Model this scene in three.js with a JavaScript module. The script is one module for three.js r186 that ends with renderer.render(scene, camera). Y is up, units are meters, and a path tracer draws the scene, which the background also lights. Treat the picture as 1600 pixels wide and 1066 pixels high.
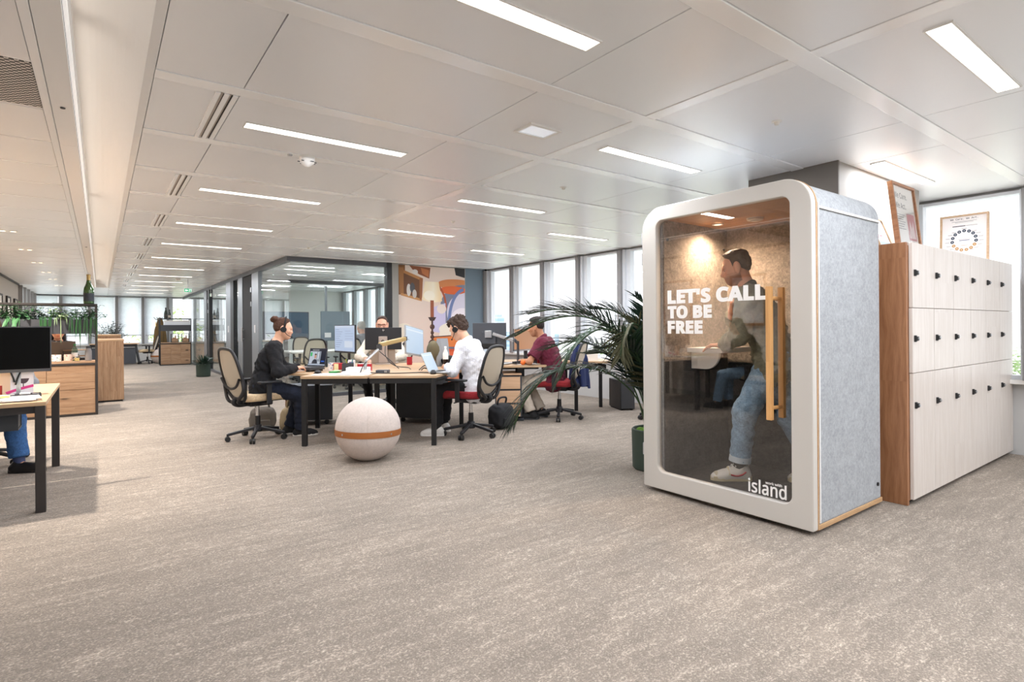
import * as THREE from 'three';
import { RoundedBoxGeometry } from 'three/addons/geometries/RoundedBoxGeometry.js';
import { TextGeometry } from 'three/addons/geometries/TextGeometry.js';
import { FontLoader } from 'three/addons/loaders/FontLoader.js';
import { mergeGeometries } from 'three/addons/utils/BufferGeometryUtils.js';
import { RectAreaLightUniformsLib } from 'three/addons/lights/RectAreaLightUniformsLib.js';
import { createNoise3D, createNoise2D } from 'simplex-noise';

// ---------------------------------------------------------------- camera, sky, exposure
const scene = new THREE.Scene();
const camera = new THREE.PerspectiveCamera(62.81, 1600 / 1066, 0.05, 500);
camera.rotation.order = 'YXZ';
camera.position.set(0, 1.22, 0);
camera.rotation.set(0, THREE.MathUtils.degToRad(-36.4), -0.0077);
camera.setViewOffset(1600, 1066, 0, 22, 1600, 1066);
camera.updateProjectionMatrix();
scene.add(camera);
const renderer = new THREE.WebGLRenderer({ antialias: true });
renderer.toneMapping = THREE.LinearToneMapping;
renderer.toneMappingExposure = 1.1;
renderer.shadowMap.enabled = true;
RectAreaLightUniformsLib.init();
const LAMP = 92, SKY = 1.35, COVE = 1.3;          // radiance of the ceiling lamps, of the sky, of the cove strip

function mulberry(a) { return () => { a = (a + 0x6d2b79f5) | 0; let t = Math.imul(a ^ (a >>> 15), 1 | a); t = (t + Math.imul(t ^ (t >>> 7), 61 | t)) ^ t; return ((t ^ (t >>> 14)) >>> 0) / 4294967296; }; }
const n3 = createNoise3D(mulberry(11)), n2 = createNoise2D(mulberry(12));
{ // bright overcast sky with soft cloud forms
  const w = 512, h = 256, d = new Float32Array(w * h * 4);
  for (let j = 0; j < h; j++) for (let i = 0; i < w; i++) {
    const up = ((j + 0.5) / h - 0.5) * Math.PI, a = (i + 0.5) / w * 2 * Math.PI, x = Math.cos(a) * Math.cos(up), z = Math.sin(a) * Math.cos(up), y = Math.sin(up);
    const k = 1 / (Math.max(y, 0) + 0.12), c = n3(x * k * 1.6, z * k * 1.6, 3) * 0.6 + n3(x * k * 4, z * k * 4, 9) * 0.28;
    const m = THREE.MathUtils.clamp(0.5 + 0.5 * c, 0, 1), o = (j * w + i) * 4;
    const bright = (0.86 + 0.14 * m) * (1 + 2 * Math.max(0, y)); // overcast: three times brighter overhead than at the horizon
    d[o] = SKY * bright * (0.96 + 0.03 * m); d[o + 1] = SKY * bright * (0.98 + 0.02 * m); d[o + 2] = SKY * bright * 1.03; d[o + 3] = 1;
  }
  const t = new THREE.DataTexture(d, w, h, THREE.RGBAFormat, THREE.FloatType);
  t.mapping = THREE.EquirectangularReflectionMapping; t.magFilter = THREE.LinearFilter; t.needsUpdate = true;
  scene.background = t;
}

// ---------------------------------------------------------------- small tools
const V = (x, y, z) => new THREE.Vector3(x, y, z);
const YAW = THREE.MathUtils.degToRad(36.4), CU = [Math.cos(YAW), Math.sin(YAW)];
// the desks stand turned 36 degrees to the room: (side, away) along that turned grid -> room x, z
const turned = (s, a) => [s * CU[0] + a * CU[1], s * CU[1] - a * CU[0]];
const TURN = -YAW;                                // rotation.y of a thing square with the turned grid
const facing = (dx, dz) => Math.atan2(dx, dz);    // rotation.y that points local +z along (dx, dz)
const facingT = (s, a) => { const [x, z] = turned(s, a); return Math.atan2(x, z); };
const used = new Map();
function numbered(n) { const k = used.get(n) ?? 0; used.set(n, k + 1); return k ? n + '_' + String(k).padStart(3, '0') : n; }
function prep(g) {
  g = g.index ? g.toNonIndexed() : g;
  if (!g.attributes.normal) g.computeVertexNormals();
  if (!g.attributes.uv) g.setAttribute('uv', new THREE.BufferAttribute(new Float32Array(g.attributes.position.count * 2), 2));
  for (const k of Object.keys(g.attributes)) if (!['position', 'normal', 'uv', 'color'].includes(k)) g.deleteAttribute(k);
  return g;
}
function uvBox(g, s = 1, rot = false, off = 0) {  // uv in metres (times s) from the dominant axis of each triangle
  const p = g.attributes.position, uv = new Float32Array(p.count * 2), a = V(), b = V(), c = V();
  for (let i = 0; i < p.count; i += 3) {
    a.fromBufferAttribute(p, i); b.fromBufferAttribute(p, i + 1); c.fromBufferAttribute(p, i + 2);
    const n = b.clone().sub(a).cross(c.clone().sub(a)), x = Math.abs(n.x), y = Math.abs(n.y), z = Math.abs(n.z);
    [a, b, c].forEach((q, k) => {
      let [u, v] = x > y && x > z ? [q.z, q.y] : y > z ? [q.x, q.z] : [q.x, q.y];
      if (rot) [u, v] = [v, u];
      uv[(i + k) * 2] = u * s + off; uv[(i + k) * 2 + 1] = v * s + off * 0.7;
    });
  }
  g.setAttribute('uv', new THREE.BufferAttribute(uv, 2));
  return g;
}
function merged(geos) { const l = [].concat(geos).map(prep); const col = l.some((g) => g.attributes.color); if (col) l.forEach((g) => { if (!g.attributes.color) g.setAttribute('color', new THREE.BufferAttribute(new Float32Array(g.attributes.position.count * 3).fill(1), 3)); }); return l.length > 1 ? mergeGeometries(l) : l[0]; }
function mesh(name, geos, mat, parent = scene, o = {}) {
  let g = merged(geos);
  if (o.uv) g = uvBox(g, o.uv, o.rot, o.off ?? 0);
  const m = new THREE.Mesh(g, mat);
  m.name = parent === scene ? numbered(name) : name;
  if (o.kind) m.userData.kind = o.kind;
  if (o.label) { m.userData.label = o.label; if (o.category) m.userData.category = o.category; if (o.group) m.userData.group = o.group; }
  parent.add(m);
  return m;
}
function thing(name, label, category, pos = [0, 0, 0], ry = 0, group) {
  const o = new THREE.Group(); o.name = numbered(name); scene.add(o);
  o.position.set(...pos); o.rotation.y = ry; o.userData = { label, category };
  if (group) o.userData.group = group;
  return o;
}
function struct(name) { const o = new THREE.Group(); o.name = numbered(name); o.userData = { kind: 'structure' }; scene.add(o); return o; }
function copyOf(t, label, pos, ry = 0, group) {
  const c = t.clone(); c.name = numbered(t.name.replace(/_\d{3}$/, '')); c.userData = { ...t.userData, label }; if (group) c.userData.group = group;
  c.position.set(...pos); c.rotation.y = ry; scene.add(c); return c;
}
const bx = (w, h, d, x = 0, y = 0, z = 0, r = 0, seg = 1) => (r > 0 ? new RoundedBoxGeometry(w, h, d, seg, Math.min(r, w * 0.49, h * 0.49, d * 0.49)) : new THREE.BoxGeometry(w, h, d)).translate(x, y, z);
const b2 = (x0, x1, y0, y1, z0, z1, r = 0) => bx(x1 - x0, y1 - y0, z1 - z0, (x0 + x1) / 2, (y0 + y1) / 2, (z0 + z1) / 2, r);
const cyl = (r1, r2, h, x = 0, y = 0, z = 0, s = 20, open = false) => new THREE.CylinderGeometry(r1, r2, h, s, 1, open).translate(x, y, z);
const ball = (r, x = 0, y = 0, z = 0, s = 16) => new THREE.SphereGeometry(r, s, Math.max(8, s * 0.6 | 0)).translate(x, y, z);
function rod(a, b, r1, r2 = r1, s = 10) {          // a round bar from a to b
  const A = V(...a), B = V(...b), d = B.clone().sub(A), g = new THREE.CylinderGeometry(r2, r1, d.length(), s);
  g.applyQuaternion(new THREE.Quaternion().setFromUnitVectors(V(0, 1, 0), d.normalize()));
  const m = A.add(B).multiplyScalar(0.5); return g.translate(m.x, m.y, m.z);
}
function bar(a, b, w, h, r = 0.004) {              // a square bar from a to b; h upwards
  const A = V(...a), B = V(...b), d = B.clone().sub(A), L = d.length(); d.normalize();
  let up = Math.abs(d.y) > 0.95 ? V(0, 0, 1) : V(0, 1, 0); const sx = up.clone().cross(d).normalize(); up = d.clone().cross(sx);
  const g = bx(w, h, L, 0, 0, 0, r), m = new THREE.Matrix4().makeBasis(sx, up, d); g.applyMatrix4(m);
  const c = A.add(B).multiplyScalar(0.5); return g.translate(c.x, c.y, c.z);
}
function tube(pts, r, seg = 32, rad = 8, closed = false) { return new THREE.TubeGeometry(new THREE.CatmullRomCurve3(pts.map((p) => V(...p)), closed), seg, r, rad, closed); }
function lathe(pts, s = 28) { return new THREE.LatheGeometry(pts.map(([r, y]) => new THREE.Vector2(r, y)), s); }
function shapeOf(pts) { const s = new THREE.Shape(); pts.forEach(([x, y], i) => (i ? s.lineTo(x, y) : s.moveTo(x, y))); s.closePath(); return s; }
function roundRect(w, h, r, x = 0, y = 0, P = THREE.Shape) {
  const s = new P(), R = [].concat(r), [tl, tr, br, bl] = R.length === 4 ? R : [R[0], R[0], R[0], R[0]], l = x - w / 2, t = y + h / 2, q = x + w / 2, b = y - h / 2;
  s.moveTo(l + bl, b); s.lineTo(q - br, b); if (br) s.absarc(q - br, b + br, br, -Math.PI / 2, 0, false); s.lineTo(q, t - tr); if (tr) s.absarc(q - tr, t - tr, tr, 0, Math.PI / 2, false);
  s.lineTo(l + tl, t); if (tl) s.absarc(l + tl, t - tl, tl, Math.PI / 2, Math.PI, false); s.lineTo(l, b + bl); if (bl) s.absarc(l + bl, b + bl, bl, Math.PI, Math.PI * 1.5, false);
  return s;
}
const extrude = (s, depth, bevel = 0, seg = 12) => new THREE.ExtrudeGeometry(s, { depth, bevelEnabled: bevel > 0, bevelSize: bevel, bevelThickness: bevel, bevelOffset: -bevel, bevelSegments: 2, curveSegments: seg });
// a slab cut from a plan outline of (x, z) pairs, its top at y
function slab(pts, y, t, bev = 0.002) { const g = extrude(shapeOf(pts.map(([x, z]) => [x, -z])), t - 2 * bev, bev); g.rotateX(-Math.PI / 2); return g.translate(0, y - t + bev, 0); }

// ---------------------------------------------------------------- textures
function dataTex(w, h, f, srgb = true, rep = true) {
  const d = new Uint8Array(w * h * 4);
  for (let j = 0; j < h; j++) for (let i = 0; i < w; i++) { const c = f(i, j), o = (j * w + i) * 4; for (let k = 0; k < 3; k++) d[o + k] = Math.max(0, Math.min(255, c[k])); d[o + 3] = 255; }
  const t = new THREE.DataTexture(d, w, h); t.magFilter = THREE.LinearFilter; if (srgb) t.colorSpace = THREE.SRGBColorSpace;
  if (rep) t.wrapS = t.wrapT = THREE.RepeatWrapping; t.needsUpdate = true; return t;
}
function canvasTex(w, h, draw) { const c = document.createElement('canvas'); c.width = w; c.height = h; draw(c.getContext('2d'), w, h); const t = new THREE.CanvasTexture(c); t.colorSpace = THREE.SRGBColorSpace; return t; }
function tileNoise(seed) { // value noise over the unit square, fx by fy cells, that repeats
  const P = 1024, r = mulberry(seed), g = new Float32Array(P * P); for (let i = 0; i < g.length; i++) g[i] = r();
  return (u, v, fx, fy) => { const x = u * fx, y = v * fy, xi = Math.floor(x), yi = Math.floor(y); let p = x - xi, q = y - yi; p = p * p * (3 - 2 * p); q = q * q * (3 - 2 * q); const a = xi % fx, b = (a + 1) % fx, c = (yi % fy) * P, e = ((yi + 1) % fy) * P; return (g[c + a] * (1 - p) + g[c + b] * p) * (1 - q) + (g[e + a] * (1 - p) + g[e + b] * p) * q; };
}
const mixc = (a, b, t) => a.map((x, i) => x + (b[i] - x) * t);
// wood with the grain along u; knots drawn as rings
function woodTex(seed, light, dark, { w = 512, h = 512, knots = 0, streak = 1, planks = 0, crack = 0 } = {}) {
  const r = mulberry(seed), K = []; for (let i = 0; i < knots; i++) K.push([r() * w, r() * h, 5 + r() * 9]);
  return dataTex(w, h, (i, j) => {
    const pl = planks ? Math.floor(j / h * planks) : 0, sx = i + pl * 377;
    let warp = n2(sx * 0.004 + seed, j * 0.012 + pl * 7) * 7, kn = 0;
    for (const [kx, ky, kr] of K) { const dx = (i - kx) * 0.45, dy = j - ky, q = Math.hypot(dx, dy); if (q < kr * 5) { warp += Math.sign(dy || 1) * kr * 1.1 * Math.exp(-(q * q) / (kr * kr * 5)); kn = Math.max(kn, Math.exp(-(q * q) / (kr * kr * 0.5))); } }
    const y = j + warp;
    let t = 0.5 + 0.28 * n2(sx * 0.0025, y * 0.045 + seed * 3) + 0.16 * n2(sx * 0.01, y * 0.16) * streak + 0.1 * n2(sx * 0.03, y * 0.6) * streak;
    if (planks) t += 0.25 * (((pl * 0.618) % 1) - 0.5);
    let c = mixc(dark, light, THREE.MathUtils.clamp(t, 0, 1));
    if (kn > 0.02) c = mixc(c, dark.map((x) => x * 0.42), Math.min(1, kn * 1.1));
    if (crack) { const q = Math.abs(n2(sx * 0.006 + 40, y * 0.03 + 8)); if (q < 0.05 && n2(sx * 0.004, y * 0.02 + 50) > 0.25) c = mixc(c, dark.map((x) => x * 0.5), crack * (1 - q / 0.05)); }
    if (planks && (j % (h / planks)) < 1.5) c = c.map((x) => x * 0.72);
    return c;
  });
}
const M = {};
const std = (o) => new THREE.MeshStandardMaterial(o), phy = (o) => new THREE.MeshPhysicalMaterial(o);
const lin = (r, g, b) => new THREE.Color().setRGB(r, g, b);
const plain = (hex, rough = 0.6, o = {}) => std({ color: hex, roughness: rough, ...o });
{
  // carpet: streaks along the room's x, pale flecks, loop pile
  const N = 2048, a = tileNoise(1), b = tileNoise(2), c = tileNoise(3), f = tileNoise(4), g = tileNoise(5);
  const h = new Float32Array(N * N);
  M.carpet = std({
    roughness: 1, map: dataTex(N, N, (i, j) => {
      const u = i / N, v = j / N;
      const st = b(u, v, 14, 96) * 0.6 + b(u, v, 26, 190) * 0.4, patch = g(u, v, 7, 16), pile = f(u, v, 640, 760), pi2 = a(u, v, 512, 512);
      const cl = c(u, v, 46, 120) * 0.6 + c(u, v, 90, 260) * 0.4, fleckN = a(u, v, 190, 600) * 0.5 + f(u, v, 330, 900) * 0.5;
      const fl = THREE.MathUtils.smoothstep(cl + 0.3 * (st - 0.5) + 0.3 * (patch - 0.5), 0.54, 0.76) * THREE.MathUtils.smoothstep(fleckN, 0.5, 0.66);
      const gap = THREE.MathUtils.smoothstep(pile * 0.6 + pi2 * 0.4, 0.36, 0.24);
      let k = 0.82 + 0.10 * (st - 0.5) + 0.05 * (patch - 0.5) + 0.46 * (pile - 0.5) + 0.26 * (pi2 - 0.5);
      k = k * (1 - 0.24 * gap) + 0.12 * fl;
      h[j * N + i] = pile * 0.7 + pi2 * 0.3 - gap * 0.4;
      return [211 * k, 195 * k, 178 * k];
    }),
  });
  M.carpet.bumpMap = dataTex(N / 2, N / 2, (i, j) => { const q = (h[j * 2 * N + i * 2] * 0.8 + 0.2) * 255; return [q, q, q]; }, false);
  M.carpet.bumpScale = 0.004;
}
M.oak = std({ map: woodTex(21, [202, 172, 138], [180, 146, 110], {}), roughness: 0.45 });
M.oakEdge = std({ map: woodTex(22, [204, 168, 126], [178, 138, 98], {}), roughness: 0.5 });
M.pine = [31, 32, 33].map((s) => std({ map: woodTex(s, [184, 151, 119], [140, 105, 76], { knots: 4, crack: 0.22, w: 512, h: 512 }), roughness: 0.55 }));
M.walnut = std({ map: woodTex(41, [176, 126, 88], [134, 88, 57], {}), roughness: 0.4 });
M.ash = [51, 52, 53].map((s) => std({ map: woodTex(s, [222, 214, 207], [203, 192, 182], {}), roughness: 0.33 }));
M.beech = std({ map: woodTex(61, [226, 176, 116], [200, 146, 88], {}), roughness: 0.4 });
M.boothWood = std({ map: woodTex(62, [190, 140, 92], [160, 112, 70], {}), roughness: 0.55 });
M.drawerWood = std({ map: woodTex(63, [222, 184, 150], [200, 160, 124], {}), roughness: 0.5 });
M.black = plain(0x1b1b1c, 0.45); M.blackPlastic = plain(0x232326, 0.5); M.matBlack = plain(0x141415, 0.75);
M.charcoal = plain(0x3a3b3e, 0.55); M.slate = plain(0x44474d, 0.6); M.frameBrown = plain(0x2d2724, 0.5);
M.white = plain(0xf0eeea, 0.5); M.offWhite = plain(0xe6e1d8, 0.5); M.paper = plain(0xf4f2ee, 0.9); M.paperGrey = plain(0xdfe0e2, 0.9);
M.silver = std({ color: 0xc9cbce, roughness: 0.28, metalness: 0.85 }); M.alu = std({ color: 0xb9bbbe, roughness: 0.42, metalness: 0.6 }); M.chrome = std({ color: 0xe4e6ea, roughness: 0.12, metalness: 1 });
M.brass = std({ color: 0xb79a62, roughness: 0.35, metalness: 0.7 });
M.ceil = phy({ color: 0xf3f4f6, roughness: 0.3, ior: 2.0 });
M.matteWhite = plain(0xf3f1ef, 0.9); M.ceilBack = plain(0x8a8886, 0.9); M.band = phy({ color: 0xffffff, roughness: 0.22, ior: 2.2 });
M.wallWhite = plain(0xe9e7e3, 0.8); M.wallGrey = plain(0xb9b8b6, 0.8); M.wallWarm = plain(0x938f88, 0.75); M.wallLeft = plain(0xc9c3bc, 0.8); M.blueGrey = plain(0x6f7f8c, 0.6); M.colGrey = plain(0x9b9993, 0.6);
M.glass = phy({ color: 0xffffff, transmission: 1, thickness: 0, roughness: 0, ior: 1.5 });
M.greenGlass = phy({ color: lin(0.95, 0.982, 0.98), transmission: 1, thickness: 0, roughness: 0, ior: 1.5 });
M.boothGlass = phy({ color: lin(0.92, 0.91, 0.9), transmission: 1, thickness: 0, roughness: 0, ior: 1.62 });
M.mullion = plain(0x8d8b8b, 0.45); M.mullionLight = plain(0xdfe3e8, 0.4); M.darkMetal = std({ color: 0x55565a, roughness: 0.4, metalness: 0.4 }); M.postMetal = std({ color: 0x8e9296, roughness: 0.35, metalness: 0.55 });
M.slotGlow = std({ color: 0xffffff, emissive: 0xffffff, emissiveIntensity: 0.35, roughness: 0.6 }); M.glow = std({ color: 0xffffff, emissive: 0xfffaf0, emissiveIntensity: 4.0, roughness: 0.6 });
M.glowWarm = std({ color: 0xffffff, emissive: 0xffe3bd, emissiveIntensity: 4.0, roughness: 0.6 });
M.skin = (hex) => std({ color: hex, roughness: 0.55, vertexColors: true });
M.red = plain(0xb3202c, 0.55); M.teal = plain(0x2f7f86, 0.5); M.yellow = plain(0xf0c33a, 0.6); M.green = plain(0x3f9a55, 0.6); M.potGreen = plain(0x3c4a40, 0.7); M.soil = plain(0x3a2c20, 1);
function feltTex(seed, base, amp) { const a = tileNoise(seed); return dataTex(512, 512, (i, j) => { const u = i / 512, v = j / 512, k = 1 + amp * ((a(u, v, 190, 190) - 0.5) * 0.9 + (a(u, v, 61, 61) - 0.5) * 0.8 + (a(u, v, 17, 17) - 0.5) * 0.5); return base.map((x) => x * k); }); }
M.felt = std({ map: feltTex(71, [160, 163, 166], 0.12), roughness: 1 });
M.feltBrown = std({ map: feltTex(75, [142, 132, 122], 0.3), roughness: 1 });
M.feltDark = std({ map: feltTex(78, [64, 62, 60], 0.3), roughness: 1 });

// ---------------------------------------------------------------- the setting
const HC = 2.47, XL = -1.75, XR = 6.82, ZF = -25.2, ZB = 4.5;     // ceiling height, left wall, window wall, far wall, wall behind
{ const f = mesh('floor', b2(XL - 0.3, XR + 0.3, -0.12, 0, ZF - 0.3, ZB + 0.3), M.carpet, scene, { kind: 'structure', uv: 1 / 3.2 }); f.receiveShadow = true; }
const ceiling = struct('ceiling');
{
  const slab_ = [b2(XL - 0.3, -0.11, 2.53, 2.85, ZF - 0.3, ZB + 0.3), b2(0.19, XR + 0.3, 2.53, 2.85, ZF - 0.3, ZB + 0.3), b2(-0.11, 0.19, 2.7, 2.85, ZF - 0.3, ZB + 0.3), b2(-0.11, 0.19, 2.5, 2.7, ZF - 0.3, -20.4)];
  mesh('ceiling_slab', slab_, M.ceilBack, ceiling);
  const g = 0.0025, T = 0.02;
  const panel = (x0, x1, z0, z1, m = M.ceil) => mesh('ceiling_panel', b2(x0 + g, x1 - g, HC, HC + T, z0 + g, z1 - g, 0.002), m, ceiling);
  const zs = []; for (let k = 3; k > -25; k--) zs.push(-1.29 + 0.96 * k);   // centres of the strips that run along x, nearest first
  const hw = 0.05, cols = [[0.22, 0.61], [0.61, 1.88], [1.88, 2.62], [2.71, 4.0], [4.0, 4.755], [4.755, XR]];
  for (let i = 0; i < zs.length; i++) {
    const z = zs[i], nz = zs[i + 1] ?? ZF - 0.05;
    mesh('ceiling_strip', b2(0.22, XR, HC - 0.006, HC + 0.014, z - hw, z + hw, 0.004), M.band, ceiling);
    cols.forEach(([a, b]) => panel(a, b, Math.max(nz + hw, ZF), z - hw));
  }
  cols.forEach(([a, b]) => panel(a, b, zs[0] + hw, ZB));
  for (let z = ZB; z > ZF; z -= 1.92 * 2) mesh('ceiling_strip', b2(2.62, 2.71, HC - 0.004, HC + 0.013, Math.max(z - 3.84, ZF), z, 0.004), M.band, ceiling);
  // left zone: panels 0.69 wide
  M.grille = std({ color: 0xffffff, roughness: 0.5, map: dataTex(64, 64, (i, j) => { const q = Math.hypot(i - 32, j - 32) < 20 || Math.hypot(Math.min(i, 64 - i), Math.min(j, 64 - j)) < 20; return q ? [70, 66, 62] : [228, 222, 216]; }) });
  for (let k = -11; k < 32; k++) {
    const z0 = -3.41 - 0.69 * (k + 1) + 0.012, z1 = -3.41 - 0.69 * k - 0.012;
    if (z1 < ZF || z0 > ZB) continue;
    if (k === 0) { const m = panel(XL, -0.25, z0, z1, M.grille); m.geometry = uvBox(m.geometry, 28); m.name = 'perforated_panel'; }
    else panel(XL, -0.25, Math.max(z0, ZF), Math.min(z1, ZB));
    if (z0 > ZF) mesh('ceiling_strip', b2(XL, -0.25, HC + 0.002, HC + 0.018, z0 - 0.024, z0, 0.001), M.band, ceiling);
  }
  // the long trough: flat margin on its left, cove with a light slot, margin on its right
  mesh('trough_margin', b2(-0.2495, -0.212, HC - 0.008, HC + 0.02, -20.4, ZB, 0.003), M.ceil, ceiling);
  for (let z = ZB, i = 0; z > -20.3; z -= 3.1, i++) {
    mesh('trough_board', b2(-0.21, -0.112, HC - 0.004, HC + 0.02, Math.max(z - 3.098, -20.4), z, 0.003), M.matteWhite, ceiling);
    mesh('trough_board', b2(0.178, 0.219, HC - 0.006, HC + 0.02, Math.max(z - 3.098, -20.4), z, 0.003), M.matteWhite, ceiling);
  }
  const prof = new THREE.Shape(); prof.moveTo(0.19, HC); prof.lineTo(0.178, HC); prof.bezierCurveTo(0.15, HC + 0.07, 0.06, HC + 0.13, -0.085, HC + 0.13); prof.lineTo(-0.085, HC + 0.03); prof.lineTo(-0.112, HC + 0.03); prof.lineTo(-0.112, HC + 0.16); prof.lineTo(0.19, HC + 0.16); prof.closePath();
  const vault = extrude(prof, 20.4 + ZB, 0, 16); vault.translate(0, 0, -20.4); mesh('trough_vault', vault, M.matteWhite, ceiling);
  panel(XL, -0.245, ZF, -25.0); for (const [a, b] of [[-22.3, -20.42], [-24.2, -22.3], [ZF, -24.2]]) panel(-0.245, 0.22, a, b);
  mesh('trough_end', b2(-0.112, 0.19, HC, HC + 0.2, -20.44, -20.39), M.matteWhite, ceiling);
  for (const z of [-4, -10.5, -16.8]) mesh('sensor_dot', cyl(0.012, 0.012, 0.006, -0.16, HC - 0.006, z, 12), M.charcoal, ceiling);
}
// walls
function wall(name, geos, m = M.wallWhite) { return mesh(name, geos, m, scene, { kind: 'structure' }); }
wall('wall_left', [b2(XL - 0.2, XL, 0, 2.53, -19.8, ZB)], M.wallLeft);
wall('wall_behind', [b2(XL - 0.2, XR + 0.2, 0, 0.66, ZB + 0.02, ZB + 0.25), b2(XL - 0.2, XR + 0.2, 2.44, 2.53, ZB + 0.02, ZB + 0.25)]);
mesh('trim_1', b2(XL, XL + 0.03, 2.43, HC, -19.8, ZB), M.frameBrown, scene, { kind: 'structure' });
mesh('baseboard_left', b2(XL, XL + 0.015, 0, 0.08, -19.8, ZB), M.colGrey, scene, { kind: 'structure' });
wall('wall_left_far', [b2(XL - 0.2, XL, 0, 0.66, ZF, -19.8), b2(XL - 0.2, XL, 2.4, 2.53, ZF, -19.8)], M.wallWhite);
wall('wall_right', [b2(XR + 0.02, XR + 0.25, 0, 0.66, ZF, ZB), b2(XR + 0.02, XR + 0.25, 2.44, 2.53, ZF, ZB)], M.wallGrey);
wall('wall_far', [b2(XL - 0.2, XR + 0.2, 0, 0.66, ZF - 0.25, ZF - 0.02), b2(XL - 0.2, XR + 0.2, 2.42, 2.53, ZF - 0.25, ZF - 0.02)], M.wallWhite);
mesh('trim_2', b2(XR - 0.09, XR + 0.12, 0.66, 0.7, ZF, ZB, 0.005), M.white, scene, { kind: 'structure' });
mesh('trim_3', b2(XL, XR - 0.1, 0.66, 0.7, ZF - 0.12, ZF + 0.09, 0.005), M.white, scene, { kind: 'structure' });
// windows of the right wall, one bay every 0.97 m
let winN = 0;
function windowBay(along, at, pitch, dir) {       // dir 'x': in the wall x = XR, bay from z = at towards -z; dir 'z': in the far wall, bay from x = at
  const w = struct('window_' + ++winN), x0 = 0.17, x1 = pitch - 0.06;
  const put = (n, gs, m) => { const o = mesh(n, gs, m, w); return o; };
  // built along local +x, inside is local +z
  put('mullion', [bx(0.075, 1.74, 0.17, 0.0, 1.57, 0.03, 0.004)], M.mullion);
  put('track', [bx(0.05, 1.74, 0.1, 0.063, 1.57, 0.02, 0.004), bx(0.03, 1.74, 0.06, 0.103, 1.57, 0.0), bx(0.052, 1.74, 0.1, 0.144, 1.57, -0.02, 0.004)], M.mullionLight);
  put('track', [bx(0.022, 1.74, 0.1, pitch - 0.05, 1.57, 0.0)], M.mullionLight);
  put('frame', [bx(x1 - x0, 0.04, 0.1, (x0 + x1) / 2, 0.72, -0.03), bx(x1 - x0, 0.03, 0.1, (x0 + x1) / 2, 2.425, -0.03)], M.mullionLight);
  put('pane', bx(x1 - x0, 1.68, 0.006, (x0 + x1) / 2, 1.57, -0.05), M.glass);
  if (dir === 'x') { w.position.set(XR - 0.02, 0, at); w.rotation.y = -Math.PI / 2; } else if (dir === 'l') { w.position.set(XL - 0.03, 0, at); w.rotation.y = Math.PI / 2; } else if (dir === 'b') { w.position.set(at, 0, ZB + 0.02); w.rotation.y = Math.PI; } else w.position.set(at, 0, ZF + 0.02);
  return w;
}
// local +x must run along the wall: on the right wall that is +z, so bays start at their far end
for (let k = -16; k < 14; k++) windowBay('z', -9.12 + 0.979 * k, 0.979, 'x');
const farPitch = 0.8, farX = []; for (let k = 0; k < 11; k++) { farX.push(-1.9 + farPitch * k); windowBay('x', -1.9 + farPitch * k, farPitch, 'z'); }
for (let k = 0; k < 9; k++) windowBay('x', -0.8 + 0.95 * k, 0.95, 'b');
for (let k = 0; k < 5; k++) windowBay('z', -19.85 - k * 1.0, 1.0, 'l');
// roller blinds on the far windows
M.blind = phy({ color: 0xffffff, roughness: 0.93, transmission: 0.94, thickness: 0, map: feltTex(91, [244, 247, 250], 0.05) });
['first', 'second', 'third', 'fourth', 'fifth'].forEach((w, k) => {
  const t = thing('roller_blind', `pale grey roller blind drawn low on the far wall, ${w} window bay from the left`, 'blind', [farX[k] + farPitch / 2, 0, ZF + 0.13], 0, 'roller blinds on the far windows');
  mesh('fabric', bx(farPitch - 0.15, 1.41, 0.003, 0, 1.73, 0), M.blind, t, { uv: 1 });
  mesh('roller', rod([-(farPitch - 0.15) / 2, 2.43, 0], [(farPitch - 0.15) / 2, 2.43, 0], 0.022, 0.022, 12), M.alu, t);
  mesh('bottom_bar', bx(farPitch - 0.15, 0.03, 0.014, 0, 1.02, 0, 0.004), M.alu, t);
});
// pillar behind the phone booth, pillar by the mural, mural wall
wall('pillar_1', b2(4.54, 6.2, 0, HC, -2.66, -1.95), M.wallWarm);
wall('pillar_shaded_side', b2(4.52, 4.54, 0, HC, -2.67, -1.94), plain(0x6e675f, 0.7));  // added face panel: taupe of this side with its shade in the colour
wall('pillar_2', b2(6.24, 6.74, 0, HC, -10.6, -10.12), M.blueGrey);
mesh('trim_4', b2(6.735, 6.76, 0, HC, -10.62, -10.08), M.slate, scene, { kind: 'structure' });
wall('wall_corridor', b2(4.5, 6.24, 0, HC, -10.3, -10.12), M.colGrey);
wall('pillar_3', b2(4.5, 4.63, 0, HC, -10.34, -9.95), M.colGrey);
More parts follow.
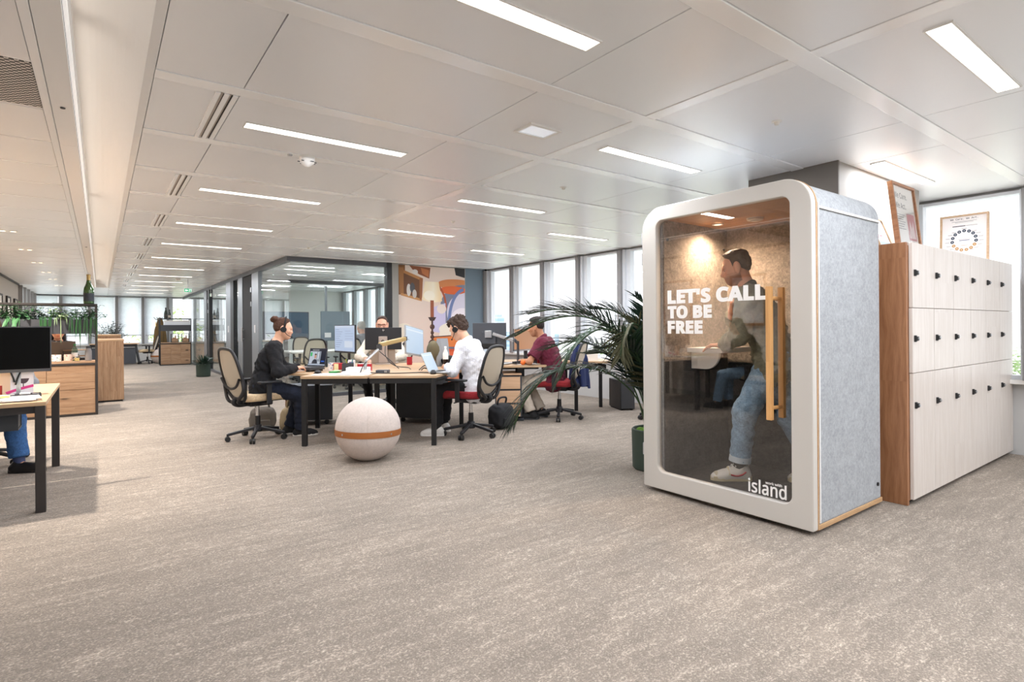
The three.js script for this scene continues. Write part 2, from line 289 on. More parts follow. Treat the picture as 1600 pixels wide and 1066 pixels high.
// glass meeting rooms
function partition(name, fn) { const p = struct(name); fn((n, g, m) => mesh(n, g, m, p)); }
partition('partition_front', (put) => {
  put('head_rail', b2(2.575, 4.4, 2.38, HC, -10.05, -9.97), M.darkMetal); put('floor_rail', b2(2.6, 4.5, 0, 0.06, -10.05, -9.97), M.darkMetal);
  put('pane', b2(2.64, 3.55, 0.06, 2.38, -10.016, -10.004), M.greenGlass); put('pane', b2(3.556, 4.4, 0.06, 2.38, -10.016, -10.004), M.greenGlass);
  put('post', b2(4.4, 4.5, 0, HC, -10.07, -9.96), M.black);
});
partition('partition_side', (put) => {
  const X = 2.62, box = (n, z0, z1, m, t = 0.08, y0 = 0, y1 = 2.38) => put(n, b2(X - t / 2, X + t / 2, y0, y1, z0, z1), m), pane = (z0, z1) => put('pane', b2(X - 0.006, X + 0.006, 0.06, 2.38, z0, z1), M.greenGlass);
  put('head_rail', b2(X - 0.045, X + 0.045, 2.38, HC, -25, -10.052), M.darkMetal); put('floor_rail', b2(X - 0.035, X + 0.035, 0, 0.06, -25, -10.052), M.darkMetal);
  pane(-11.1, -10.03); pane(-12.15, -11.106); box('post', -12.75, -12.15, M.postMetal);
  box('post', -14.2, -13.72, M.postMetal, 0.08); pane(-14.72, -14.2); box('post', -15.1, -14.72, M.black, 0.1); box('post', -15.75, -15.1, M.postMetal);
  pane(-17.0, -15.75); pane(-18.4, -17.006); box('post', -18.6, -18.4, M.black, 0.1); box('post', -19.5, -19.0, M.postMetal); pane(-21, -19.5); pane(-22.6, -21.006); pane(-24.9, -22.606);
});
for (const [i, z, h] of [[1, -12.76, -1], [2, -18.6, -1]]) {
  const d = struct('door_' + i), len = i === 1 ? 0.95 : 0.4;
  d.position.set(2.62, 0, z);
  mesh('door_leaf', b2(-0.03, 0.03, 0.02, 2.36, -len, 0), M.matBlack, d);
  mesh('door_handle', [rod([-0.07, 0.95, -len + 0.1], [-0.07, 1.25, -len + 0.1], 0.012), rod([-0.07, 1.0, -len + 0.1], [0, 1.0, -len + 0.1], 0.008), rod([-0.07, 1.2, -len + 0.1], [0, 1.2, -len + 0.1], 0.008)], M.silver, d);
  for (const y of [2.05, 1.75]) mesh('hinge', b2(-0.05, -0.03, y - 0.05, y + 0.05, -0.08, -0.02, 0.004), M.silver, d);
}
for (const z of [-12.45, -15.4]) { const s = thing('wall_switch', z > -13 ? 'small white switch plate on the steel post beside the nearer black door' : 'small white switch plate on the steel post further down the glass corridor wall', 'switch', [2.575, 1.22, z]); mesh('plate', bx(0.01, 0.16, 0.08, 0, 0, 0, 0.004), M.white, s); mesh('button', bx(0.008, 0.05, 0.05, -0.007, 0.03, 0, 0.003), M.paperGrey, s); mesh('button', bx(0.008, 0.05, 0.05, -0.007, -0.035, 0, 0.003), M.paperGrey, s); }
wall('partition_cross', b2(3.4, XR - 0.1, 0, HC, -19.1, -19.0), M.wallWhite);
partition('partition_inner', (put) => { put('head_rail', b2(2.7, XR - 0.1, 2.36, 2.44, -14.52, -14.44), M.darkMetal); put('pane', b2(2.7, 4.7, 0.05, 2.36, -14.486, -14.474), M.greenGlass); put('pane', b2(4.706, XR - 0.12, 0.05, 2.36, -14.486, -14.474), M.greenGlass); put('post', b2(4.68, 4.73, 0, 2.3, -14.5, -14.46), M.postMetal); });

// ---------------------------------------------------------------- lamps and ceiling fittings
const words = ['first', 'second', 'third', 'fourth', 'fifth', 'sixth', 'seventh', 'eighth', 'ninth', 'tenth', 'eleventh', 'twelfth', 'thirteenth', 'fourteenth'];
function lampLight(w, d, x, y, z, radiance, colour = 0xf3f7ff) { const l = new THREE.RectAreaLight(colour, radiance, w, d); l.position.set(x, y, z); l.rotation.x = -Math.PI / 2; l.name = 'lamp_light'; scene.add(l); return l; }
function linearLamp(x0, x1, z, label, group) {
  const t = thing('ceiling_lamp', label, 'ceiling lamp', [(x0 + x1) / 2, HC, z], 0, group), w = x1 - x0;
  mesh('housing', [bx(w + 0.016, 0.008, 0.008, 0, -0.004, 0.049), bx(w + 0.016, 0.008, 0.008, 0, -0.004, -0.049), bx(0.008, 0.008, 0.09, w / 2 + 0.004, -0.004, 0), bx(0.008, 0.008, 0.09, -w / 2 - 0.004, -0.004, 0)], M.white, t);
  mesh('diffuser', bx(w, 0.004, 0.09, 0, -0.003, 0), M.glow, t);
  lampLight(w, 0.09, (x0 + x1) / 2, HC - 0.012, z, LAMP);
}
for (let k = 0; k < 12; k++) linearLamp(0.72, 1.77, -1.78 - 1.92 * k + (k > 8 ? 0.08 * (k - 8) : 0), `long bright ceiling lamp in the row beside the white trough, ${words[k]} from the camera`, 'ceiling lamps in the row beside the trough');
for (let k = 0; k < 5; k++) linearLamp(2.84, 3.9, -0.82 - 1.94 * k, `long bright ceiling lamp in the middle row past the long strip, ${words[k]} from the camera`, 'ceiling lamps in the middle row');
for (const [k, z] of [-1.79, -3.74, -5.7, -7.65].entries()) linearLamp(4.84, 5.9, z, `long bright ceiling lamp in the row nearest the windows, ${words[k]} from the camera`, 'ceiling lamps in the window row');
for (const [x, z, n] of [[3.1, -12.2, 'nearer'], [4.9, -12.2, 'farther'], [3.4, -16.8, 'rear']]) linearLamp(x, x + 1.06, z, `long bright ceiling lamp inside the glass meeting rooms, the ${n} one`, 'ceiling lamps of the meeting rooms');
// the same fittings go on behind the camera
for (const [x, z, l] of [[0.72, 0.14, 'trough row, just overhead'], [0.72, 2.06, 'trough row, the rear one'], [2.84, 1.1, 'middle row, just overhead'], [2.84, 3.0, 'middle row, the rear one'], [4.84, 0.14, 'window row, just overhead'], [4.84, 2.06, 'window row, the rear one']]) linearLamp(x, x + 1.06, z, `long bright ceiling lamp behind the camera in the ${l}`, 'ceiling lamps behind the camera');
{
  const t = thing('cove_light', 'continuous bright light line along the left edge of the ceiling trough', 'cove light', [-0.1, HC, 0]);
  mesh('diffuser', b2(-0.008, 0.006, -0.002, 0.022, -20.3, ZB), M.slotGlow, t);
  for (let z = ZB - 1.6; z > -20; z -= 4) { const l = new THREE.RectAreaLight(0xfff3e4, COVE, 0.09, 3.9); l.position.set(-0.08, HC + 0.07, z); l.lookAt(0.3, HC + 0.12, z); l.name = 'cove_lamp_light'; scene.add(l); l.rotation.z += 0; const m = new THREE.Matrix4().makeBasis(V(0, 0, 1).cross(V(-0.96, -0.28, 0)), V(0, 0, 1), V(-0.96, -0.28, 0)); l.quaternion.setFromRotationMatrix(m); }
}
for (const [k, z] of [-5.36, -7.36, -9.36, -11.36, -13.4, -15.53, -17.58, -20.0].entries()) {
  const t = thing('downlight', `pair of small round warm downlights in the left ceiling, ${words[k]} pair from the camera`, 'downlight', [-0.92, HC, z], 0, 'pairs of downlights in the left ceiling');
  for (const s of [-0.05, 0.05]) { mesh('bezel', lathe([[0.03, 0], [0.042, 0], [0.042, -0.006], [0.03, -0.006]], 20).translate(s, 0, 0), M.white, t); mesh('lens', cyl(0.03, 0.03, 0.004, s, -0.003, 0, 20), M.glowWarm, t); }
  const l = new THREE.SpotLight(0xfff5ea, 26, 0, 0.95, 0.6); l.position.set(-0.92, HC - 0.03, z); l.target.position.set(-0.92, 0, z); l.shadow.radius = 2; l.name = 'downlight_light'; scene.add(l, l.target);
}
M.slot = plain(0xb9b0a8, 0.7); M.slotDark = plain(0x2b2724, 0.8);
for (let k = 0; k < 9; k++) {
  const z1 = -3.27 - 1.925 * k, t = thing('air_vent', `white linear air vent with two dark slots beside the trough, ${words[k]} from the camera`, 'air vent', [0.55, HC, z1 - 0.42], 0, 'linear air vents beside the trough');
  for (const x of [-0.042, 0, 0.042]) mesh('blade', bx(0.026, 0.012, 0.83, x, -0.003, 0, 0.003), M.band, t);
  mesh('slot', bx(0.018, 0.006, 0.83, -0.021, 0.001, 0), M.slot, t); mesh('slot', bx(0.018, 0.006, 0.83, 0.021, 0.001, 0), M.slot, t); mesh('gap', bx(0.007, 0.004, 0.82, 0.026, -0.003, 0), M.slotDark, t); mesh('gap', bx(0.004, 0.004, 0.82, -0.014, -0.003, 0), M.slotDark, t);
}
{
  const t = thing('emergency_light', 'square recessed emergency light with white frame in the perforated ceiling panel', 'light', [2.25, HC, -2.76]);
  mesh('frame', [bx(0.25, 0.012, 0.02, 0, -0.006, 0.08), bx(0.25, 0.012, 0.02, 0, -0.006, -0.08), bx(0.02, 0.012, 0.14, 0.115, -0.006, 0), bx(0.02, 0.012, 0.14, -0.115, -0.006, 0)], M.white, t);
  mesh('diffuser', bx(0.2, 0.006, 0.13, 0.0, -0.004, 0), plain(0xf4f7fb, 0.3, { emissive: 0xe8f2ff, emissiveIntensity: 0.35 }), t);
}
{
  const t = thing('smoke_detector', 'round white smoke detector with dark slits under the ceiling panels', 'smoke detector', [1.22, HC, -4.15]);
  mesh('base', cyl(0.058, 0.052, 0.018, 0, -0.009, 0, 28), M.white, t); mesh('body', lathe([[0, -0.075], [0.012, -0.075], [0.03, -0.062], [0.05, -0.045], [0.056, -0.02], [0.05, -0.018]], 28), M.white, t);
  for (const a of [0.4, 1.1, 1.9, 2.6, 3.6, 4.6, 5.5]) mesh('slit', bx(0.028, 0.006, 0.004, Math.sin(a) * 0.052, -0.042, Math.cos(a) * 0.052).translate(0, 0, 0), M.charcoal, t);
  const c = thing('ceiling_sensor', 'tiny round sensor stud beside the white smoke detector', 'sensor', [1.1, HC, -4.15]); mesh('stud', cyl(0.02, 0.016, 0.014, 0, -0.007, 0, 16), M.alu, c);
}
{ const c = thing('smoke_detector', 'distant small smoke detector on the ceiling over the far corridor', 'smoke detector', [1.55, HC, -15.9]); mesh('body', lathe([[0, -0.06], [0.03, -0.05], [0.055, -0.02], [0.06, 0]], 20), M.offWhite, c); }
for (const [i, x, z, where] of [[0, 3.35, -1.79, 'in front of the phone booth'], [1, 3.35, -3.75, 'above the palm'], [2, 3.35, -5.7, 'above the window desks'], [3, 2.6, -8.8, 'before the glass meeting room']]) {
  const t = thing('sprinkler_head', `small metal sprinkler cap in the ceiling ${where}`, 'sprinkler', [x, HC, z]); mesh('plate', cyl(0.03, 0.03, 0.006, 0, -0.003, 0, 18), M.white, t); mesh('cap', cyl(0.018, 0.012, 0.018, 0, -0.014, 0, 14), M.offWhite, t);
}
const exitTex = canvasTex(256, 128, (c, w, h) => { c.fillStyle = '#12a06a'; c.fillRect(0, 0, w, h); c.fillStyle = '#fff'; c.fillRect(168, 14, 76, 100); c.fillStyle = '#12a06a'; c.fillRect(186, 28, 40, 86); c.fillStyle = '#fff'; c.beginPath(); c.moveTo(20, 64); c.lineTo(70, 22); c.lineTo(70, 48); c.lineTo(130, 48); c.lineTo(130, 80); c.lineTo(70, 80); c.lineTo(70, 106); c.fill(); });
for (const [x, z, l, ry] of [[1.78, -16.1, 'green lit exit sign with a white arrow hanging over the corridor', 0], [2.56, -18.0, 'small square green exit sign on the glass corridor wall', -Math.PI / 2]]) {
  const t = thing('exit_sign', l, 'sign', [x, 2.2, z], ry), m = std({ color: 0xffffff, map: exitTex, emissive: 0xffffff, emissiveMap: exitTex, emissiveIntensity: 0.5, roughness: 0.4 }); const w = ry ? 0.1 : 0.16;
  mesh('case', bx(w + 0.01, 0.09, 0.03, 0, 0, 0, 0.004), M.white, t);
  mesh('face', new THREE.PlaneGeometry(w, 0.08).translate(0, 0, 0.0165), m, t);
  mesh('hanger', [rod([0, 0.04, 0], [0, HC - 2.2, 0], 0.006)], M.alu, t);
}
// framed pictures on the left wall
for (const [k, z, w] of [[0, -16.2, 'nearest'], [1, -17.6, 'second'], [2, -19.0, 'farthest'], [3, -4.95, 'reflected'], [4, -6.3, 'reflected']]) {
  const t = thing('picture_frame', k < 3 ? `dark framed pale print on the left wall, ${w} of the three above the planter` : `wood framed print on the left wall seen mirrored in the booth glass, ${k === 3 ? 'nearer' : 'farther'} one`, 'picture', [XL + 0.02, 1.62, z], Math.PI / 2);
  const W = 0.62, H = 0.82, fm = k < 3 ? M.frameBrown : M.walnut;
  mesh('frame', [bx(W, 0.04, 0.035, 0, H / 2 - 0.02, 0), bx(W, 0.04, 0.035, 0, -H / 2 + 0.02, 0), bx(0.04, H - 0.08, 0.035, W / 2 - 0.02, 0, 0), bx(0.04, H - 0.08, 0.035, -W / 2 + 0.02, 0, 0)], fm, t);
  mesh('print', bx(W - 0.07, H - 0.07, 0.012, 0, 0, -0.004), k < 3 ? M.paper : M.paperGrey, t);
}

// ---------------------------------------------------------------- the phone booth
const fontBold = await new FontLoader().loadAsync('fonts/droid/droid_sans_bold.typeface.json');
const fontReg = await new FontLoader().loadAsync('fonts/droid/droid_sans_regular.typeface.json');
function lettering(text, width, height, font, fat) { // flat letters in the plane facing +z, lower left corner at 0, 0
  const g = new TextGeometry(text, { font, size: 1, depth: 0.02, curveSegments: 6, bevelEnabled: fat > 0, bevelSize: fat, bevelThickness: 0.004, bevelSegments: 1 });
  g.computeBoundingBox(); const b = g.boundingBox; g.translate(-b.min.x, -b.min.y, -b.min.z); g.scale(width / (b.max.x - b.min.x), height / (b.max.y - b.min.y), 0.05); return g;
}
const BX = 3.28, BZ0 = -2.79, BZ1 = -1.55, BH = 2.085, BD = 0.95;
{
  // built with local x along the front (towards room +z), local z out of the front (room -x)
  const t = thing('phone_booth', 'white framed phone booth with grey felt sides, tinted glass door and a man inside', 'phone booth', [BX, 0, (BZ0 + BZ1) / 2], -Math.PI / 2);
  const W = BZ1 - BZ0, hole = (w, h, r, y) => roundRect(w, h, r, 0, y, THREE.Path);
  const fs = roundRect(W, BH - 0.03, [0.17, 0.17, 0.012, 0.012], 0, 0.03 + (BH - 0.03) / 2); fs.holes.push(hole(0.985, 1.83, 0.055, 0.155 + 0.915));
  mesh('door_frame', extrude(fs, 0.04, 0.006, 16).translate(0, 0, -0.04), plain(0xcac5bd, 0.42), t);
  mesh('door_glass', bx(1.02, 1.86, 0.006, 0, 1.07, -0.025), M.boothGlass, t);
  const ws = roundRect(W + 0.004, BH - 0.024, [0.172, 0.172, 0.012, 0.012], 0, 0.03 + (BH - 0.03) / 2); ws.holes.push(hole(1.06, 1.92, 0.04, 1.05));
  mesh('plywood_edge', extrude(ws, 0.012, 0, 16).translate(0, 0, -0.056), M.oakEdge, t, { uv: 2 });
  const ring = roundRect(W - 0.012, BH - 0.05, [0.16, 0.16, 0.03, 0.03], 0, 0.04 + (BH - 0.05) / 2); ring.holes.push(hole(1.0, 1.93, 0.03, 1.06));
  mesh('felt_shell', extrude(ring, BD - 0.1, 0.012, 16).translate(0, 0, -BD + 0.02 + 0.0), M.felt, t, { uv: 1.1 });
  mesh('back_panel', extrude(roundRect(W - 0.04, BH - 0.1, [0.14, 0.14, 0.01, 0.01], 0, 0.05 + (BH - 0.06) / 2), 0.03, 0.008).translate(0, 0, -BD - 0.01), M.felt, t, { uv: 1.1 });
  for (const s of [-1, 1]) mesh('white_trim', [bx(0.008, 1.86, 0.012, s * (W / 2 + 0.001), 0.97 + 0.03, -0.068, 0.002), bx(0.008, 0.014, BD - 0.09, s * (W / 2 + 0.0), 1.905, -0.5, 0.002)], M.white, t);
  for (const s of [-1, 1]) mesh('base_board', bx(0.012, 0.03, BD - 0.06, s * (W / 2 - 0.009), 0.041, -0.51, 0.003), M.oakEdge, t, { uv: 2 });
  mesh('plinth', bx(W - 0.12, 0.045, BD - 0.14, 0, 0.0225, -0.52), M.matBlack, t);
  // inside
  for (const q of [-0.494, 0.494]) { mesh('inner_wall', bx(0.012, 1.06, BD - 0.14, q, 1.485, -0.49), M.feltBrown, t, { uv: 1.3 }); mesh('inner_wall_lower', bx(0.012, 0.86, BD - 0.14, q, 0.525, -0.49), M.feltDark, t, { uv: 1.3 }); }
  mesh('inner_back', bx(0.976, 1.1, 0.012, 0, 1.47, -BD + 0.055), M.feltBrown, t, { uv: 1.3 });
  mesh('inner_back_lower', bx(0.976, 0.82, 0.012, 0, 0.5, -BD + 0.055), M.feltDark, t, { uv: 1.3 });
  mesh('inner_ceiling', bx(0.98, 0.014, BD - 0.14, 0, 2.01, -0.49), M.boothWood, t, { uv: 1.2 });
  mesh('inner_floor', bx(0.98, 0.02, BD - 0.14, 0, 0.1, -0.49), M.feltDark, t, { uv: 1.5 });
  const tb = roundRect(0.46, 0.42, [0, 0.13, 0, 0], 0, 0);
  const desk = mesh('shelf_desk', extrude(roundRect(0.3, 0.5, [0.0, 0.12, 0.0, 0.0], 0, 0), 0.028, 0.003).rotateX(-Math.PI / 2).translate(-0.34, 1.02, -0.6), M.white, t); void tb;
  mesh('shelf_skirt', extrude(roundRect(0.24, 0.13, [0, 0, 0.12, 0], 0, 0), 0.02, 0.002).translate(-0.365, 0.955, -0.42), M.white, t); void desk;
  const lamp = [-0.34, 1.998, -0.54]; // the booth's own lamp
  mesh('lamp_ring', lathe([[0.028, 0], [0.042, 0], [0.042, -0.008], [0.028, -0.008]]).translate(lamp[0], lamp[1], lamp[2]), M.white, t); mesh('lamp_lens', cyl(0.028, 0.028, 0.004, lamp[0], lamp[1] - 0.003, lamp[2]), M.glowWarm, t);
  mesh('fan_grille', [cyl(0.06, 0.055, 0.016, -0.06, 1.995, -0.58, 26), cyl(0.035, 0.03, 0.01, -0.06, 1.984, -0.58, 20)], M.offWhite, t);
  mesh('sensor_stud', [ball(0.012, -0.484, 1.86, -0.12, 10), ball(0.01, -0.484, 1.84, -0.84, 10)], M.black, t);
  // handle: two square beech bars joined through the glass
  const hx = 0.392;
  mesh('handle_bar', bx(0.034, 0.8, 0.03, hx, 1.05, 0.055, 0.004), M.beech, t, { uv: 1, rot: true }); mesh('handle_bar', bx(0.034, 0.8, 0.03, hx, 1.05, -0.085, 0.004), M.beech, t, { uv: 1, rot: true });
  for (const y of [0.72, 1.38]) mesh('handle_pin', rod([hx, y, -0.075], [hx, y, 0.045], 0.012), M.beech, t);
  for (const y of [1.87, 1.72, 0.3]) { const h = mesh('hinge', bx(0.012, 0.09, 0.05, -W / 2 - 0.004, y, -0.022, 0.003), M.alu, t); for (const q of [-0.03, 0, 0.03]) mesh('bolt', cyl(0.007, 0.007, 0.006, 0, 0, 0, 12).rotateX(Math.PI / 2).translate(-W / 2 + 0.03, y + q, 0.002), M.offWhite, h); }
  mesh('vent_button', cyl(0.012, 0.012, 0.008, 0, 0, 0, 14).rotateZ(Math.PI / 2).translate(W / 2 - 0.002, 0.155, -BD + 0.07), M.black, t);
  // lettering on the glass
  const ink = plain(0xf3f1ee, 0.6);
  mesh('lettering', lettering("LET'S CALL", 0.742, 0.1, fontBold, 0.055).translate(-0.41, 1.375, -0.02), ink, t);
  mesh('lettering', lettering('TO BE', 0.362, 0.092, fontBold, 0.055).translate(-0.41, 1.27, -0.02), ink, t);
  mesh('lettering', lettering('FREE', 0.29, 0.092, fontBold, 0.055).translate(-0.41, 1.163, -0.02), ink, t);
  mesh('lettering', lettering('island', 0.245, 0.088, fontReg, 0.022).translate(0.205, 0.168, -0.02), ink, t);
  mesh('lettering', lettering('work with', 0.104, 0.017, fontReg, 0.03).translate(0.318, 0.24, -0.02), ink, t);
  const l = new THREE.SpotLight(0xffe2c2, 6, 0, 1.4, 1); const q = V(lamp[0], lamp[1] - 0.02, lamp[2]).applyAxisAngle(V(0, 1, 0), -Math.PI / 2).add(t.position); l.position.copy(q); l.target.position.set(q.x, 0, q.z + 0.1); l.shadow.radius = 1.5; l.name = 'booth_lamp_light'; scene.add(l, l.target);
  t.userData.booth = 1; delete t.userData.booth;
}
// ---------------------------------------------------------------- lockers and the posters on them
const LX = 4.345, LZ = -1.42, LH = 1.77;
{
  const t = thing('locker_bank', 'bank of eighteen pale wood lockers with dark locks and a walnut end panel', 'lockers', [LX, 0, LZ]);
  const cw = 0.408, ys = [0.035, 0.888, 1.328, LH], x0 = 0.042;
  mesh('carcass', [b2(0.03, 2.485, 0.03, LH - 0.02, -0.47, -0.025)], M.walnut, t, { uv: 1.2, rot: true });
  mesh('plinth', b2(0.03, 2.48, 0, 0.03, -0.45, -0.05), M.matBlack, t);
  mesh('side_panel', b2(0.0, 0.03, 0.0, LH, -0.475, -0.024, 0.002), M.walnut, t, { uv: 1.2, rot: true });
  mesh('top_panel', b2(0.03, 2.49, LH - 0.02, LH, -0.475, -0.024, 0.002), M.ash[0], t, { uv: 1 });
  for (let r = 0; r < 3; r++) for (let c = 0; c < 6; c++) {
    const w = cw - 0.004, h = ys[r + 1] - ys[r] - 0.004, ajar = r === 1 && c === 0;
    const d = mesh('door', bx(w, h, 0.022, w / 2, h / 2, 0, 0.0015), M.ash[(r * 2 + c) % 3], t, { uv: 1, rot: true, off: (r * 6 + c) * 0.37 });
    d.position.set(x0 + c * cw, ys[r] + 0.002, -0.012);
    if (ajar) d.rotation.y = 0.0, d.position.x -= 0.004;
    const ly = (r === 0 ? 0.668 : r === 1 ? 1.118 : 1.562) - ys[r];
    mesh('lock', [bx(0.034, 0.03, 0.02, 0.045, ly, 0.02, 0.003), bx(0.022, 0.044, 0.014, 0.036, ly, 0.016, 0.003)], M.black, d);
    mesh('lock_plate', [bx(0.012, 0.03, 0.004, 0.068, ly, 0.013, 0.001), cyl(0.008, 0.008, 0.024, 0, 0, 0, 12).rotateX(Math.PI / 2).translate(0.05, ly, 0.024)], M.silver, d);
  }
}
{
  const tex = canvasTex(512, 600, (c, w, h) => {
    c.fillStyle = '#e9e7e2'; c.fillRect(0, 0, w, h); c.fillStyle = '#4e4f50'; c.font = 'bold 74px sans-serif'; c.fillText('We Care.', 40, 110); c.fillText('We Act.', 40, 205);
    c.fillStyle = '#77777a'; for (let i = 0; i < 7; i++) c.fillRect(40, 260 + i * 22, 200 - (i % 3) * 24, 7);
    c.fillStyle = '#c4888c'; c.fillRect(290, 240, 190, 250); c.fillStyle = '#e8d8d8'; c.beginPath(); c.moveTo(310, 470); c.lineTo(350, 300); c.lineTo(390, 380); c.lineTo(430, 300); c.lineTo(460, 470); c.fill();
  });
  const t = thing('framed_poster', 'large walnut framed poster reading We Care We Act leaning back on the lockers', 'poster', [5.14, LH, -1.66]);
  const g = new THREE.Group(); g.name = 'leaning_frame';
  const W = 0.46, H = 0.56, D = 0.035, lean = -0.11, put = (n, gs, m, o) => { const q = mesh(n, gs, m, t, o); q.rotation.x = lean; return q; }; void g;
  put('frame', [b2(-W / 2, W / 2, 0, 0.02, -D, 0), b2(-W / 2, W / 2, H - 0.02, H, -D, 0), b2(-W / 2, -W / 2 + 0.02, 0.02, H - 0.02, -D, 0), b2(W / 2 - 0.02, W / 2, 0.02, H - 0.02, -D, 0)], M.walnut, { uv: 1.5 });
  put('print', new THREE.PlaneGeometry(W - 0.04, H - 0.04).translate(0, H / 2, -0.016), std({ map: tex, roughness: 0.8 }));
  put('glass', bx(W - 0.04, H - 0.04, 0.002, 0, H / 2, -0.01), phy({ color: 0xffffff, transmission: 1, roughness: 0, ior: 1.7 }));
  put('backing', bx(W - 0.04, H - 0.04, 0.004, 0, H / 2, -0.026), M.walnut);
}
{
  const tex = canvasTex(512, 700, (c, w, h) => {
    c.fillStyle = '#efe9e6'; c.fillRect(0, 0, w, h); c.textAlign = 'center'; c.fillStyle = '#3c3a3a'; c.font = 'bold 34px monospace'; c.fillText('We Care. We Act.', w / 2, 44);
    c.fillStyle = '#8d8a8a'; c.fillRect(110, 66, 290, 5); c.fillRect(150, 80, 210, 5); c.fillStyle = '#2f2f35'; c.fillRect(120, 132, 150, 11); c.fillStyle = '#8d8a8a'; c.fillRect(276, 134, 130, 6);
    for (let i = 0; i < 15; i++) { const a = -Math.PI / 2 + (i / 15) * Math.PI * 2 + 0.0, x = w / 2 + Math.cos(a) * 138, y = 350 + Math.sin(a) * 140; c.fillStyle = Math.sin(a) > 0.25 ? '#b78850' : '#25364a'; c.beginPath(); c.ellipse(x, y, 22, 22, 0, 0, 7); c.fill(); c.fillStyle = '#e9e4df'; c.fillRect(x - 7, y - 4, 14, 8); c.fillStyle = '#9a9798'; const s = Math.cos(a) > 0.1 ? 1 : Math.cos(a) < -0.1 ? -1 : 0; c.fillRect(x + s * 58 - 30, y - 3 - (s ? 0 : 34), 60, 4); c.fillRect(x + s * 58 - 24, y + 5 - (s ? 0 : 34), 48, 4); }
    c.fillStyle = '#47597a'; c.fillRect(200, 344, 120, 9); c.fillStyle = '#b78850'; c.fillRect(220, 420, 80, 5); c.fillStyle = '#9a9798'; c.fillRect(190, 330, 140, 4);
    c.fillStyle = '#b05058'; c.fillRect(110, 590, 110, 8); c.fillStyle = '#6c6a6a'; for (let i = 0; i < 4; i++) c.fillRect(110, 616 + i * 18, 320 - i * 40, 5);
  });
  const t = thing('framed_poster', 'pale wood framed infographic poster with a ring of dark and ochre dots by the window', 'poster', [6.66, LH, -1.74], -Math.PI / 2);
  const W = 0.38, H = 0.5, D = 0.02, put = (n, gs, m, o) => { const q = mesh(n, gs, m, t, o); q.rotation.x = -0.06; return q; };
  put('frame', [b2(-W / 2, W / 2, 0, 0.018, -D, 0), b2(-W / 2, W / 2, H - 0.018, H, -D, 0), b2(-W / 2, -W / 2 + 0.018, 0.018, H - 0.018, -D, 0), b2(W / 2 - 0.018, W / 2, 0.018, H - 0.018, -D, 0)], M.oak, { uv: 1.5 });
  put('print', bx(W - 0.036, H - 0.036, 0.004, 0, H / 2, -0.014), M.paper); put('printed_sheet', new THREE.PlaneGeometry(W - 0.036, H - 0.036).translate(0, H / 2, -0.011), std({ map: tex, roughness: 0.7 }));
}
{
  const tex = canvasTex(256, 320, (c, w, h) => { c.fillStyle = '#f3eef0'; c.fillRect(0, 0, w, h); c.fillStyle = '#d8606a'; c.font = 'bold 90px sans-serif'; c.fillText('G', 20, 110); c.font = 'bold 70px sans-serif'; c.fillText('mm', 14, 200); c.fillStyle = '#a9c3d8'; c.fillRect(0, 230, w, 60); c.fillStyle = '#e2895e'; c.fillRect(0, 296, w, 24); });
  const t = thing('framed_print', 'small thin framed print with red letters leaning beside the large walnut frame', 'poster', [4.8, LH, -1.7]);
  const W = 0.24, H = 0.28, put = (n, gs, m, o) => { const q = mesh(n, gs, m, t, o); q.rotation.x = -0.35; return q; };
  put('frame', [b2(-W / 2, W / 2, 0, 0.01, -0.015, 0), b2(-W / 2, W / 2, H - 0.01, H, -0.015, 0), b2(-W / 2, -W / 2 + 0.01, 0.01, H - 0.01, -0.015, 0), b2(W / 2 - 0.01, W / 2, 0.01, H - 0.01, -0.015, 0)], M.oak, { uv: 2 });
  put('backing', bx(W - 0.02, H - 0.02, 0.004, 0, H / 2, -0.01), M.paper); put('printed_sheet', new THREE.PlaneGeometry(W - 0.02, H - 0.02).translate(0, H / 2, -0.007), std({ map: tex, roughness: 0.7 }));
}
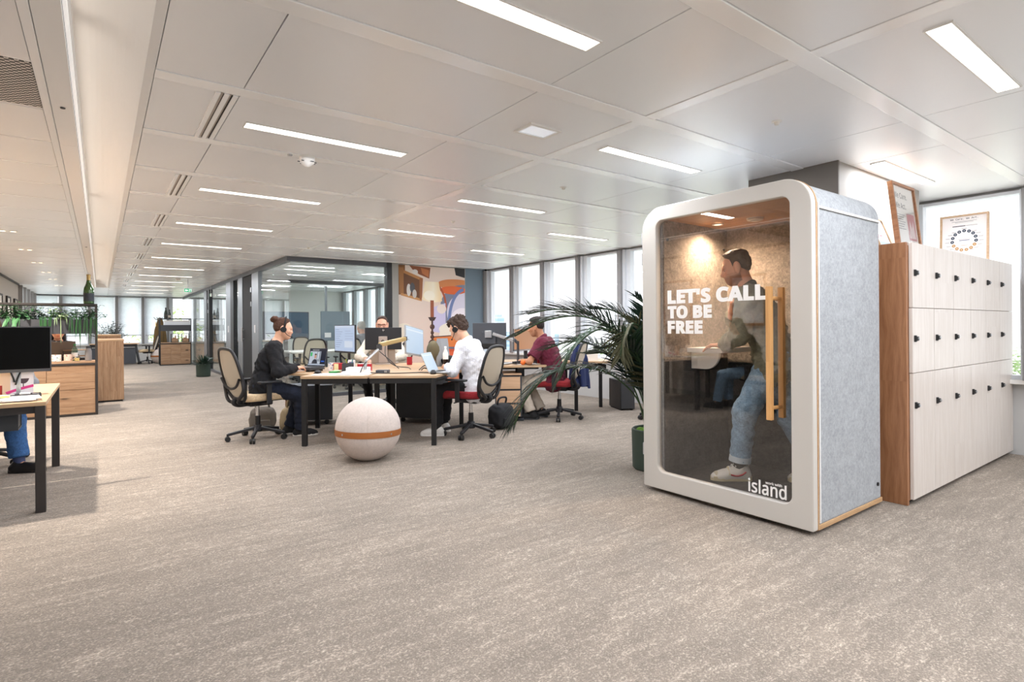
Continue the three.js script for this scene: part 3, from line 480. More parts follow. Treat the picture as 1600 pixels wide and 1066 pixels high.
// ---------------------------------------------------------------- sitting balls
const ballFabric = std({ map: feltTex(81, [202, 189, 181], 0.06), roughness: 1 });
function sittingBall(label, x, z, R, ry, tilt) {
  const t = thing('sitting_ball', label, 'ball', [x, 0, z], ry);
  const N = 8, prof = (th, ph) => { // seams pinch in slightly; the underside is flattened
    const s = Math.abs(((ph / (2 * Math.PI) * N) % 1) - 0.5) * 2, pinch = 1 - 0.012 * Math.exp(-((1 - s) ** 2) * 500) * Math.sin(th); let y = R * Math.cos(th) * 0.99; y = Math.max(y, -R * 0.955); return V(R * Math.sin(th) * Math.cos(ph) * pinch, y, R * Math.sin(th) * Math.sin(ph) * pinch); };
  const gs = (a0, a1) => { const pos = [], uv = [], idx = [], nu = 36, nv = 12; for (let i = 0; i <= nu; i++) for (let j = 0; j <= nv; j++) { const th = 0.28 + (Math.PI - 0.28) * i / nu, ph = a0 + (a1 - a0) * j / nv, p = prof(th, ph); pos.push(p.x, p.y, p.z); uv.push(ph * R * 2, th * R * 2); } for (let i = 0; i < nu; i++) for (let j = 0; j < nv; j++) { const a = i * (nv + 1) + j; idx.push(a, a + 1, a + nv + 1, a + 1, a + nv + 2, a + nv + 1); } const g = new THREE.BufferGeometry(); g.setAttribute('position', new THREE.Float32BufferAttribute(pos, 3)); g.setAttribute('uv', new THREE.Float32BufferAttribute(uv, 2)); g.setIndex(idx); g.computeVertexNormals(); return g; };
  const put = (n, g, m, o) => { const q = mesh(n, g, m, t, o); q.position.y = R * 0.955; q.rotation.z = tilt; return q; };
  for (let k = 0; k < N; k++) put('gore', gs(k * 2 * Math.PI / N, (k + 1) * 2 * Math.PI / N), ballFabric);
  const capPts = []; for (let i = 0; i <= 8; i++) { const a = 0.285 * i / 8; capPts.push([R * 1.003 * Math.sin(a), R * 0.993 * Math.cos(a)]); } put('top_cap', lathe(capPts.reverse(), 32), ballFabric);
  const leather = plain(0xa3602a, 0.5), band = []; for (let i = 0; i <= 4; i++) { const y = -0.028 + 0.056 * i / 4 - 0.02; band.push([Math.sqrt(R * R - y * y) + 0.004, y]); } put('leather_band', lathe(band, 56), leather);
  for (let k = 0; k < N; k += 2) { const a = k * 2 * Math.PI / N; put('band_clip', bx(0.012, 0.016, 0.004).translate(0, 0, R + 0.004).rotateY(a).translate(0, -0.02, 0), M.silver); }
}
{ const [x, z] = turned(-1.345, 5.2); sittingBall('pale round fabric sitting ball with a tan leather band in front of the desks', x, z, 0.297, 0.35, -0.035); }
sittingBall('distant pale sitting ball with a brown band half hidden behind the far cabinet', 1.75, -23.85, 0.3, 0.2, 0.0);

// ---------------------------------------------------------------- task chairs
M.seatBeige = std({ map: feltTex(85, [204, 180, 146], 0.15), roughness: 0.95 }); M.seatRed = std({ map: feltTex(87, [140, 34, 40], 0.2), roughness: 0.95 });
M.backMesh = phy({ color: 0xc4b7a2, roughness: 0.9, transmission: 0.3, thickness: 0, side: THREE.DoubleSide });
function makeChair(name, label, seatMat, turnBase = 0.3) {
  const t = thing(name, label, 'chair');
  const base = []; const P = M.blackPlastic;
  // five star base and castors
  for (let k = 0; k < 5; k++) {
    const a = turnBase + k * Math.PI * 0.4, s = Math.sin(a), c = Math.cos(a), g = new THREE.Group(); void g;
    const arm = bar([0.03 * s, 0.125, 0.03 * c], [0.3 * s, 0.075, 0.3 * c], 0.036, 0.03, 0.008); base.push(arm);
    const w = mesh('castor', [rod([0.3 * s, 0.085, 0.3 * c], [0.3 * s, 0.045, 0.3 * c], 0.011), ...[-1, 1].map((q) => rod([0.3 * s + c * 0.006 * q, 0.029, 0.3 * c - s * 0.006 * q], [0.3 * s + c * 0.026 * q, 0.029, 0.3 * c - s * 0.026 * q], 0.029, 0.027, 16)), bar([0.3 * s - c * 0.02, 0.05, 0.3 * c + s * 0.02], [0.3 * s + c * 0.02, 0.05, 0.3 * c - s * 0.02], 0.03, 0.016)], M.black, t); void w;
  }
  base.push(lathe([[0.0, 0.16], [0.04, 0.16], [0.05, 0.1], [0.045, 0.085], [0.0, 0.085]], 20));
  mesh('star_base', base, P, t);
  mesh('gas_lift', cyl(0.018, 0.018, 0.2, 0, 0.3, 0, 16), M.chrome, t);
  mesh('lift_sleeve', cyl(0.028, 0.03, 0.12, 0, 0.2, 0, 16), M.black, t);
  mesh('mechanism', [bx(0.2, 0.06, 0.26, 0, 0.405, 0.0, 0.015), bx(0.32, 0.025, 0.06, 0, 0.41, 0.02, 0.008), rod([0.1, 0.4, 0.05], [0.24, 0.39, 0.06], 0.007)], P, t);
  // cushion: rounded plan, front edge rolled down
  const sp = roundRect(0.48, 0.47, [0.13, 0.13, 0.1, 0.1]); const sg = extrude(sp, 0.03, 0.025, 10).rotateX(-Math.PI / 2); const p = sg.attributes.position;
  for (let i = 0; i < p.count; i++) { const z = p.getZ(i), x = p.getX(i); p.setY(i, p.getY(i) - Math.max(0, z - 0.1) ** 2 * 1.6 + 0.9 * x * x * 0.25); } sg.computeVertexNormals();
  mesh('seat', sg.translate(0, 0.455, 0.03), seatMat, t, { uv: 2.2 });
  mesh('seat_pan', extrude(roundRect(0.43, 0.42, 0.1), 0.014, 0.006, 8).rotateX(-Math.PI / 2).translate(0, 0.437, 0.03), P, t);
  // backrest: a closed loop leaning back, mesh stretched across, lumbar bow
  const bp = (x, y) => [x, y - 0.09, -0.215 - (y - 0.55) * 0.27 + 0.06 * Math.sin((y - 0.55) / 0.55 * Math.PI) * -0.35 + x * x * 0.75];
  const half = [[0.09, 0.53], [0.165, 0.6], [0.205, 0.72], [0.205, 0.86], [0.185, 0.99], [0.14, 1.075], [0.06, 1.1]];
  const loop = [...half, ...half.slice().reverse().map(([x, y]) => [-x, y])].map(([x, y]) => bp(x, y));
  const curve = new THREE.CatmullRomCurve3(loop.map((q) => V(...q)), true, 'catmullrom', 0.5);
  const fr = new THREE.TubeGeometry(curve, 84, 0.017, 8, true); fr.scale(1.0, 1, 1.0);
  mesh('back_frame', [fr, tube([[-0.17, 0.62], [-0.08, 0.57], [0, 0.56], [0.08, 0.57], [0.17, 0.62]].map(([x, y]) => { const q = bp(x, y); q[2] -= 0.015; return q; }), 0.016, 24, 8)], P, t);
  { const sh = new THREE.Shape(curve.getPoints(56).map((q) => new THREE.Vector2(q.x * 0.97, 0.815 + (q.y - 0.815) * 0.98))), rows = 16, pts = [], idx = [];
    const outline = curve.getPoints(160); const span = (y) => { let m = 0; for (const q of outline) if (Math.abs(q.y + 0.09 - y) < 0.012) m = Math.max(m, Math.abs(q.x)); return m; }; void sh;
    for (let i = 0; i <= rows; i++) { const y = 0.545 + 0.55 * i / rows, w = Math.max(0.03, span(y)); for (let j = 0; j <= 10; j++) { const x = w * (j / 5 - 1); pts.push(...bp(x, y)); } }
    for (let i = 0; i < rows; i++) for (let j = 0; j < 10; j++) { const a = i * 11 + j; idx.push(a, a + 1, a + 11, a + 1, a + 12, a + 11); }
    const g = new THREE.BufferGeometry(); g.setAttribute('position', new THREE.Float32BufferAttribute(pts, 3)); g.setIndex(idx); g.computeVertexNormals(); mesh('back_mesh', g, M.backMesh, t); }
  mesh('lumbar_bow', [tube([[-0.2, 0.78], [-0.12, 0.7], [0, 0.67], [0.12, 0.7], [0.2, 0.78]].map(([x, y]) => { const q = bp(x, y); q[2] -= 0.03; return q; }), 0.014, 24, 8), ...[-1, 1].map((s) => tube([bp(s * 0.2, 0.78), bp(s * 0.205, 0.66).map((v, i) => v + (i === 2 ? -0.03 : 0)), [s * 0.1, 0.44, -0.26], [s * 0.05, 0.41, -0.16]], 0.018, 20, 8))], P, t);
  mesh('back_stem', [tube([[0, 0.4, -0.1], [0, 0.4, -0.22], [0, 0.43, -0.265], [0, 0.48, -0.235]], 0.024, 20, 8)], P, t);
  for (const s of [-1, 1]) { const a = mesh('armrest', bx(0.085, 0.025, 0.25, s * 0.275, 0.645, 0.0, 0.012, 2), P, t); mesh('arm_post', [bx(0.022, 0.23, 0.055, s * 0.275, 0.525, -0.01, 0.006), bar([s * 0.275, 0.42, -0.01], [s * 0.12, 0.41, 0.0], 0.05, 0.022)], P, a); }
  return t;
}
const chairA = makeChair('task_chair', 'task chair with beige seat and pale mesh back under the woman in black', M.seatBeige);
const chairR = makeChair('task_chair', 'task chair with red seat and pale mesh back under the man in the white shirt', M.seatRed, 0.55);

// ---------------------------------------------------------------- desks
const topT = 0.026;
function legSet(t, legs, rails, y, m = M.black) { for (const [x, z] of legs) mesh('leg', bx(0.05, y, 0.05, x, y / 2, z, 0.003), m, t); if (rails.length) mesh('frame_rail', rails.map(([a, b]) => bar([a[0], y - 0.028, a[1]], [b[0], y - 0.028, b[1]], 0.04, 0.055)), m, t); }
// desk cut like a boomerang; local +x is side, local -z is away, on the turned grid
function boomerang(label, pts, legs, rails, o = {}) {
  const [x, z] = turned(...o.at), t = thing('office_desk', label, 'desk', [x, 0, z], TURN), H = o.h ?? 0.725;
  mesh('tabletop', slab(pts.map(([s, a]) => [s, -a]), H, topT, 0.002), M.oak, t, { uv: 0.7 });
  legSet(t, legs.map(([s, a]) => [s, -a]), rails.map((r) => r.map(([s, a]) => [s, -a])), H - topT);
  return t;
}
// cluster of three desks: O is where they meet; arms reach towards the camera and, at 120 degrees, to both sides away
const O = [-1.487, 6.46], gp = 0.012;
{
  const legs = (t) => t;
  boomerang('angled oak desk with black legs where the woman in black works', [[-gp, -0.7], [-0.7, -0.7], [-0.7, -0.4], [-1.25, -0.085], [-0.9, 0.51], [-gp, 0]], legs([[-0.67, -0.665], [-0.9, 0.38], [-0.06, -0.08]]), [[[-0.65, -0.665], [-gp, -0.665]], [[-0.05, -0.64], [-0.05, -0.1]]], { at: O });
  boomerang('angled oak desk with black legs where the man in the white shirt types', [[gp, -0.7], [0.7, -0.7], [0.76, -0.4], [0.86, -0.1], [1.05, 0.24], [0.9, 0.51], [gp, 0]], legs([[0.67, -0.665], [0.86, 0.38]]), [[[0.65, -0.665], [gp, -0.665]], [[0.05, -0.64], [0.05, -0.1]]], { at: O });
  boomerang('angled oak desk facing the camera where the man with glasses sits', [[0, gp], [-0.89, 0.53], [-0.85, 1.42], [0.6, 1.42], [0.89, 0.53]], legs([[-0.78, 1.36], [0.54, 1.36], [0, 0.5]]), [], { at: O });
}
{ // the desk by the windows
  const P = [[-0.24, 7.12], [0.44, 7.16], [0.44, 7.45], [0.66, 7.92], [1.38, 7.86], [1.38, 8.5], [-0.24, 8.5]];
  boomerang('oak desk by the windows where the man in the maroon shirt works', P, [[0.92, 8.08], [-0.2, 8.44], [1.33, 8.44]], [], { at: [0, 0] });
  const [x, z] = turned(0.1, 7.45), t = thing('table_support', 'dark grey steel column carrying the desk of the man in maroon', 'desk leg', [x, 0, z], TURN);
  mesh('column', [bx(0.12, 0.66, 0.08, 0, 0.36, 0, 0.006)], M.slate, t); mesh('foot', bx(0.09, 0.03, 0.6, 0, 0.015, -0.1, 0.006), M.slate, t); mesh('bracket', [bx(0.5, 0.035, 0.06, 0, 0.675, 0), bx(0.06, 0.035, 0.5, 0, 0.675, -0.05)], M.slate, t);
  const [x2, z2] = turned(1.0, 8.1), c = thing('cable_tray', 'black cable tray hanging under the window desk', 'cable tray', [x2, 0.6, z2], TURN); mesh('tray', [bx(0.7, 0.012, 0.12, 0, 0, 0), bx(0.7, 0.07, 0.01, 0, 0.035, 0.06), bx(0.7, 0.07, 0.01, 0, 0.035, -0.06)], M.black, c); mesh('hanger', [bx(0.03, 0.1, 0.1, -0.25, 0.05, 0), bx(0.03, 0.1, 0.1, 0.25, 0.05, 0)], M.black, c);
}
// left desks, square with the room, back to back
function straightDesk(label, x0, x1, z0, z1, legs) { const t = thing('office_desk', label, 'desk', [x0, 0, z0]); const w = x1 - x0, d = z1 - z0, H = 0.742; mesh('tabletop', slab([[0, 0], [w, 0], [w, d], [0, d]], H, topT), M.oak, t, { uv: 0.7 }); const hy = H - topT; for (const [x, z] of legs) mesh('leg', bx(0.055, hy, 0.055, x - x0, hy / 2, z - z0, 0.003), M.frameBrown, t); mesh('frame_rail', [bx(w - 0.1, 0.05, 0.045, w / 2, hy - 0.025, d - 0.05), bx(w - 0.1, 0.05, 0.045, w / 2, hy - 0.025, 0.05)], M.frameBrown, t); return t; }
const nearDesk = straightDesk('oak desk with dark brown legs at the picture edge, the half with the black screen', -1.7, -0.295, -5.68, -4.88, [[-0.327, -4.912], [-1.66, -4.912], [-1.66, -5.65]]);
const farDesk = straightDesk('oak desk with dark brown legs behind the black screen, facing the planter shelf', -1.7, -0.295, -6.52, -5.7, [[-0.327, -6.485], [-1.66, -6.485]]); void nearDesk; void farDesk;
{ const c = thing('cable_tray', 'dark cable tray under the near edge of the left desk', 'cable tray', [-0.95, 0.55, -5.14]); mesh('tray', [bx(1.0, 0.014, 0.2, 0, 0, 0), bx(1.0, 0.12, 0.012, 0, 0.06, 0.1), bx(1.0, 0.12, 0.012, 0, 0.06, -0.1)], M.charcoal, c); mesh('hanger', [bx(0.03, 0.14, 0.2, 0.48, 0.07, 0), bx(0.03, 0.14, 0.2, -0.48, 0.07, 0)], M.charcoal, c); }
// pedestals
function pedestal(label, s, a, ry, wood = true, w = 0.42, d = 0.56, h = 0.56) {
  const [x, z] = turned(s, a), t = thing('drawer_pedestal', label, 'drawer unit', [x, 0, z], ry);
  mesh('body', [b2(-w / 2, w / 2, 0.06, h, -d / 2, d / 2 - 0.02, 0.006)], M.slate, t); mesh('top', b2(-w / 2, w / 2, h, h + 0.02, -d / 2, d / 2, 0.004), wood && h > 0.5 ? M.drawerWood : M.slate, t, { uv: 1 });
  for (let k = 0; k < 3; k++) { const y0 = 0.07 + k * (h - 0.07) / 3, y1 = 0.07 + (k + 1) * (h - 0.07) / 3 - 0.02; const dr = mesh('drawer', b2(-w / 2 + 0.012, w / 2 - 0.02, y0, y1, d / 2 - 0.02, d / 2, 0.002), wood ? M.drawerWood : M.slate, t, { uv: 1, off: k * 0.3 }); mesh('handle', bx(w - 0.06, 0.012, 0.008, 0, y1 + 0.004, d / 2 - 0.004), M.charcoal, dr); }
  for (const q of [-1, 1]) for (const r of [-1, 1]) mesh('castor', rod([q * (w / 2 - 0.06) - 0.012, 0.03, r * (d / 2 - 0.07)], [q * (w / 2 - 0.06) + 0.012, 0.03, r * (d / 2 - 0.07)], 0.03, 0.03, 14), M.black, t);
}
pedestal('dark drawer unit with wooden fronts under the desk of the woman in black', -2.62, 7.22, facingT(-0.95, -0.3), true, 0.42, 0.56, 0.48);
pedestal('plain dark drawer unit under the desk of the man in the white shirt', -1.18, 7.35, facingT(0.9, -0.3), false, 0.42, 0.56, 0.55);
pedestal('drawer unit with three pale wooden drawers under the window desk', -0.06, 7.42, facingT(0.04, -1), true, 0.34, 0.5, 0.6);

// ---------------------------------------------------------------- screens and things on the desks
const TT = 0.725; // desk top of the cluster
M.screenBlack = phy({ color: 0x020202, roughness: 0.3, specularIntensity: 0.25 });
function glowTex(tex, k) { return std({ color: 0x101010, map: tex, emissive: 0xffffff, emissiveMap: tex, emissiveIntensity: k, roughness: 0.3 }); }
const docTex = canvasTex(320, 200, (c, w, h) => { c.fillStyle = '#bfd2ee'; c.fillRect(0, 0, w, h); c.fillStyle = '#cfdcf2'; c.fillRect(0, 0, w, 18); c.fillStyle = '#7b8db4'; for (let i = 0; i < 9; i++) c.fillRect(16, 30 + i * 17, 60 + (i * 53 % 70), 3); c.fillStyle = '#a5b7d6'; for (let i = 0; i < 7; i++) c.fillRect(170, 40 + i * 20, 90 + (i * 37 % 40), 4); c.fillStyle = '#dbe6f6'; c.fillRect(160, 120, 130, 50); });
const paleTex = canvasTex(320, 200, (c, w, h) => { const g = c.createLinearGradient(0, 0, w, h); g.addColorStop(0, '#d4e4f4'); g.addColorStop(1, '#c0d6ee'); c.fillStyle = g; c.fillRect(0, 0, w, h); c.fillStyle = '#e6f0f9'; c.fillRect(0, 20, w, 10); });
const peachTex = canvasTex(320, 200, (c, w, h) => { const g = c.createLinearGradient(0, 0, 0, h); g.addColorStop(0, '#d9a27a'); g.addColorStop(1, '#e9ad86'); c.fillStyle = g; c.fillRect(0, 0, w, h); });
const callTex = canvasTex(320, 200, (c, w, h) => { // a video call: a seated caller before a pale wall
  c.fillStyle = '#1d2231'; c.fillRect(0, 0, w, h); c.fillStyle = '#d8d8d8'; for (let i = 0; i < 9; i++) c.fillRect(56 + i * 14, 12, 9, 8); c.fillStyle = '#b8c0cc'; c.fillRect(14, 30, 210, 150); c.fillStyle = '#8b939e'; c.fillRect(150, 30, 74, 120); c.fillStyle = '#d6dde4'; c.fillRect(168, 34, 18, 90); c.fillStyle = '#27b35c'; c.fillRect(24, 44, 34, 46);
  c.fillStyle = '#2b303c'; c.beginPath(); c.ellipse(122, 176, 52, 52, 0, Math.PI, 0); c.fill(); c.fillStyle = '#c09078'; c.beginPath(); c.ellipse(124, 92, 20, 27, 0, 0, 7); c.fill(); c.fillStyle = '#3a2a24'; c.beginPath(); c.ellipse(124, 74, 22, 16, 0, Math.PI, 0); c.fill();
  c.fillStyle = '#2a62c8'; c.fillRect(242, 140, 60, 14); c.fillStyle = '#c8d4e4'; c.fillRect(0, 184, w, 10); });
const logoTex = (bg, fg) => canvasTex(256, 256, (c, w, h) => { c.fillStyle = bg; c.fillRect(0, 0, w, h); c.strokeStyle = fg; c.fillStyle = fg; c.lineWidth = 15; c.lineCap = 'butt'; c.transform(1, 0, -0.32, 1, 42, 0); // slanted h and p
  c.beginPath(); c.moveTo(86, 40); c.lineTo(86, 176); c.moveTo(86, 112); c.quadraticCurveTo(118, 88, 126, 112); c.lineTo(126, 176); c.moveTo(160, 96); c.lineTo(160, 220); c.moveTo(160, 112); c.quadraticCurveTo(200, 84, 204, 120); c.quadraticCurveTo(204, 178, 160, 166); c.stroke(); });
const hpDark = logoTex('#1c1a19', '#d8d4cf');
const hpDisc = canvasTex(256, 256, (c, w, h) => { c.fillStyle = '#1f1d1c'; c.fillRect(0, 0, w, h); c.strokeStyle = '#b9b0a8'; c.lineWidth = 15; c.transform(1, 0, -0.32, 1, 36, 0); c.beginPath(); c.moveTo(104, 20); c.lineTo(104, 176); c.moveTo(104, 112); c.quadraticCurveTo(132, 92, 138, 112); c.lineTo(138, 176); c.moveTo(160, 236); c.lineTo(160, 92); c.moveTo(160, 104); c.quadraticCurveTo(194, 90, 194, 120); c.quadraticCurveTo(194, 166, 160, 160); c.stroke(); });
// monitor: screen faces local +z, origin at the middle of the screen
function monitor(label, pos, ry, w, h, face, o = {}) {
  const t = thing('monitor', label, 'monitor', pos, ry), q = new THREE.Group(); q.name = 'display'; q.rotation.set(o.tilt ?? 0, 0, o.roll ?? 0); t.add(q);
  mesh('case', bx(w, h, 0.02, 0, 0, -0.011, 0.005), o.caseMat ?? M.blackPlastic, q); mesh('screen', bx(w - 0.014, h - 0.03, 0.002, 0, 0.007, 0), face, q);
  mesh('bezel', [bx(w, 0.022, 0.004, 0, -h / 2 + 0.011, 0.0), bx(w, 0.008, 0.004, 0, h / 2 - 0.004, 0), bx(0.007, h, 0.004, w / 2 - 0.0035, 0, 0), bx(0.007, h, 0.004, -w / 2 + 0.0035, 0, 0)], o.bezel ?? o.caseMat ?? M.blackPlastic, q);
  mesh('rear_hump', bx(w * 0.42, h * 0.5, 0.025, 0, -h * 0.08, -0.032, 0.01), o.backMat ?? M.charcoal, q);
  return t;
}
const at = (s, a, y) => { const [x, z] = turned(s, a); return [x, y, z]; };
{
  const d = facingT(-0.76, -0.65), m = monitor('angled monitor with pale blue documents facing the woman in black', at(-2.1, 7.0, 1.085), d, 0.6, 0.35, glowTex(docTex, 0.75));
  mesh('stand', [bx(0.05, 0.3, 0.02, 0, -0.2, -0.06, 0.006), bx(0.22, 0.012, 0.2, 0, -0.354, -0.03, 0.005)], M.blackPlastic, m);
}
{
  const d = facingT(0.93, -0.2), m = monitor('tilted bright pale monitor on the jointed arm facing the man in the white shirt', at(-1.2, 6.9, 1.05), d, 0.56, 0.35, glowTex(paleTex, 0.85), { roll: -0.12, tilt: -0.06, caseMat: M.alu, bezel: M.alu });
  void m;
}
{ // jointed arm: foot on the desk edge, leaning post, gas spring arm
  const A = at(-1.6, 6.05, TT), t = thing('screen_support', 'jointed silver and beige monitor arm clamped near the front edge of the shared desk', 'monitor arm', A, TURN);
  const tan = std({ color: 0xb9a06c, roughness: 0.4, metalness: 0.3 });
  mesh('clamp', [bx(0.12, 0.02, 0.09, 0, 0.01, 0, 0.006), cyl(0.032, 0.036, 0.03, 0, 0.03, 0, 20)], M.offWhite, t);
  mesh('post', [rod([0, 0.03, 0], [0.012, 0.14, -0.02], 0.017), rod([0.012, 0.14, -0.02], [0.11, 0.265, -0.22], 0.016)], M.silver, t);
  mesh('joint', [cyl(0.03, 0.03, 0.055, 0.11, 0.275, -0.22, 18), rod([0.11, 0.3, -0.19], [0.11, 0.3, -0.26], 0.02)], M.charcoal, t);
  mesh('spring_arm', [bar([0.11, 0.305, -0.22], [0.33, 0.365, -0.6], 0.045, 0.05, 0.012)], tan, t);
  mesh('screen_mount', [rod([0.33, 0.365, -0.6], [0.36, 0.33, -0.74], 0.016), cyl(0.022, 0.022, 0.05, 0.33, 0.365, -0.6, 16)], M.charcoal, t);
  mesh('cable', tube([[0.13, 0.3, -0.24], [0.07, 0.2, -0.14], [0.0, 0.1, 0.03], [-0.03, 0.02, 0.06]], 0.006, 24, 6), M.black, t);
}
{ // the monitor seen from behind
  const ry = facingT(-0.06, 1), m = monitor('black monitor seen from behind with a silver stand before the man with glasses', at(-1.75, 7.6, 1.075), ry, 0.49, 0.3, M.screenBlack, {});
  const D = m.getObjectByName('display'); D.getObjectByName('rear_hump').geometry = bx(0.1, 0.001, 0.001, 0, 0, -0.02);
  D.remove(D.getObjectByName('rear_hump'));
  const st = mesh('stand', [bx(0.115, 0.36, 0.02, 0, -0.15, -0.036, 0.004), bx(0.2, 0.012, 0.2, 0, -0.343, 0.0, 0.004)], std({ color: 0xb9aaa0, roughness: 0.35, metalness: 0.3 }), m);
  mesh('logo', new THREE.CircleGeometry(0.021, 28).rotateY(Math.PI).translate(0, -0.035, -0.0475), std({ map: hpDisc, roughness: 0.5 }), st);
  mesh('logo', new THREE.PlaneGeometry(0.05, 0.05).rotateY(Math.PI).translate(0, 0.115, -0.0225), std({ map: hpDark, roughness: 0.5 }), D);
}
// laptops: keyboard deck lies at the origin, lid hinged at local -z, opens towards local +z
function laptop(label, pos, ry, open, face, m, w = 0.31, d = 0.21) {
  const t = thing('laptop', label, 'laptop', pos, ry);
  mesh('deck', bx(w, 0.014, d, 0, 0.009, 0, 0.004), m, t); mesh('keyboard', bx(w - 0.04, 0.002, d * 0.5, 0, 0.0165, -d * 0.12), M.black, t);
  const l = mesh('lid', bx(w, d, 0.007, 0, d / 2, 0, 0.003), m, t); l.position.set(0, 0.014, -d / 2); l.rotation.x = -open;
  mesh('screen', bx(w - 0.012, d - 0.014, 0.0015, 0, d / 2, 0.0042), face, l); return t;
}
laptop('black laptop showing a video call in front of the woman in black', at(-2.37, 6.5, TT + 0.035), facingT(-0.5, -0.85), 0.22, glowTex(callTex, 0.9), M.charcoal, 0.3, 0.215);
{ const t = thing('notepad', 'tan notepad under the hands of the woman in black', 'notepad', at(-2.52, 6.4, TT), facingT(-0.7, -0.6)); mesh('cover', bx(0.3, 0.012, 0.2, 0, 0.006, 0, 0.003), M.oakEdge, t, { uv: 2 }); mesh('pages', bx(0.28, 0.004, 0.18, 0, 0.014, 0), M.paper, t); }
{ const t = thing('laptop_stand', 'low wooden riser under the video call laptop', 'stand', at(-2.37, 6.5, TT), facingT(-0.5, -0.85)); mesh('plate', bx(0.3, 0.014, 0.22, 0, 0.027, 0, 0.003), M.charcoal, t); mesh('foot', bx(0.26, 0.02, 0.03, 0, 0.01, 0.08), M.black, t); mesh('foot', bx(0.26, 0.02, 0.03, 0, 0.01, -0.08), M.black, t); }
laptop('silver laptop with a pale screen under the hands of the man in the white shirt', at(-0.76, 6.12, TT + 0.004), facingT(0.93, -0.2), 0.42, glowTex(paleTex, 0.9), M.alu, 0.31, 0.22);
laptop('grey laptop seen from behind below the black monitor', at(-1.76, 7.75, TT + 0.004), facingT(0.0, 1), 0.12, M.screenBlack, std({ color: 0xb3a89e, roughness: 0.4, metalness: 0.3 }), 0.33, 0.22);
// small things
function mug(label, pos, m, r = 0.04, h = 0.095, handle = true, ry = 0) { const t = thing('mug', label, 'mug', pos, ry); const cup = lathe([[0, 0.004], [r * 0.9, 0], [r, 0.01], [r, h], [r - 0.004, h], [r - 0.005, 0.012], [0, 0.01]], 24), cp = cup.attributes.position; for (let i = 0; i < cp.count; i++) cup.attributes.uv.setY(i, cp.getY(i) / h); mesh('cup', cup, m, t); if (handle) mesh('handle', new THREE.TorusGeometry(h * 0.26, 0.006, 8, 18, Math.PI * 1.1).rotateZ(-Math.PI / 2 - 0.1).translate(r - 0.003, h * 0.52, 0), m, t); return t; }
const spots = (bg, cols, n, seed) => { const r = mulberry(seed); return canvasTex(256, 128, (c, w, h) => { c.fillStyle = bg; c.fillRect(0, 0, w, h); for (let i = 0; i < n; i++) { c.fillStyle = cols[i % cols.length]; c.save(); c.translate(r() * w, r() * h); c.rotate(r() * 6); const s = 6 + r() * 11; c.fillRect(-s / 2, -s / 3, s, s * 0.7); c.restore(); } }); };
mug('white mug with blue, yellow and red patches beside the video call laptop', at(-2.07, 6.42, TT), std({ map: spots('#eceae6', ['#2b4aa0', '#e5b93a', '#c23a35', '#27418a'], 46, 5), roughness: 0.35 }), 0.045, 0.1, true, 0.4);
mug('plain bright red mug behind the tilted monitor', at(-1.37, 7.45, TT), M.red, 0.036, 0.105, false);
mug('teal mug near the middle of the shared desk', at(-1.77, 6.55, TT), M.teal, 0.034, 0.08, false);
mug('small yellow cup beyond the hands of the man in the white shirt', at(-0.63, 6.62, TT), M.yellow, 0.034, 0.075, false);
{ const t = thing('pen_pot', 'dark square pen pot with pens on the desk of the woman in black', 'pen pot', at(-1.86, 6.32, TT), TURN); mesh('pot', [bx(0.1, 0.1, 0.004, 0, 0.05, 0.05), bx(0.1, 0.1, 0.004, 0, 0.05, -0.05), bx(0.004, 0.1, 0.1, 0.05, 0.05, 0), bx(0.004, 0.1, 0.1, -0.05, 0.05, 0), bx(0.1, 0.004, 0.1, 0, 0.002, 0)], M.charcoal, t); [[M.green, -0.02, 0.1], [M.yellow, 0.01, -0.2], [M.black, -0.03, 0.3], [M.teal, 0.03, 0.25]].forEach(([m, x, q]) => mesh('pen', rod([x, 0.01, 0], [x + q * 0.12, 0.145, 0.02], 0.005), m, t)); }
{ const t = thing('letter_tray', 'small red box folder on the desk of the woman in black', 'folder', at(-1.69, 6.4, TT), TURN); mesh('box', [bx(0.16, 0.085, 0.05, 0, 0.0425, 0, 0.004)], M.red, t); mesh('paper_edge', bx(0.14, 0.004, 0.04, 0, 0.088, 0), M.paper, t); }
{ const t = thing('letter_tray', 'dark red card holder left of the pen pot', 'folder', at(-1.98, 6.36, TT), TURN); mesh('box', [bx(0.1, 0.1, 0.05, 0, 0.05, 0, 0.004)], M.red, t); mesh('sticky_note', bx(0.05, 0.075, 0.003, -0.015, 0.055, 0.028), plain(0xe8d9a6, 0.9), t); }
{ const t = thing('desk_calendar', 'small white card standing behind the pen pot', 'card', at(-1.86, 6.46, TT), TURN); mesh('card', bx(0.09, 0.13, 0.004, 0, 0.065, 0), M.paper, t); mesh('print', bx(0.05, 0.03, 0.001, 0, 0.09, 0.003), plain(0x7a6aa8, 0.8), t); }
function sheets(label, pos, ry, n, w, d, seed, m = M.paper, cat = 'papers') { const r = mulberry(seed), t = thing('paper_stack', label, cat, pos, ry); for (let i = 0; i < n; i++) { const s = mesh('sheet', bx(w * (0.9 + r() * 0.1), 0.003, d * (0.9 + r() * 0.1), 0, 0.0016 + i * 0.0032, 0), m, t); s.position.set((r() - 0.5) * 0.05, 0, (r() - 0.5) * 0.04); s.rotation.y = (r() - 0.5) * 0.3; } return t; }
sheets('pile of white papers right of the pen pot', at(-1.72, 6.12, TT), TURN + 0.1, 7, 0.3, 0.21, 3);
{ const t = thing('booklet', 'thick white booklet on top of the paper pile', 'booklet', at(-1.7, 6.17, TT + 0.023), TURN + 0.05); mesh('pages', bx(0.24, 0.04, 0.14, 0, 0.02, 0, 0.004), M.paper, t); }
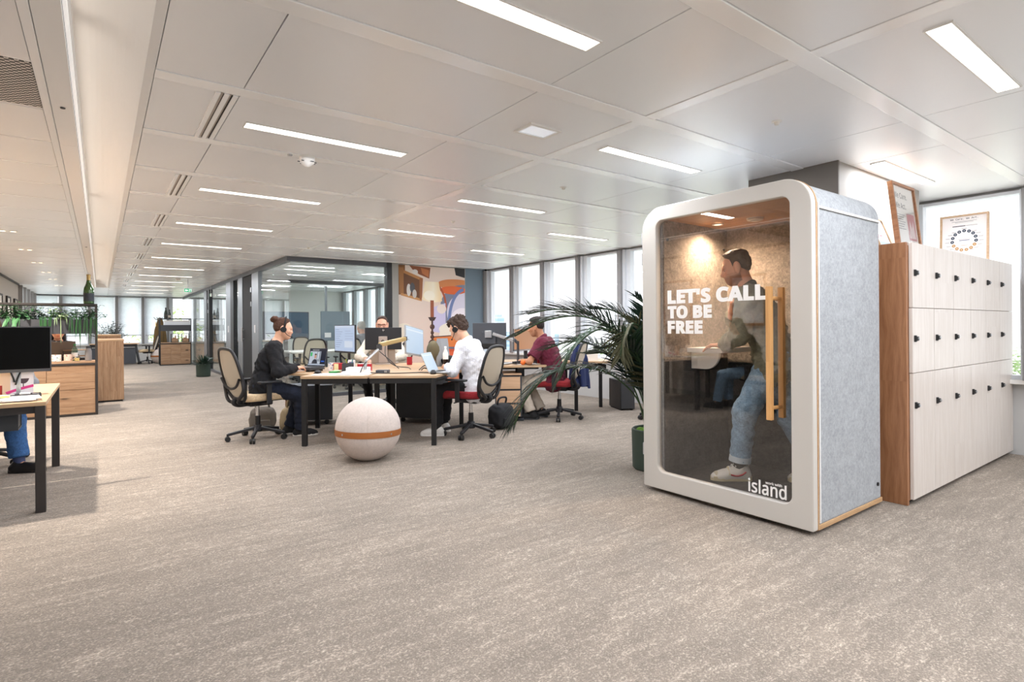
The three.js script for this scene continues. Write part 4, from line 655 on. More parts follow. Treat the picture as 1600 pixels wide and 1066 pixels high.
sheets('loose white sheets along the front edge of the desk', at(-1.9, 5.93, TT), TURN, 3, 0.42, 0.18, 7); sheets('single white sheet left on the front edge of the desk', at(-1.66, 5.93, TT), TURN, 2, 0.26, 0.17, 9);
{ const t = thing('computer_mouse', 'black computer mouse in front of the video call laptop', 'mouse', at(-2.13, 6.12, TT), 0.2); mesh('shell', ball(0.05, 0, 0, 0, 16).scale(0.65, 0.38, 1.0).translate(0, 0.018, 0), M.black, t); mesh('base', bx(0.06, 0.008, 0.09, 0, 0.004, 0, 0.003), M.blackPlastic, t); }
{ const t = thing('sticky_pad', 'green sticky notes beside the patterned mug', 'sticky notes', at(-1.98, 6.22, TT), 0.7); mesh('pad', bx(0.1, 0.015, 0.08, 0, 0.008, 0), M.green, t); mesh('pad', bx(0.08, 0.01, 0.08, 0.05, 0.02, 0.01), plain(0xd8e7c2, 0.9), t); }
{ const t = thing('cable_run', 'thin black cables lying across the shared desk', 'cable', [0, 0, 0]); const c = (pts, r = 0.005) => mesh('cable', tube(pts.map(([s, a, y]) => at(s, a, TT + y)), r, 40, 6), M.black, t); c([[-1.6, 6.1, 0.008], [-1.3, 6.02, 0.006], [-1.0, 6.08, 0.006], [-0.85, 6.0, 0.008]]); c([[-1.68, 7.4, 0.3], [-1.6, 7.1, 0.12], [-1.45, 6.95, 0.02], [-1.3, 6.9, 0.006], [-1.2, 6.6, 0.006]]); c([[-1.75, 7.35, 0.22], [-1.66, 7.0, 0.2], [-1.5, 6.85, 0.1], [-1.36, 6.7, 0.006]]); c([[-1.05, 6.3, 0.02], [-1.0, 6.42, 0.06], [-0.93, 6.36, 0.02], [-0.99, 6.28, 0.04], [-1.04, 6.4, 0.01]], 0.007); }
{ const t = thing('docking_box', 'small dark docking box by the foot of the monitor arm', 'docking station', at(-1.42, 6.13, TT), TURN); mesh('case', bx(0.14, 0.035, 0.09, 0, 0.018, 0, 0.006), M.slate, t); mesh('ports', bx(0.03, 0.02, 0.004, 0.04, 0.018, 0.046), M.silver, t); }
{ const t = thing('puck_mouse', 'dark round puck beside the silver laptop', 'puck', at(-0.84, 5.93, TT), 0); mesh('body', lathe([[0, 0], [0.03, 0], [0.034, 0.012], [0.028, 0.034], [0, 0.038]], 20), M.black, t); mesh('cap', cyl(0.018, 0.02, 0.01, 0, 0.04, 0, 16), M.charcoal, t); }
{ const t = thing('drink_bottle', 'cola bottle with a white label behind the hands of the man in the white shirt', 'bottle', at(-0.83, 6.95, TT)); mesh('body', lathe([[0, 0], [0.032, 0], [0.034, 0.02], [0.03, 0.06], [0.034, 0.1]], 20), plain(0x1c0d09, 0.15), t); mesh('label', lathe([[0.034, 0.1], [0.0345, 0.16], [0.03, 0.185]], 20), M.paper, t); mesh('neck', lathe([[0.03, 0.185], [0.014, 0.225], [0.0135, 0.24]], 16), plain(0xe4e2de, 0.2), t); mesh('cap', cyl(0.015, 0.015, 0.02, 0, 0.25, 0, 16), M.white, t); }
// window desk
{ const m = monitor('large dark grey monitor seen from behind in front of the windows', at(-0.32, 7.95, 1.09), facingT(0.3, 1), 0.5, 0.38, M.screenBlack, { caseMat: M.slate, backMat: M.slate }); const D = m.getObjectByName('display'); mesh('mount_plate', bx(0.1, 0.1, 0.02, -0.0, 0.03, -0.055, 0.004), M.silver, D); mesh('port_cover', bx(0.24, 0.06, 0.012, -0.02, -0.13, -0.044, 0.004), M.black, D); }
{ const t = thing('screen_support', 'silver monitor arm behind the dark grey monitor at the windows', 'monitor arm', at(0.08, 7.7, TT), TURN); mesh('clamp', bx(0.1, 0.02, 0.1, 0, 0.01, 0, 0.004), M.charcoal, t); mesh('post', rod([0, 0.02, 0], [0, 0.3, 0], 0.018), M.charcoal, t); mesh('lower_arm', bar([0.0, 0.27, 0], [-0.06, 0.33, -0.02], 0.04, 0.04, 0.01), M.charcoal, t); mesh('spring_arm', bar([-0.04, 0.3, -0.02], [-0.35, 0.4, -0.13], 0.04, 0.045, 0.01), M.silver, t); }
{ const m = monitor('monitor with a plain peach coloured screen facing the man in the maroon shirt', at(0.22, 7.85, 1.04), facingT(0.62, -0.78), 0.5, 0.31, glowTex(peachTex, 0.62), { bezel: M.alu }); mesh('stand', [bx(0.06, 0.28, 0.02, 0, -0.18, -0.05, 0.004), bx(0.2, 0.012, 0.18, 0, -0.309, -0.03, 0.004)], M.charcoal, m); }
laptop('slim grey laptop leaning open at the left end of the window desk', at(-0.13, 7.4, TT + 0.004), facingT(0.9, -0.45), 0.5, glowTex(paleTex, 0.55), M.alu, 0.3, 0.21);
sheets('white papers under the arm of the man in maroon', at(0.2, 7.36, TT), TURN + 0.3, 3, 0.3, 0.2, 15);
{ const t = thing('headset', 'black headset lying on the window desk by the laptop', 'headset', at(0.05, 7.32, TT), 0.5); mesh('band', new THREE.TorusGeometry(0.07, 0.008, 8, 24, Math.PI).rotateX(Math.PI / 2).translate(0, 0.02, 0), M.black, t); for (const s of [-1, 1]) mesh('ear_pad', cyl(0.03, 0.03, 0.03, s * 0.07, 0.03, 0.01, 18).rotateZ(0), M.black, t); }
{ const t = thing('orange', 'small orange fruit beside the hand of the man in maroon', 'fruit', at(0.14, 7.25, TT)); mesh('fruit', ball(0.035, 0, 0.034, 0, 18).scale(1, 0.97, 1), plain(0xe07028, 0.5), t); mesh('stem_end', cyl(0.004, 0.006, 0.004, 0, 0.068, 0, 8), M.green, t); }
for (const [s, a, m, l, h] of [[0.37, 7.62, M.red, 'small red carton behind the peach screen', 0.13], [0.43, 7.72, M.white, 'white carton behind the peach screen', 0.15], [0.3, 7.55, M.charcoal, 'dark pen pot below the peach screen', 0.1]]) { const t = thing('carton', l, 'container', at(s, a, TT), TURN + 0.3); mesh('box', bx(0.06, h, 0.06, 0, h / 2, 0, 0.004), m, t); mesh('lid', bx(0.062, 0.012, 0.062, 0, h + 0.004, 0, 0.003), m === M.white ? M.red : M.white, t); }
for (const [s, a, l, m] of [[1.1, 8.12, 'open box of papers at the right end of the window desk', M.offWhite], [0.95, 8.25, 'grey ring binder at the right end of the window desk', M.slate]]) { const t = thing('document_box', l, 'box', at(s, a, TT), TURN); mesh('box', [bx(0.26, 0.1, 0.004, 0, 0.05, 0.09), bx(0.26, 0.16, 0.004, 0, 0.08, -0.09), bx(0.004, 0.13, 0.18, 0.13, 0.065, 0), bx(0.004, 0.13, 0.18, -0.13, 0.065, 0), bx(0.26, 0.004, 0.18, 0, 0.002, 0)], m, t); mesh('sheet', bx(0.22, 0.15, 0.1, 0, 0.08, -0.02), M.paper, t); }
{ const t = thing('computer_tower', 'black computer tower on the floor under the end of the window desk', 'computer', at(1.62, 8.3, 0), TURN + 0.2); mesh('case', bx(0.22, 0.42, 0.45, 0, 0.225, 0, 0.008), M.black, t); mesh('front_panel', bx(0.2, 0.4, 0.012, 0, 0.225, 0.228, 0.004), M.charcoal, t); for (const s of [-1, 1]) mesh('foot', bx(0.03, 0.016, 0.4, s * 0.08, 0.008, 0), M.matBlack, t); }
// left desk
{ const m = monitor('black switched off monitor on the left desk at the picture edge', [-0.575, 1.083, -5.42], 0.02, 0.56, 0.335, M.screenBlack, { bezel: M.darkMetal }); mesh('stand', [bx(0.07, 0.36, 0.025, 0.07, -0.16, -0.055, 0.006), bx(0.24, 0.012, 0.22, 0.07, -0.337, -0.03, 0.004)], M.silver, m); mesh('cable', [tube([[0.02, -0.1, -0.06], [0.06, -0.2, -0.03], [0.07, -0.24, -0.03]], 0.006, 16, 6), tube([[0.13, -0.1, -0.06], [0.09, -0.2, -0.03], [0.075, -0.26, -0.03]], 0.006, 16, 6)], M.black, m); }
sheets('spread of white papers along the front of the left desk', [-0.6, 0.742, -5.08], 0.1, 6, 0.5, 0.26, 21);
sheets('folded yellow cards on the white papers of the left desk', [-0.68, 0.7625, -5.14], 0.25, 4, 0.34, 0.12, 22, plain(0xe6dc96, 0.85));
{ const t = thing('pamphlet', 'orange pink leaflets at the very edge of the left desk', 'papers', [-0.9, 0.742, -5.2], 0.3); mesh('sheet', bx(0.26, 0.006, 0.2, 0, 0.003, 0), plain(0xe0a184, 0.85), t); mesh('sheet', bx(0.2, 0.005, 0.18, 0.05, 0.009, 0.02), plain(0xe9c7b0, 0.85), t); }
{ const tex = canvasTex(256, 320, (c, w, h) => { c.fillStyle = '#f2edf1'; c.fillRect(0, 0, w, h); c.fillStyle = '#e3c4a8'; c.fillRect(0, 0, 90, h); c.fillStyle = '#b9afb4'; c.fillRect(110, 20, 100, 5); c.fillStyle = '#c7727c'; c.fillRect(150, 36, 60, 7); c.fillStyle = '#8f6a5e'; c.fillRect(20, 30, 40, 5); c.fillRect(20, 44, 50, 5); c.fillStyle = '#4a3a44'; c.beginPath(); c.moveTo(140, 150); c.lineTo(224, 150); c.quadraticCurveTo(214, 200, 182, 202); c.quadraticCurveTo(150, 198, 140, 150); c.fill(); c.fillRect(178, 200, 7, 40); c.fillStyle = '#c0404a'; c.fillRect(146, 128, 10, 24); c.strokeStyle = '#e0408a'; c.lineWidth = 26; c.beginPath(); c.moveTo(60, 290); c.quadraticCurveTo(150, 250, 256, 226); c.stroke(); c.fillStyle = '#a33026'; c.fillRect(0, 210, 34, 110); });
  const t = thing('brochure_box', 'printed white carton with a wine glass picture on the left desk', 'carton', [-0.505, 0.742, -5.5], 0.12); mesh('box', bx(0.2, 0.235, 0.07, 0, 0.1175, 0, 0.003), M.paper, t); mesh('printed_front', new THREE.PlaneGeometry(0.2, 0.235).translate(0, 0.1175, 0.0365), std({ map: tex, roughness: 0.7 }), t); }
{ const t = thing('desk_tray', 'grey tray of small clutter in front of the wine carton', 'tray', [-0.46, 0.742, -5.34], 0.1); mesh('tray', [bx(0.22, 0.008, 0.1, 0, 0.004, 0, 0.002), bx(0.22, 0.02, 0.005, 0, 0.012, 0.05), bx(0.22, 0.02, 0.005, 0, 0.012, -0.05)], M.slate, t); mesh('clip', bx(0.06, 0.02, 0.03, 0.02, 0.02, 0, 0.004), M.paper, t); mesh('clip', bx(0.05, 0.014, 0.03, -0.06, 0.016, 0, 0.004), M.silver, t); mesh('clip', bx(0.04, 0.012, 0.04, 0.08, 0.014, 0, 0.004), M.silver, t); }
{ const t = thing('wooden_panel', 'upright orange wood organiser behind the black monitor', 'organiser', [-0.78, 0.742, -5.62], 0.0); mesh('panel', bx(0.08, 0.24, 0.06, 0, 0.12, 0, 0.003), M.beech, t, { uv: 1.5 }); mesh('shelf', bx(0.08, 0.01, 0.08, 0, 0.005, 0.03), M.beech, t); }
{ const m = monitor('monitor back in taupe grey behind the black monitor', [-1.06, 1.0, -5.85], Math.PI - 0.05, 0.52, 0.32, M.screenBlack, { caseMat: plain(0x6c625a, 0.5), backMat: plain(0x6c625a, 0.5) }); mesh('stand', [bx(0.06, 0.26, 0.03, 0, -0.13, -0.05), bx(0.2, 0.012, 0.16, 0, -0.252, -0.02)], M.charcoal, m); }
{ const t = thing('cable_run', 'black cables coiled on the left desk below the monitor', 'cable', [-0.8, 0.742, -5.4]); mesh('cable', tube([[-0.2, 0.006, 0.1], [-0.05, 0.01, 0.0], [0.05, 0.008, 0.06], [0.15, 0.02, -0.04], [0.2, 0.18, -0.06]], 0.006, 40, 6), M.black, t); mesh('cable', tube([[-0.3, 0.006, -0.05], [-0.1, 0.012, 0.04], [0.02, 0.008, -0.02], [0.12, 0.006, 0.02]], 0.006, 40, 6), M.black, t); }

// ---------------------------------------------------------------- leaves
M.leaf = [0x2f6a33, 0x356a33, 0x234e2a, 0x3f6f3a].map((c) => phy({ color: c, roughness: 0.6, transmission: 0.25, thickness: 0, side: THREE.DoubleSide }));
M.leafPale = phy({ color: 0x97b07f, roughness: 0.6, transmission: 0.25, thickness: 0, side: THREE.DoubleSide }); M.leafDark = phy({ color: 0x2a4038, roughness: 0.6, transmission: 0.2, thickness: 0, side: THREE.DoubleSide }); M.leafBright = phy({ color: 0x245a27, roughness: 0.55, transmission: 0.25, thickness: 0, side: THREE.DoubleSide });
class Quads { // collects leaf blades
  constructor() { this.p = []; this.i = []; }
  blade(a, dir, side, len, w, droop, n = 4, fold = 0.25) { // a leaf from a along dir, its width along side
    const base = this.p.length / 3, nr = V(0, 0, 0).crossVectors(side, dir).normalize();
    for (let k = 0; k <= n; k++) { const t = k / n, q = a.clone().addScaledVector(dir, len * t); q.y -= droop * len * t * t; const ww = w * Math.sin(Math.PI * Math.min(1, 0.12 + t * 0.88)) ** 0.8 * 0.5; for (const s of [-1, 0, 1]) { const r = q.clone().addScaledVector(side, ww * s); if (s) r.addScaledVector(nr, ww * fold); this.p.push(r.x, r.y, r.z); } }
    for (let k = 0; k < n; k++) { const b = base + k * 3; this.i.push(b, b + 1, b + 3, b + 1, b + 4, b + 3, b + 1, b + 2, b + 4, b + 2, b + 5, b + 4); }
  }
  geo() { const g = new THREE.BufferGeometry(); g.setAttribute('position', new THREE.Float32BufferAttribute(this.p, 3)); g.setIndex(this.i); g.computeVertexNormals(); return g; }
}
// ---------------------------------------------------------------- the palm beside the booth
{
  const [px, pz] = turned(1.2, 4.79), t = thing('potted_palm', 'large dark green palm arching out of a dark green pot beside the booth', 'plant', [px, 0, pz], TURN);
  mesh('pot', lathe([[0, 0], [0.16, 0], [0.172, 0.015], [0.178, 0.335], [0.168, 0.345], [0.16, 0.335], [0.155, 0.29], [0, 0.29]], 40), M.potGreen, t);
  mesh('moss', [ball(0.15, 0, 0.285, 0, 20).scale(1, 0.16, 1).translate(0, 0.255, 0), ...Array.from({ length: 14 }, (_, i) => ball(0.025 + 0.01 * (i % 3), 0.11 * Math.sin(i * 2.4), 0.31, 0.11 * Math.cos(i * 2.4), 8))], plain(0x6f9a35, 0.95), t);
  const r = mulberry(77), palmM = [0x1d3426, 0x203a2a, 0x2c4a2c, 0x182c22].map((c) => phy({ color: c, roughness: 0.42, transmission: 0.12, thickness: 0, side: THREE.DoubleSide })), stemM = plain(0x39502f, 0.6), dry = phy({ color: 0x4c4a2c, roughness: 0.7, transmission: 0.15, thickness: 0, side: THREE.DoubleSide });
  // fronds: points along the midrib in (side, height, towards the camera)
  const F = [
    [[[-0.04, 0.3, 0.02], [-0.16, 0.62, 0.08], [-0.45, 0.85, 0.14], [-0.82, 0.86, 0.16], [-1.06, 0.66, 0.14], [-1.19, 0.4, 0.1]], 0.3, 0.85, 0],
    [[[-0.03, 0.3, 0.0], [-0.1, 0.75, 0.0], [-0.28, 1.12, 0.05], [-0.58, 1.3, 0.08], [-0.92, 1.27, 0.06], [-1.18, 1.14, 0.02]], 0.3, 0.5, 1],
    [[[-0.02, 0.3, 0.03], [-0.07, 0.75, 0.1], [-0.24, 1.08, 0.2], [-0.47, 1.2, 0.26], [-0.7, 1.05, 0.3], [-0.82, 0.8, 0.3]], 0.28, 0.7, 2],
    [[[-0.03, 0.3, -0.04], [-0.1, 0.8, -0.12], [-0.26, 1.16, -0.2], [-0.52, 1.34, -0.3], [-0.82, 1.38, -0.4], [-1.05, 1.34, -0.48]], 0.3, 0.25, 3],
    [[[0.0, 0.3, 0.0], [0.0, 0.8, 0.02], [-0.03, 1.2, 0.03], [-0.07, 1.4, 0.05], [-0.15, 1.46, 0.08]], 0.24, 0.2, 0],
    [[[-0.01, 0.3, -0.03], [-0.05, 0.85, -0.08], [-0.14, 1.22, -0.12], [-0.3, 1.36, -0.18], [-0.5, 1.38, -0.22]], 0.26, 0.3, 3],
    [[[-0.01, 0.3, 0.04], [-0.02, 0.7, 0.12], [-0.08, 1.05, 0.2], [-0.2, 1.24, 0.26], [-0.3, 1.16, 0.32], [-0.34, 0.98, 0.34]], 0.25, 0.6, 2],
    [[[0.02, 0.3, -0.04], [0.04, 0.8, -0.1], [0.1, 1.2, -0.2], [0.2, 1.4, -0.32], [0.36, 1.42, -0.46]], 0.26, 0.3, 1],
    [[[0.03, 0.3, -0.05], [0.1, 0.75, -0.18], [0.24, 1.05, -0.36], [0.45, 1.15, -0.58], [0.66, 1.0, -0.78]], 0.28, 0.5, 0],
    [[[-0.03, 0.3, -0.05], [-0.14, 0.7, -0.16], [-0.34, 0.98, -0.34], [-0.6, 1.08, -0.52], [-0.88, 1.0, -0.66]], 0.28, 0.5, 3],
    [[[-0.02, 0.3, 0.0], [-0.05, 0.62, 0.06], [-0.14, 0.92, 0.12], [-0.3, 1.06, 0.18], [-0.46, 1.04, 0.22]], 0.24, 0.4, 0],
    [[[0.01, 0.3, 0.03], [0.02, 0.75, 0.08], [0.0, 1.12, 0.12], [-0.02, 1.3, 0.16], [0.0, 1.36, 0.2]], 0.22, 0.4, 1],
    [[[-0.02, 0.3, -0.02], [-0.08, 0.6, -0.05], [-0.2, 0.85, -0.08], [-0.36, 0.98, -0.1], [-0.55, 0.98, -0.12]], 0.24, 0.45, 2],
  ];
  F.forEach(([pts, L, droop, mi], fi) => {
    const c = new THREE.CatmullRomCurve3(pts.map((q) => V(...q))), q = new Quads(), N = 58;
    for (let k = 17; k <= N; k++) {
      const u = k / N, p = c.getPointAt(u), tan = c.getTangentAt(u), up = Math.abs(tan.y) > 0.97 ? V(0, 0, 1) : V(0, 1, 0), sd = V(0, 0, 0).crossVectors(tan, up).normalize(), nn = V(0, 0, 0).crossVectors(sd, tan).normalize();
      const len = L * (0.45 + 0.75 * Math.sin(Math.PI * Math.min(1, u * 0.9 + 0.08))) * (u > 0.9 ? 0.85 : 1);
      for (const s of [-1, 1]) { const j = () => (r() - 0.5) * 0.22, dir = tan.clone().multiplyScalar(0.5 + u * 0.45 + j()).addScaledVector(sd, s * (1.0 - 0.3 * u) + j()).addScaledVector(nn, 0.28 + j()).normalize(); const wdir = V(0, 0, 0).crossVectors(dir, nn).normalize(); q.blade(p, dir, wdir, len * (1.0 + 0.35 * r()), 0.017 + 0.006 * r(), droop * 0.45, 3, 0.5); }
    }
    const f = mesh('frond', q.geo(), fi === 6 ? dry : palmM[mi], t); mesh('midrib', new THREE.TubeGeometry(c, 30, 0.0075, 6), stemM, f);
  });
}
// ---------------------------------------------------------------- planter shelves
function shelfUnit(label, x0, x1, z, opts = {}) { // front at z, faces +z
  const t = thing('planter_shelf', label, 'shelf unit', [x0, 0, z]), w = x1 - x0, d = 0.42, fr = opts.frame ?? M.frameBrown, H = 1.6, e = 0.03;
  const B = (a0, a1, b0, b1, c0, c1) => b2(a0, a1, b0, b1, c0, c1, 0.002);
  for (const [x, zz] of [[0, 0], [w - e, 0], [0, -d + e], [w - e, -d + e]]) mesh('post', B(x, x + e, 0, H, zz - e, zz), fr, t);
  for (const y of [0, 0.72, H - e]) mesh('frame_rail', [B(e, w - e, y, y + e, -e, 0), B(e, w - e, y, y + e, -d, -d + e), B(0, e, y, y + e, -d + e, -e), B(w - e, w, y, y + e, -d + e, -e)], fr, t);
  mesh('shelf_board', b2(e, w - e, 0.75, 0.775, -d + 0.005, -0.005, 0.002), M.pine[0], t, { uv: 0.9 });
  mesh('cabinet_body', b2(e, w - e, 0.03, 0.72, -d + 0.01, -0.03), M.pine[1], t, { uv: 0.9 });
  const n = opts.cols ?? 3, cw = (w - 2 * e) / n, rows = opts.rows ?? 2;
  for (let i = 0; i < n; i++) for (let k = 0; k < rows; k++) { // each front is glued up from boards
    const X0 = e + i * cw + 0.002, X1 = e + (i + 1) * cw - 0.002, Y0 = 0.034 + k * 0.685 / rows, Y1 = Y0 + 0.685 / rows - 0.005, dr = mesh('drawer', b2(X0, X1, Y0, Y1, -0.03, -0.014), M.pine[1], t, { uv: 1.1 }); let y = Y0; const hs = [0.3, 0.38, 0.32];
    hs.forEach((f, q) => { const h = f * (Y1 - Y0); mesh('plank', b2(X0, X1, y + 0.0007, y + h - 0.0007, -0.014, -0.008 + (q % 2) * 0.0012, 0.001), M.pine[(i + k * 2 + q) % 3], dr, { uv: 0.8, off: i * 0.43 + k * 0.29 + q * 0.17 }); y += h; }); }
  mesh('planter_trough', [b2(e, w - e, 1.17, 1.375, -0.03, -0.012), b2(e, w - e, 1.17, 1.375, -d + 0.012, -d + 0.03), b2(e, w - e, 1.17, 1.185, -d + 0.02, -0.02), b2(e, e + 0.01, 1.17, 1.375, -d + 0.02, -0.02), b2(w - e - 0.01, w - e, 1.17, 1.375, -d + 0.02, -0.02)], M.charcoal, t);
  if (opts.soil) mesh('soil', b2(e + 0.01, w - e - 0.01, 1.19, 1.33, -d + 0.03, -0.03), M.soil, t);
  return t;
}
const S0 = -1.72, S1 = -0.03, SZ = -10.06;
shelfUnit('black framed shelf with pine drawers and a grey trough of mixed green plants', S0, S1, SZ, { soil: true, cols: 3 });
{ // plants in the trough, one by one
  const r = mulberry(91), kinds = ['round leaved', 'pale variegated', 'dark slender', 'trailing grass green', 'broad grey green'];
  const spotsW = ['at the left end', 'second from the left end', 'third from the left end', 'left of the middle', 'in the middle', 'right of the middle', 'fourth from the bottle end', 'third from the bottle end', 'second from the bottle end', 'at the post below the green bottle'];
  for (let i = 0; i < 10; i++) {
    const k = [0, 1, 2, 0, 4, 0, 3, 1, 3, 3][i], x = S0 + 0.12 + i * (S1 - S0 - 0.2) / 9, t = thing('trough_plant', `${kinds[k]} plant in the grey shelf trough ${spotsW[i]}`, 'plant', [x, 1.33, SZ - 0.17]);
    const q = new Quads(), st = [];
    const n = k === 3 ? 26 : 36;
    for (let j = 0; j < n; j++) {
      const a = r() * Math.PI * 2, el = 0.4 + r() * 1.0, len = 0.12 + r() * (k === 2 ? 0.24 : 0.17), e = V(Math.cos(a) * Math.cos(el), Math.sin(el), Math.sin(a) * Math.cos(el)).multiplyScalar(len);
      e.x *= 1.1; st.push(rod([0, 0, 0], [e.x, e.y, e.z], 0.002, 0.0015, 5));
      const m = k === 2 ? 5 : 3; for (let l = 0; l < m; l++) { const u = 0.45 + 0.55 * (l + 1) / m, p = e.clone().multiplyScalar(u), b = r() * 6.28, dir = V(Math.cos(b), 0.1 + r() * 0.5, Math.sin(b) + 0.3).normalize(), sd = V(0, 0, 0).crossVectors(dir, V(0, 1, 0)).normalize(); q.blade(p, dir, sd, k === 2 ? 0.05 : 0.06 + r() * 0.03, k === 2 ? 0.016 : k === 4 ? 0.05 : 0.045, 0.5, 3, 0.2); }
    }
    if (k === 3 || i % 3 === 1) { const m = k === 3 ? 16 : 4; for (let j = 0; j < m; j++) { const xx = ((j % 3) - 1) * 0.05 + (r() - 0.5) * 0.035, L = (k === 3 ? 0.16 : 0.1) + r() * r() * 0.34, zz = 0.17 + r() * 0.03; q.blade(V(xx * 0.5, 0.08, 0.12), V(xx * 0.6, 0.02, zz - 0.12 + 0.02).normalize(), V(1, 0, 0), 0.09, 0.012, 0.2, 2); q.blade(V(xx, 0.075, zz + 0.01), V((r() - 0.5) * 0.12, -1, 0.04).normalize(), V(1, 0, 0), L, 0.011, 0, 3); } }
    if (k === 4) for (let j = 0; j < 3; j++) q.blade(V(j * 0.05 - 0.05, 0.07, 0.14), V((r() - 0.5) * 0.8, -0.35, 0.6).normalize(), V(0.8, 0, -0.3), 0.17, 0.055, 0.5, 4);
    mesh('foliage', q.geo(), k === 3 ? M.leafBright : k === 1 ? M.leafPale : k === 2 ? M.leafDark : k === 4 ? M.leaf[0] : M.leaf[i % 3], t); mesh('stem', st, M.leafDark, t);
  }
}
function bottle(label, pos, s, glass, foil, lab) { const t = thing('wine_bottle', label, 'bottle', pos), q = (l) => lathe(l.map(([a, b]) => [a * s, b * s]), 28); mesh('glass_body', q([[0, 0.004], [0.04, 0], [0.0435, 0.01], [0.0435, 0.125], [0.04, 0.16], [0.026, 0.2], [0.017, 0.235], [0.0155, 0.27]]), glass, t); mesh('foil', q([[0.0168, 0.235], [0.0162, 0.285], [0.018, 0.288], [0.018, 0.3], [0, 0.302]]), foil, t); mesh('label', q([[0.0441, 0.03], [0.0441, 0.11]]), lab, t); return t; }
M.bottleGreen = phy({ color: 0x264a12, roughness: 0.12, clearcoat: 0.6 }); M.bottleDark = phy({ color: 0x1b2a1c, roughness: 0.1, clearcoat: 0.6 });
bottle('big green champagne bottle with gold foil standing on top of the planter shelf', [-0.13, 1.6, SZ - 0.2], 1.45, M.bottleGreen, M.brass, plain(0x2b3038, 0.5));
// things on the shelf board and behind it
mug('white mug with coloured terrazzo spots on the planter shelf', [-0.5, 0.775, SZ - 0.14], std({ map: spots('#ece5dc', ['#c0492f', '#2f7a5a', '#2c3a58', '#d9a23c', '#d98c7a'], 34, 8), roughness: 0.4 }), 0.055, 0.1, false);
mug('pinkish striped mug next to the terrazzo mug', [-0.37, 0.775, SZ - 0.18], std({ map: spots('#dcbfae', ['#a34038', '#efe4da', '#7c5a4c'], 16, 18), roughness: 0.4 }), 0.05, 0.1, true);
{ const t = thing('water_bottle', 'clear green plastic water bottle on the planter shelf', 'bottle', [-0.3, 0.775, SZ - 0.3]); mesh('body', lathe([[0, 0], [0.036, 0], [0.037, 0.16], [0.014, 0.21], [0.0135, 0.225]], 20), phy({ color: 0xcfe3d2, transmission: 0.9, thickness: 0, roughness: 0.05 }), t); mesh('cap', cyl(0.016, 0.016, 0.02, 0, 0.235, 0, 14), M.green, t); mesh('label', lathe([[0.0375, 0.06], [0.0375, 0.12]], 20), M.paper, t); }
{ const t = thing('water_bottle', 'grey thermos bottle at the right end of the planter shelf', 'bottle', [-0.14, 0.775, SZ - 0.2]); mesh('body', lathe([[0, 0], [0.038, 0], [0.04, 0.01], [0.04, 0.14], [0.026, 0.18]], 20), plain(0x8b8684, 0.4), t); mesh('lid', cyl(0.027, 0.027, 0.03, 0, 0.195, 0, 16), M.charcoal, t); }
{ const t = thing('tumbler', 'clear glass tumbler beside the green water bottle', 'glass', [-0.27, 0.775, SZ - 0.14]); mesh('glass', lathe([[0, 0], [0.03, 0], [0.036, 0.09], [0.033, 0.09], [0.028, 0.006], [0, 0.006]], 20), phy({ color: 0xffffff, transmission: 1, thickness: 0, roughness: 0.02 }), t); mesh('drink', cyl(0.029, 0.027, 0.04, 0, 0.026, 0, 16), plain(0xd9c37a, 0.4), t); }
{ const t = thing('letter_rack', 'dark two tier letter rack behind the bottles on the desk beyond the shelf', 'letter rack', [-0.3, 0.76, SZ - 0.75]); for (const y of [0.0, 0.07, 0.16]) mesh('tray', bx(0.3, 0.012, 0.22, 0, y, 0, 0.002), y ? M.pine[0] : M.black, t); for (const s of [-1, 1]) mesh('side', bx(0.01, 0.17, 0.2, s * 0.145, 0.08, 0), M.charcoal, t); mesh('paper', bx(0.24, 0.03, 0.16, 0, 0.022, 0), M.black, t); }
straightDesk('oak desk behind the planter shelf where the woman half hidden by plants sits', -1.7, -0.1, -11.3, -10.55, [[-0.14, -10.6], [-0.14, -11.26], [-1.66, -10.6], [-1.66, -11.26]]);
laptop('taupe laptop lid seen from behind under the hanging plants', [-0.51, 0.745, -10.95], Math.PI, 0.2, M.screenBlack, plain(0x6f6359, 0.5), 0.42, 0.3);
// tall pine cabinets
function tallCabinet(label, x0, x1, z0, z1, h, doors) { const t = thing('pine_cabinet', label, 'cabinet', [x0, 0, z1]), w = x1 - x0, d = z1 - z0; mesh('plinth', b2(0.02, w - 0.02, 0, 0.03, -d + 0.02, -0.02), M.matBlack, t); mesh('body', b2(0, w, 0.03, h - 0.03, -d, -0.022), M.pine[2], t, { uv: 1, rot: true }); mesh('top', b2(-0.005, w + 0.005, h - 0.03, h, -d, 0, 0.003), M.oak, t, { uv: 1 }); const n = doors; for (let k = 0; k < n; k++) mesh('front_plank', b2(k * w / n + 0.001, (k + 1) * w / n - 0.001, 0.03, h - 0.032, -0.022, k % 2 ? -0.001 : 0, 0.0015), M.pine[k % 3], t, { uv: 1, rot: true, off: k * 0.41 }); return t; }
tallCabinet('tall pine cabinet end with vertical planks right of the planter shelf', -0.06, 0.325, -12.9, -11.66, 1.06, 4);
tallCabinet('second tall pine cabinet just behind the first with its top showing above', -0.06, 0.32, -14.4, -13.1, 1.13, 3);
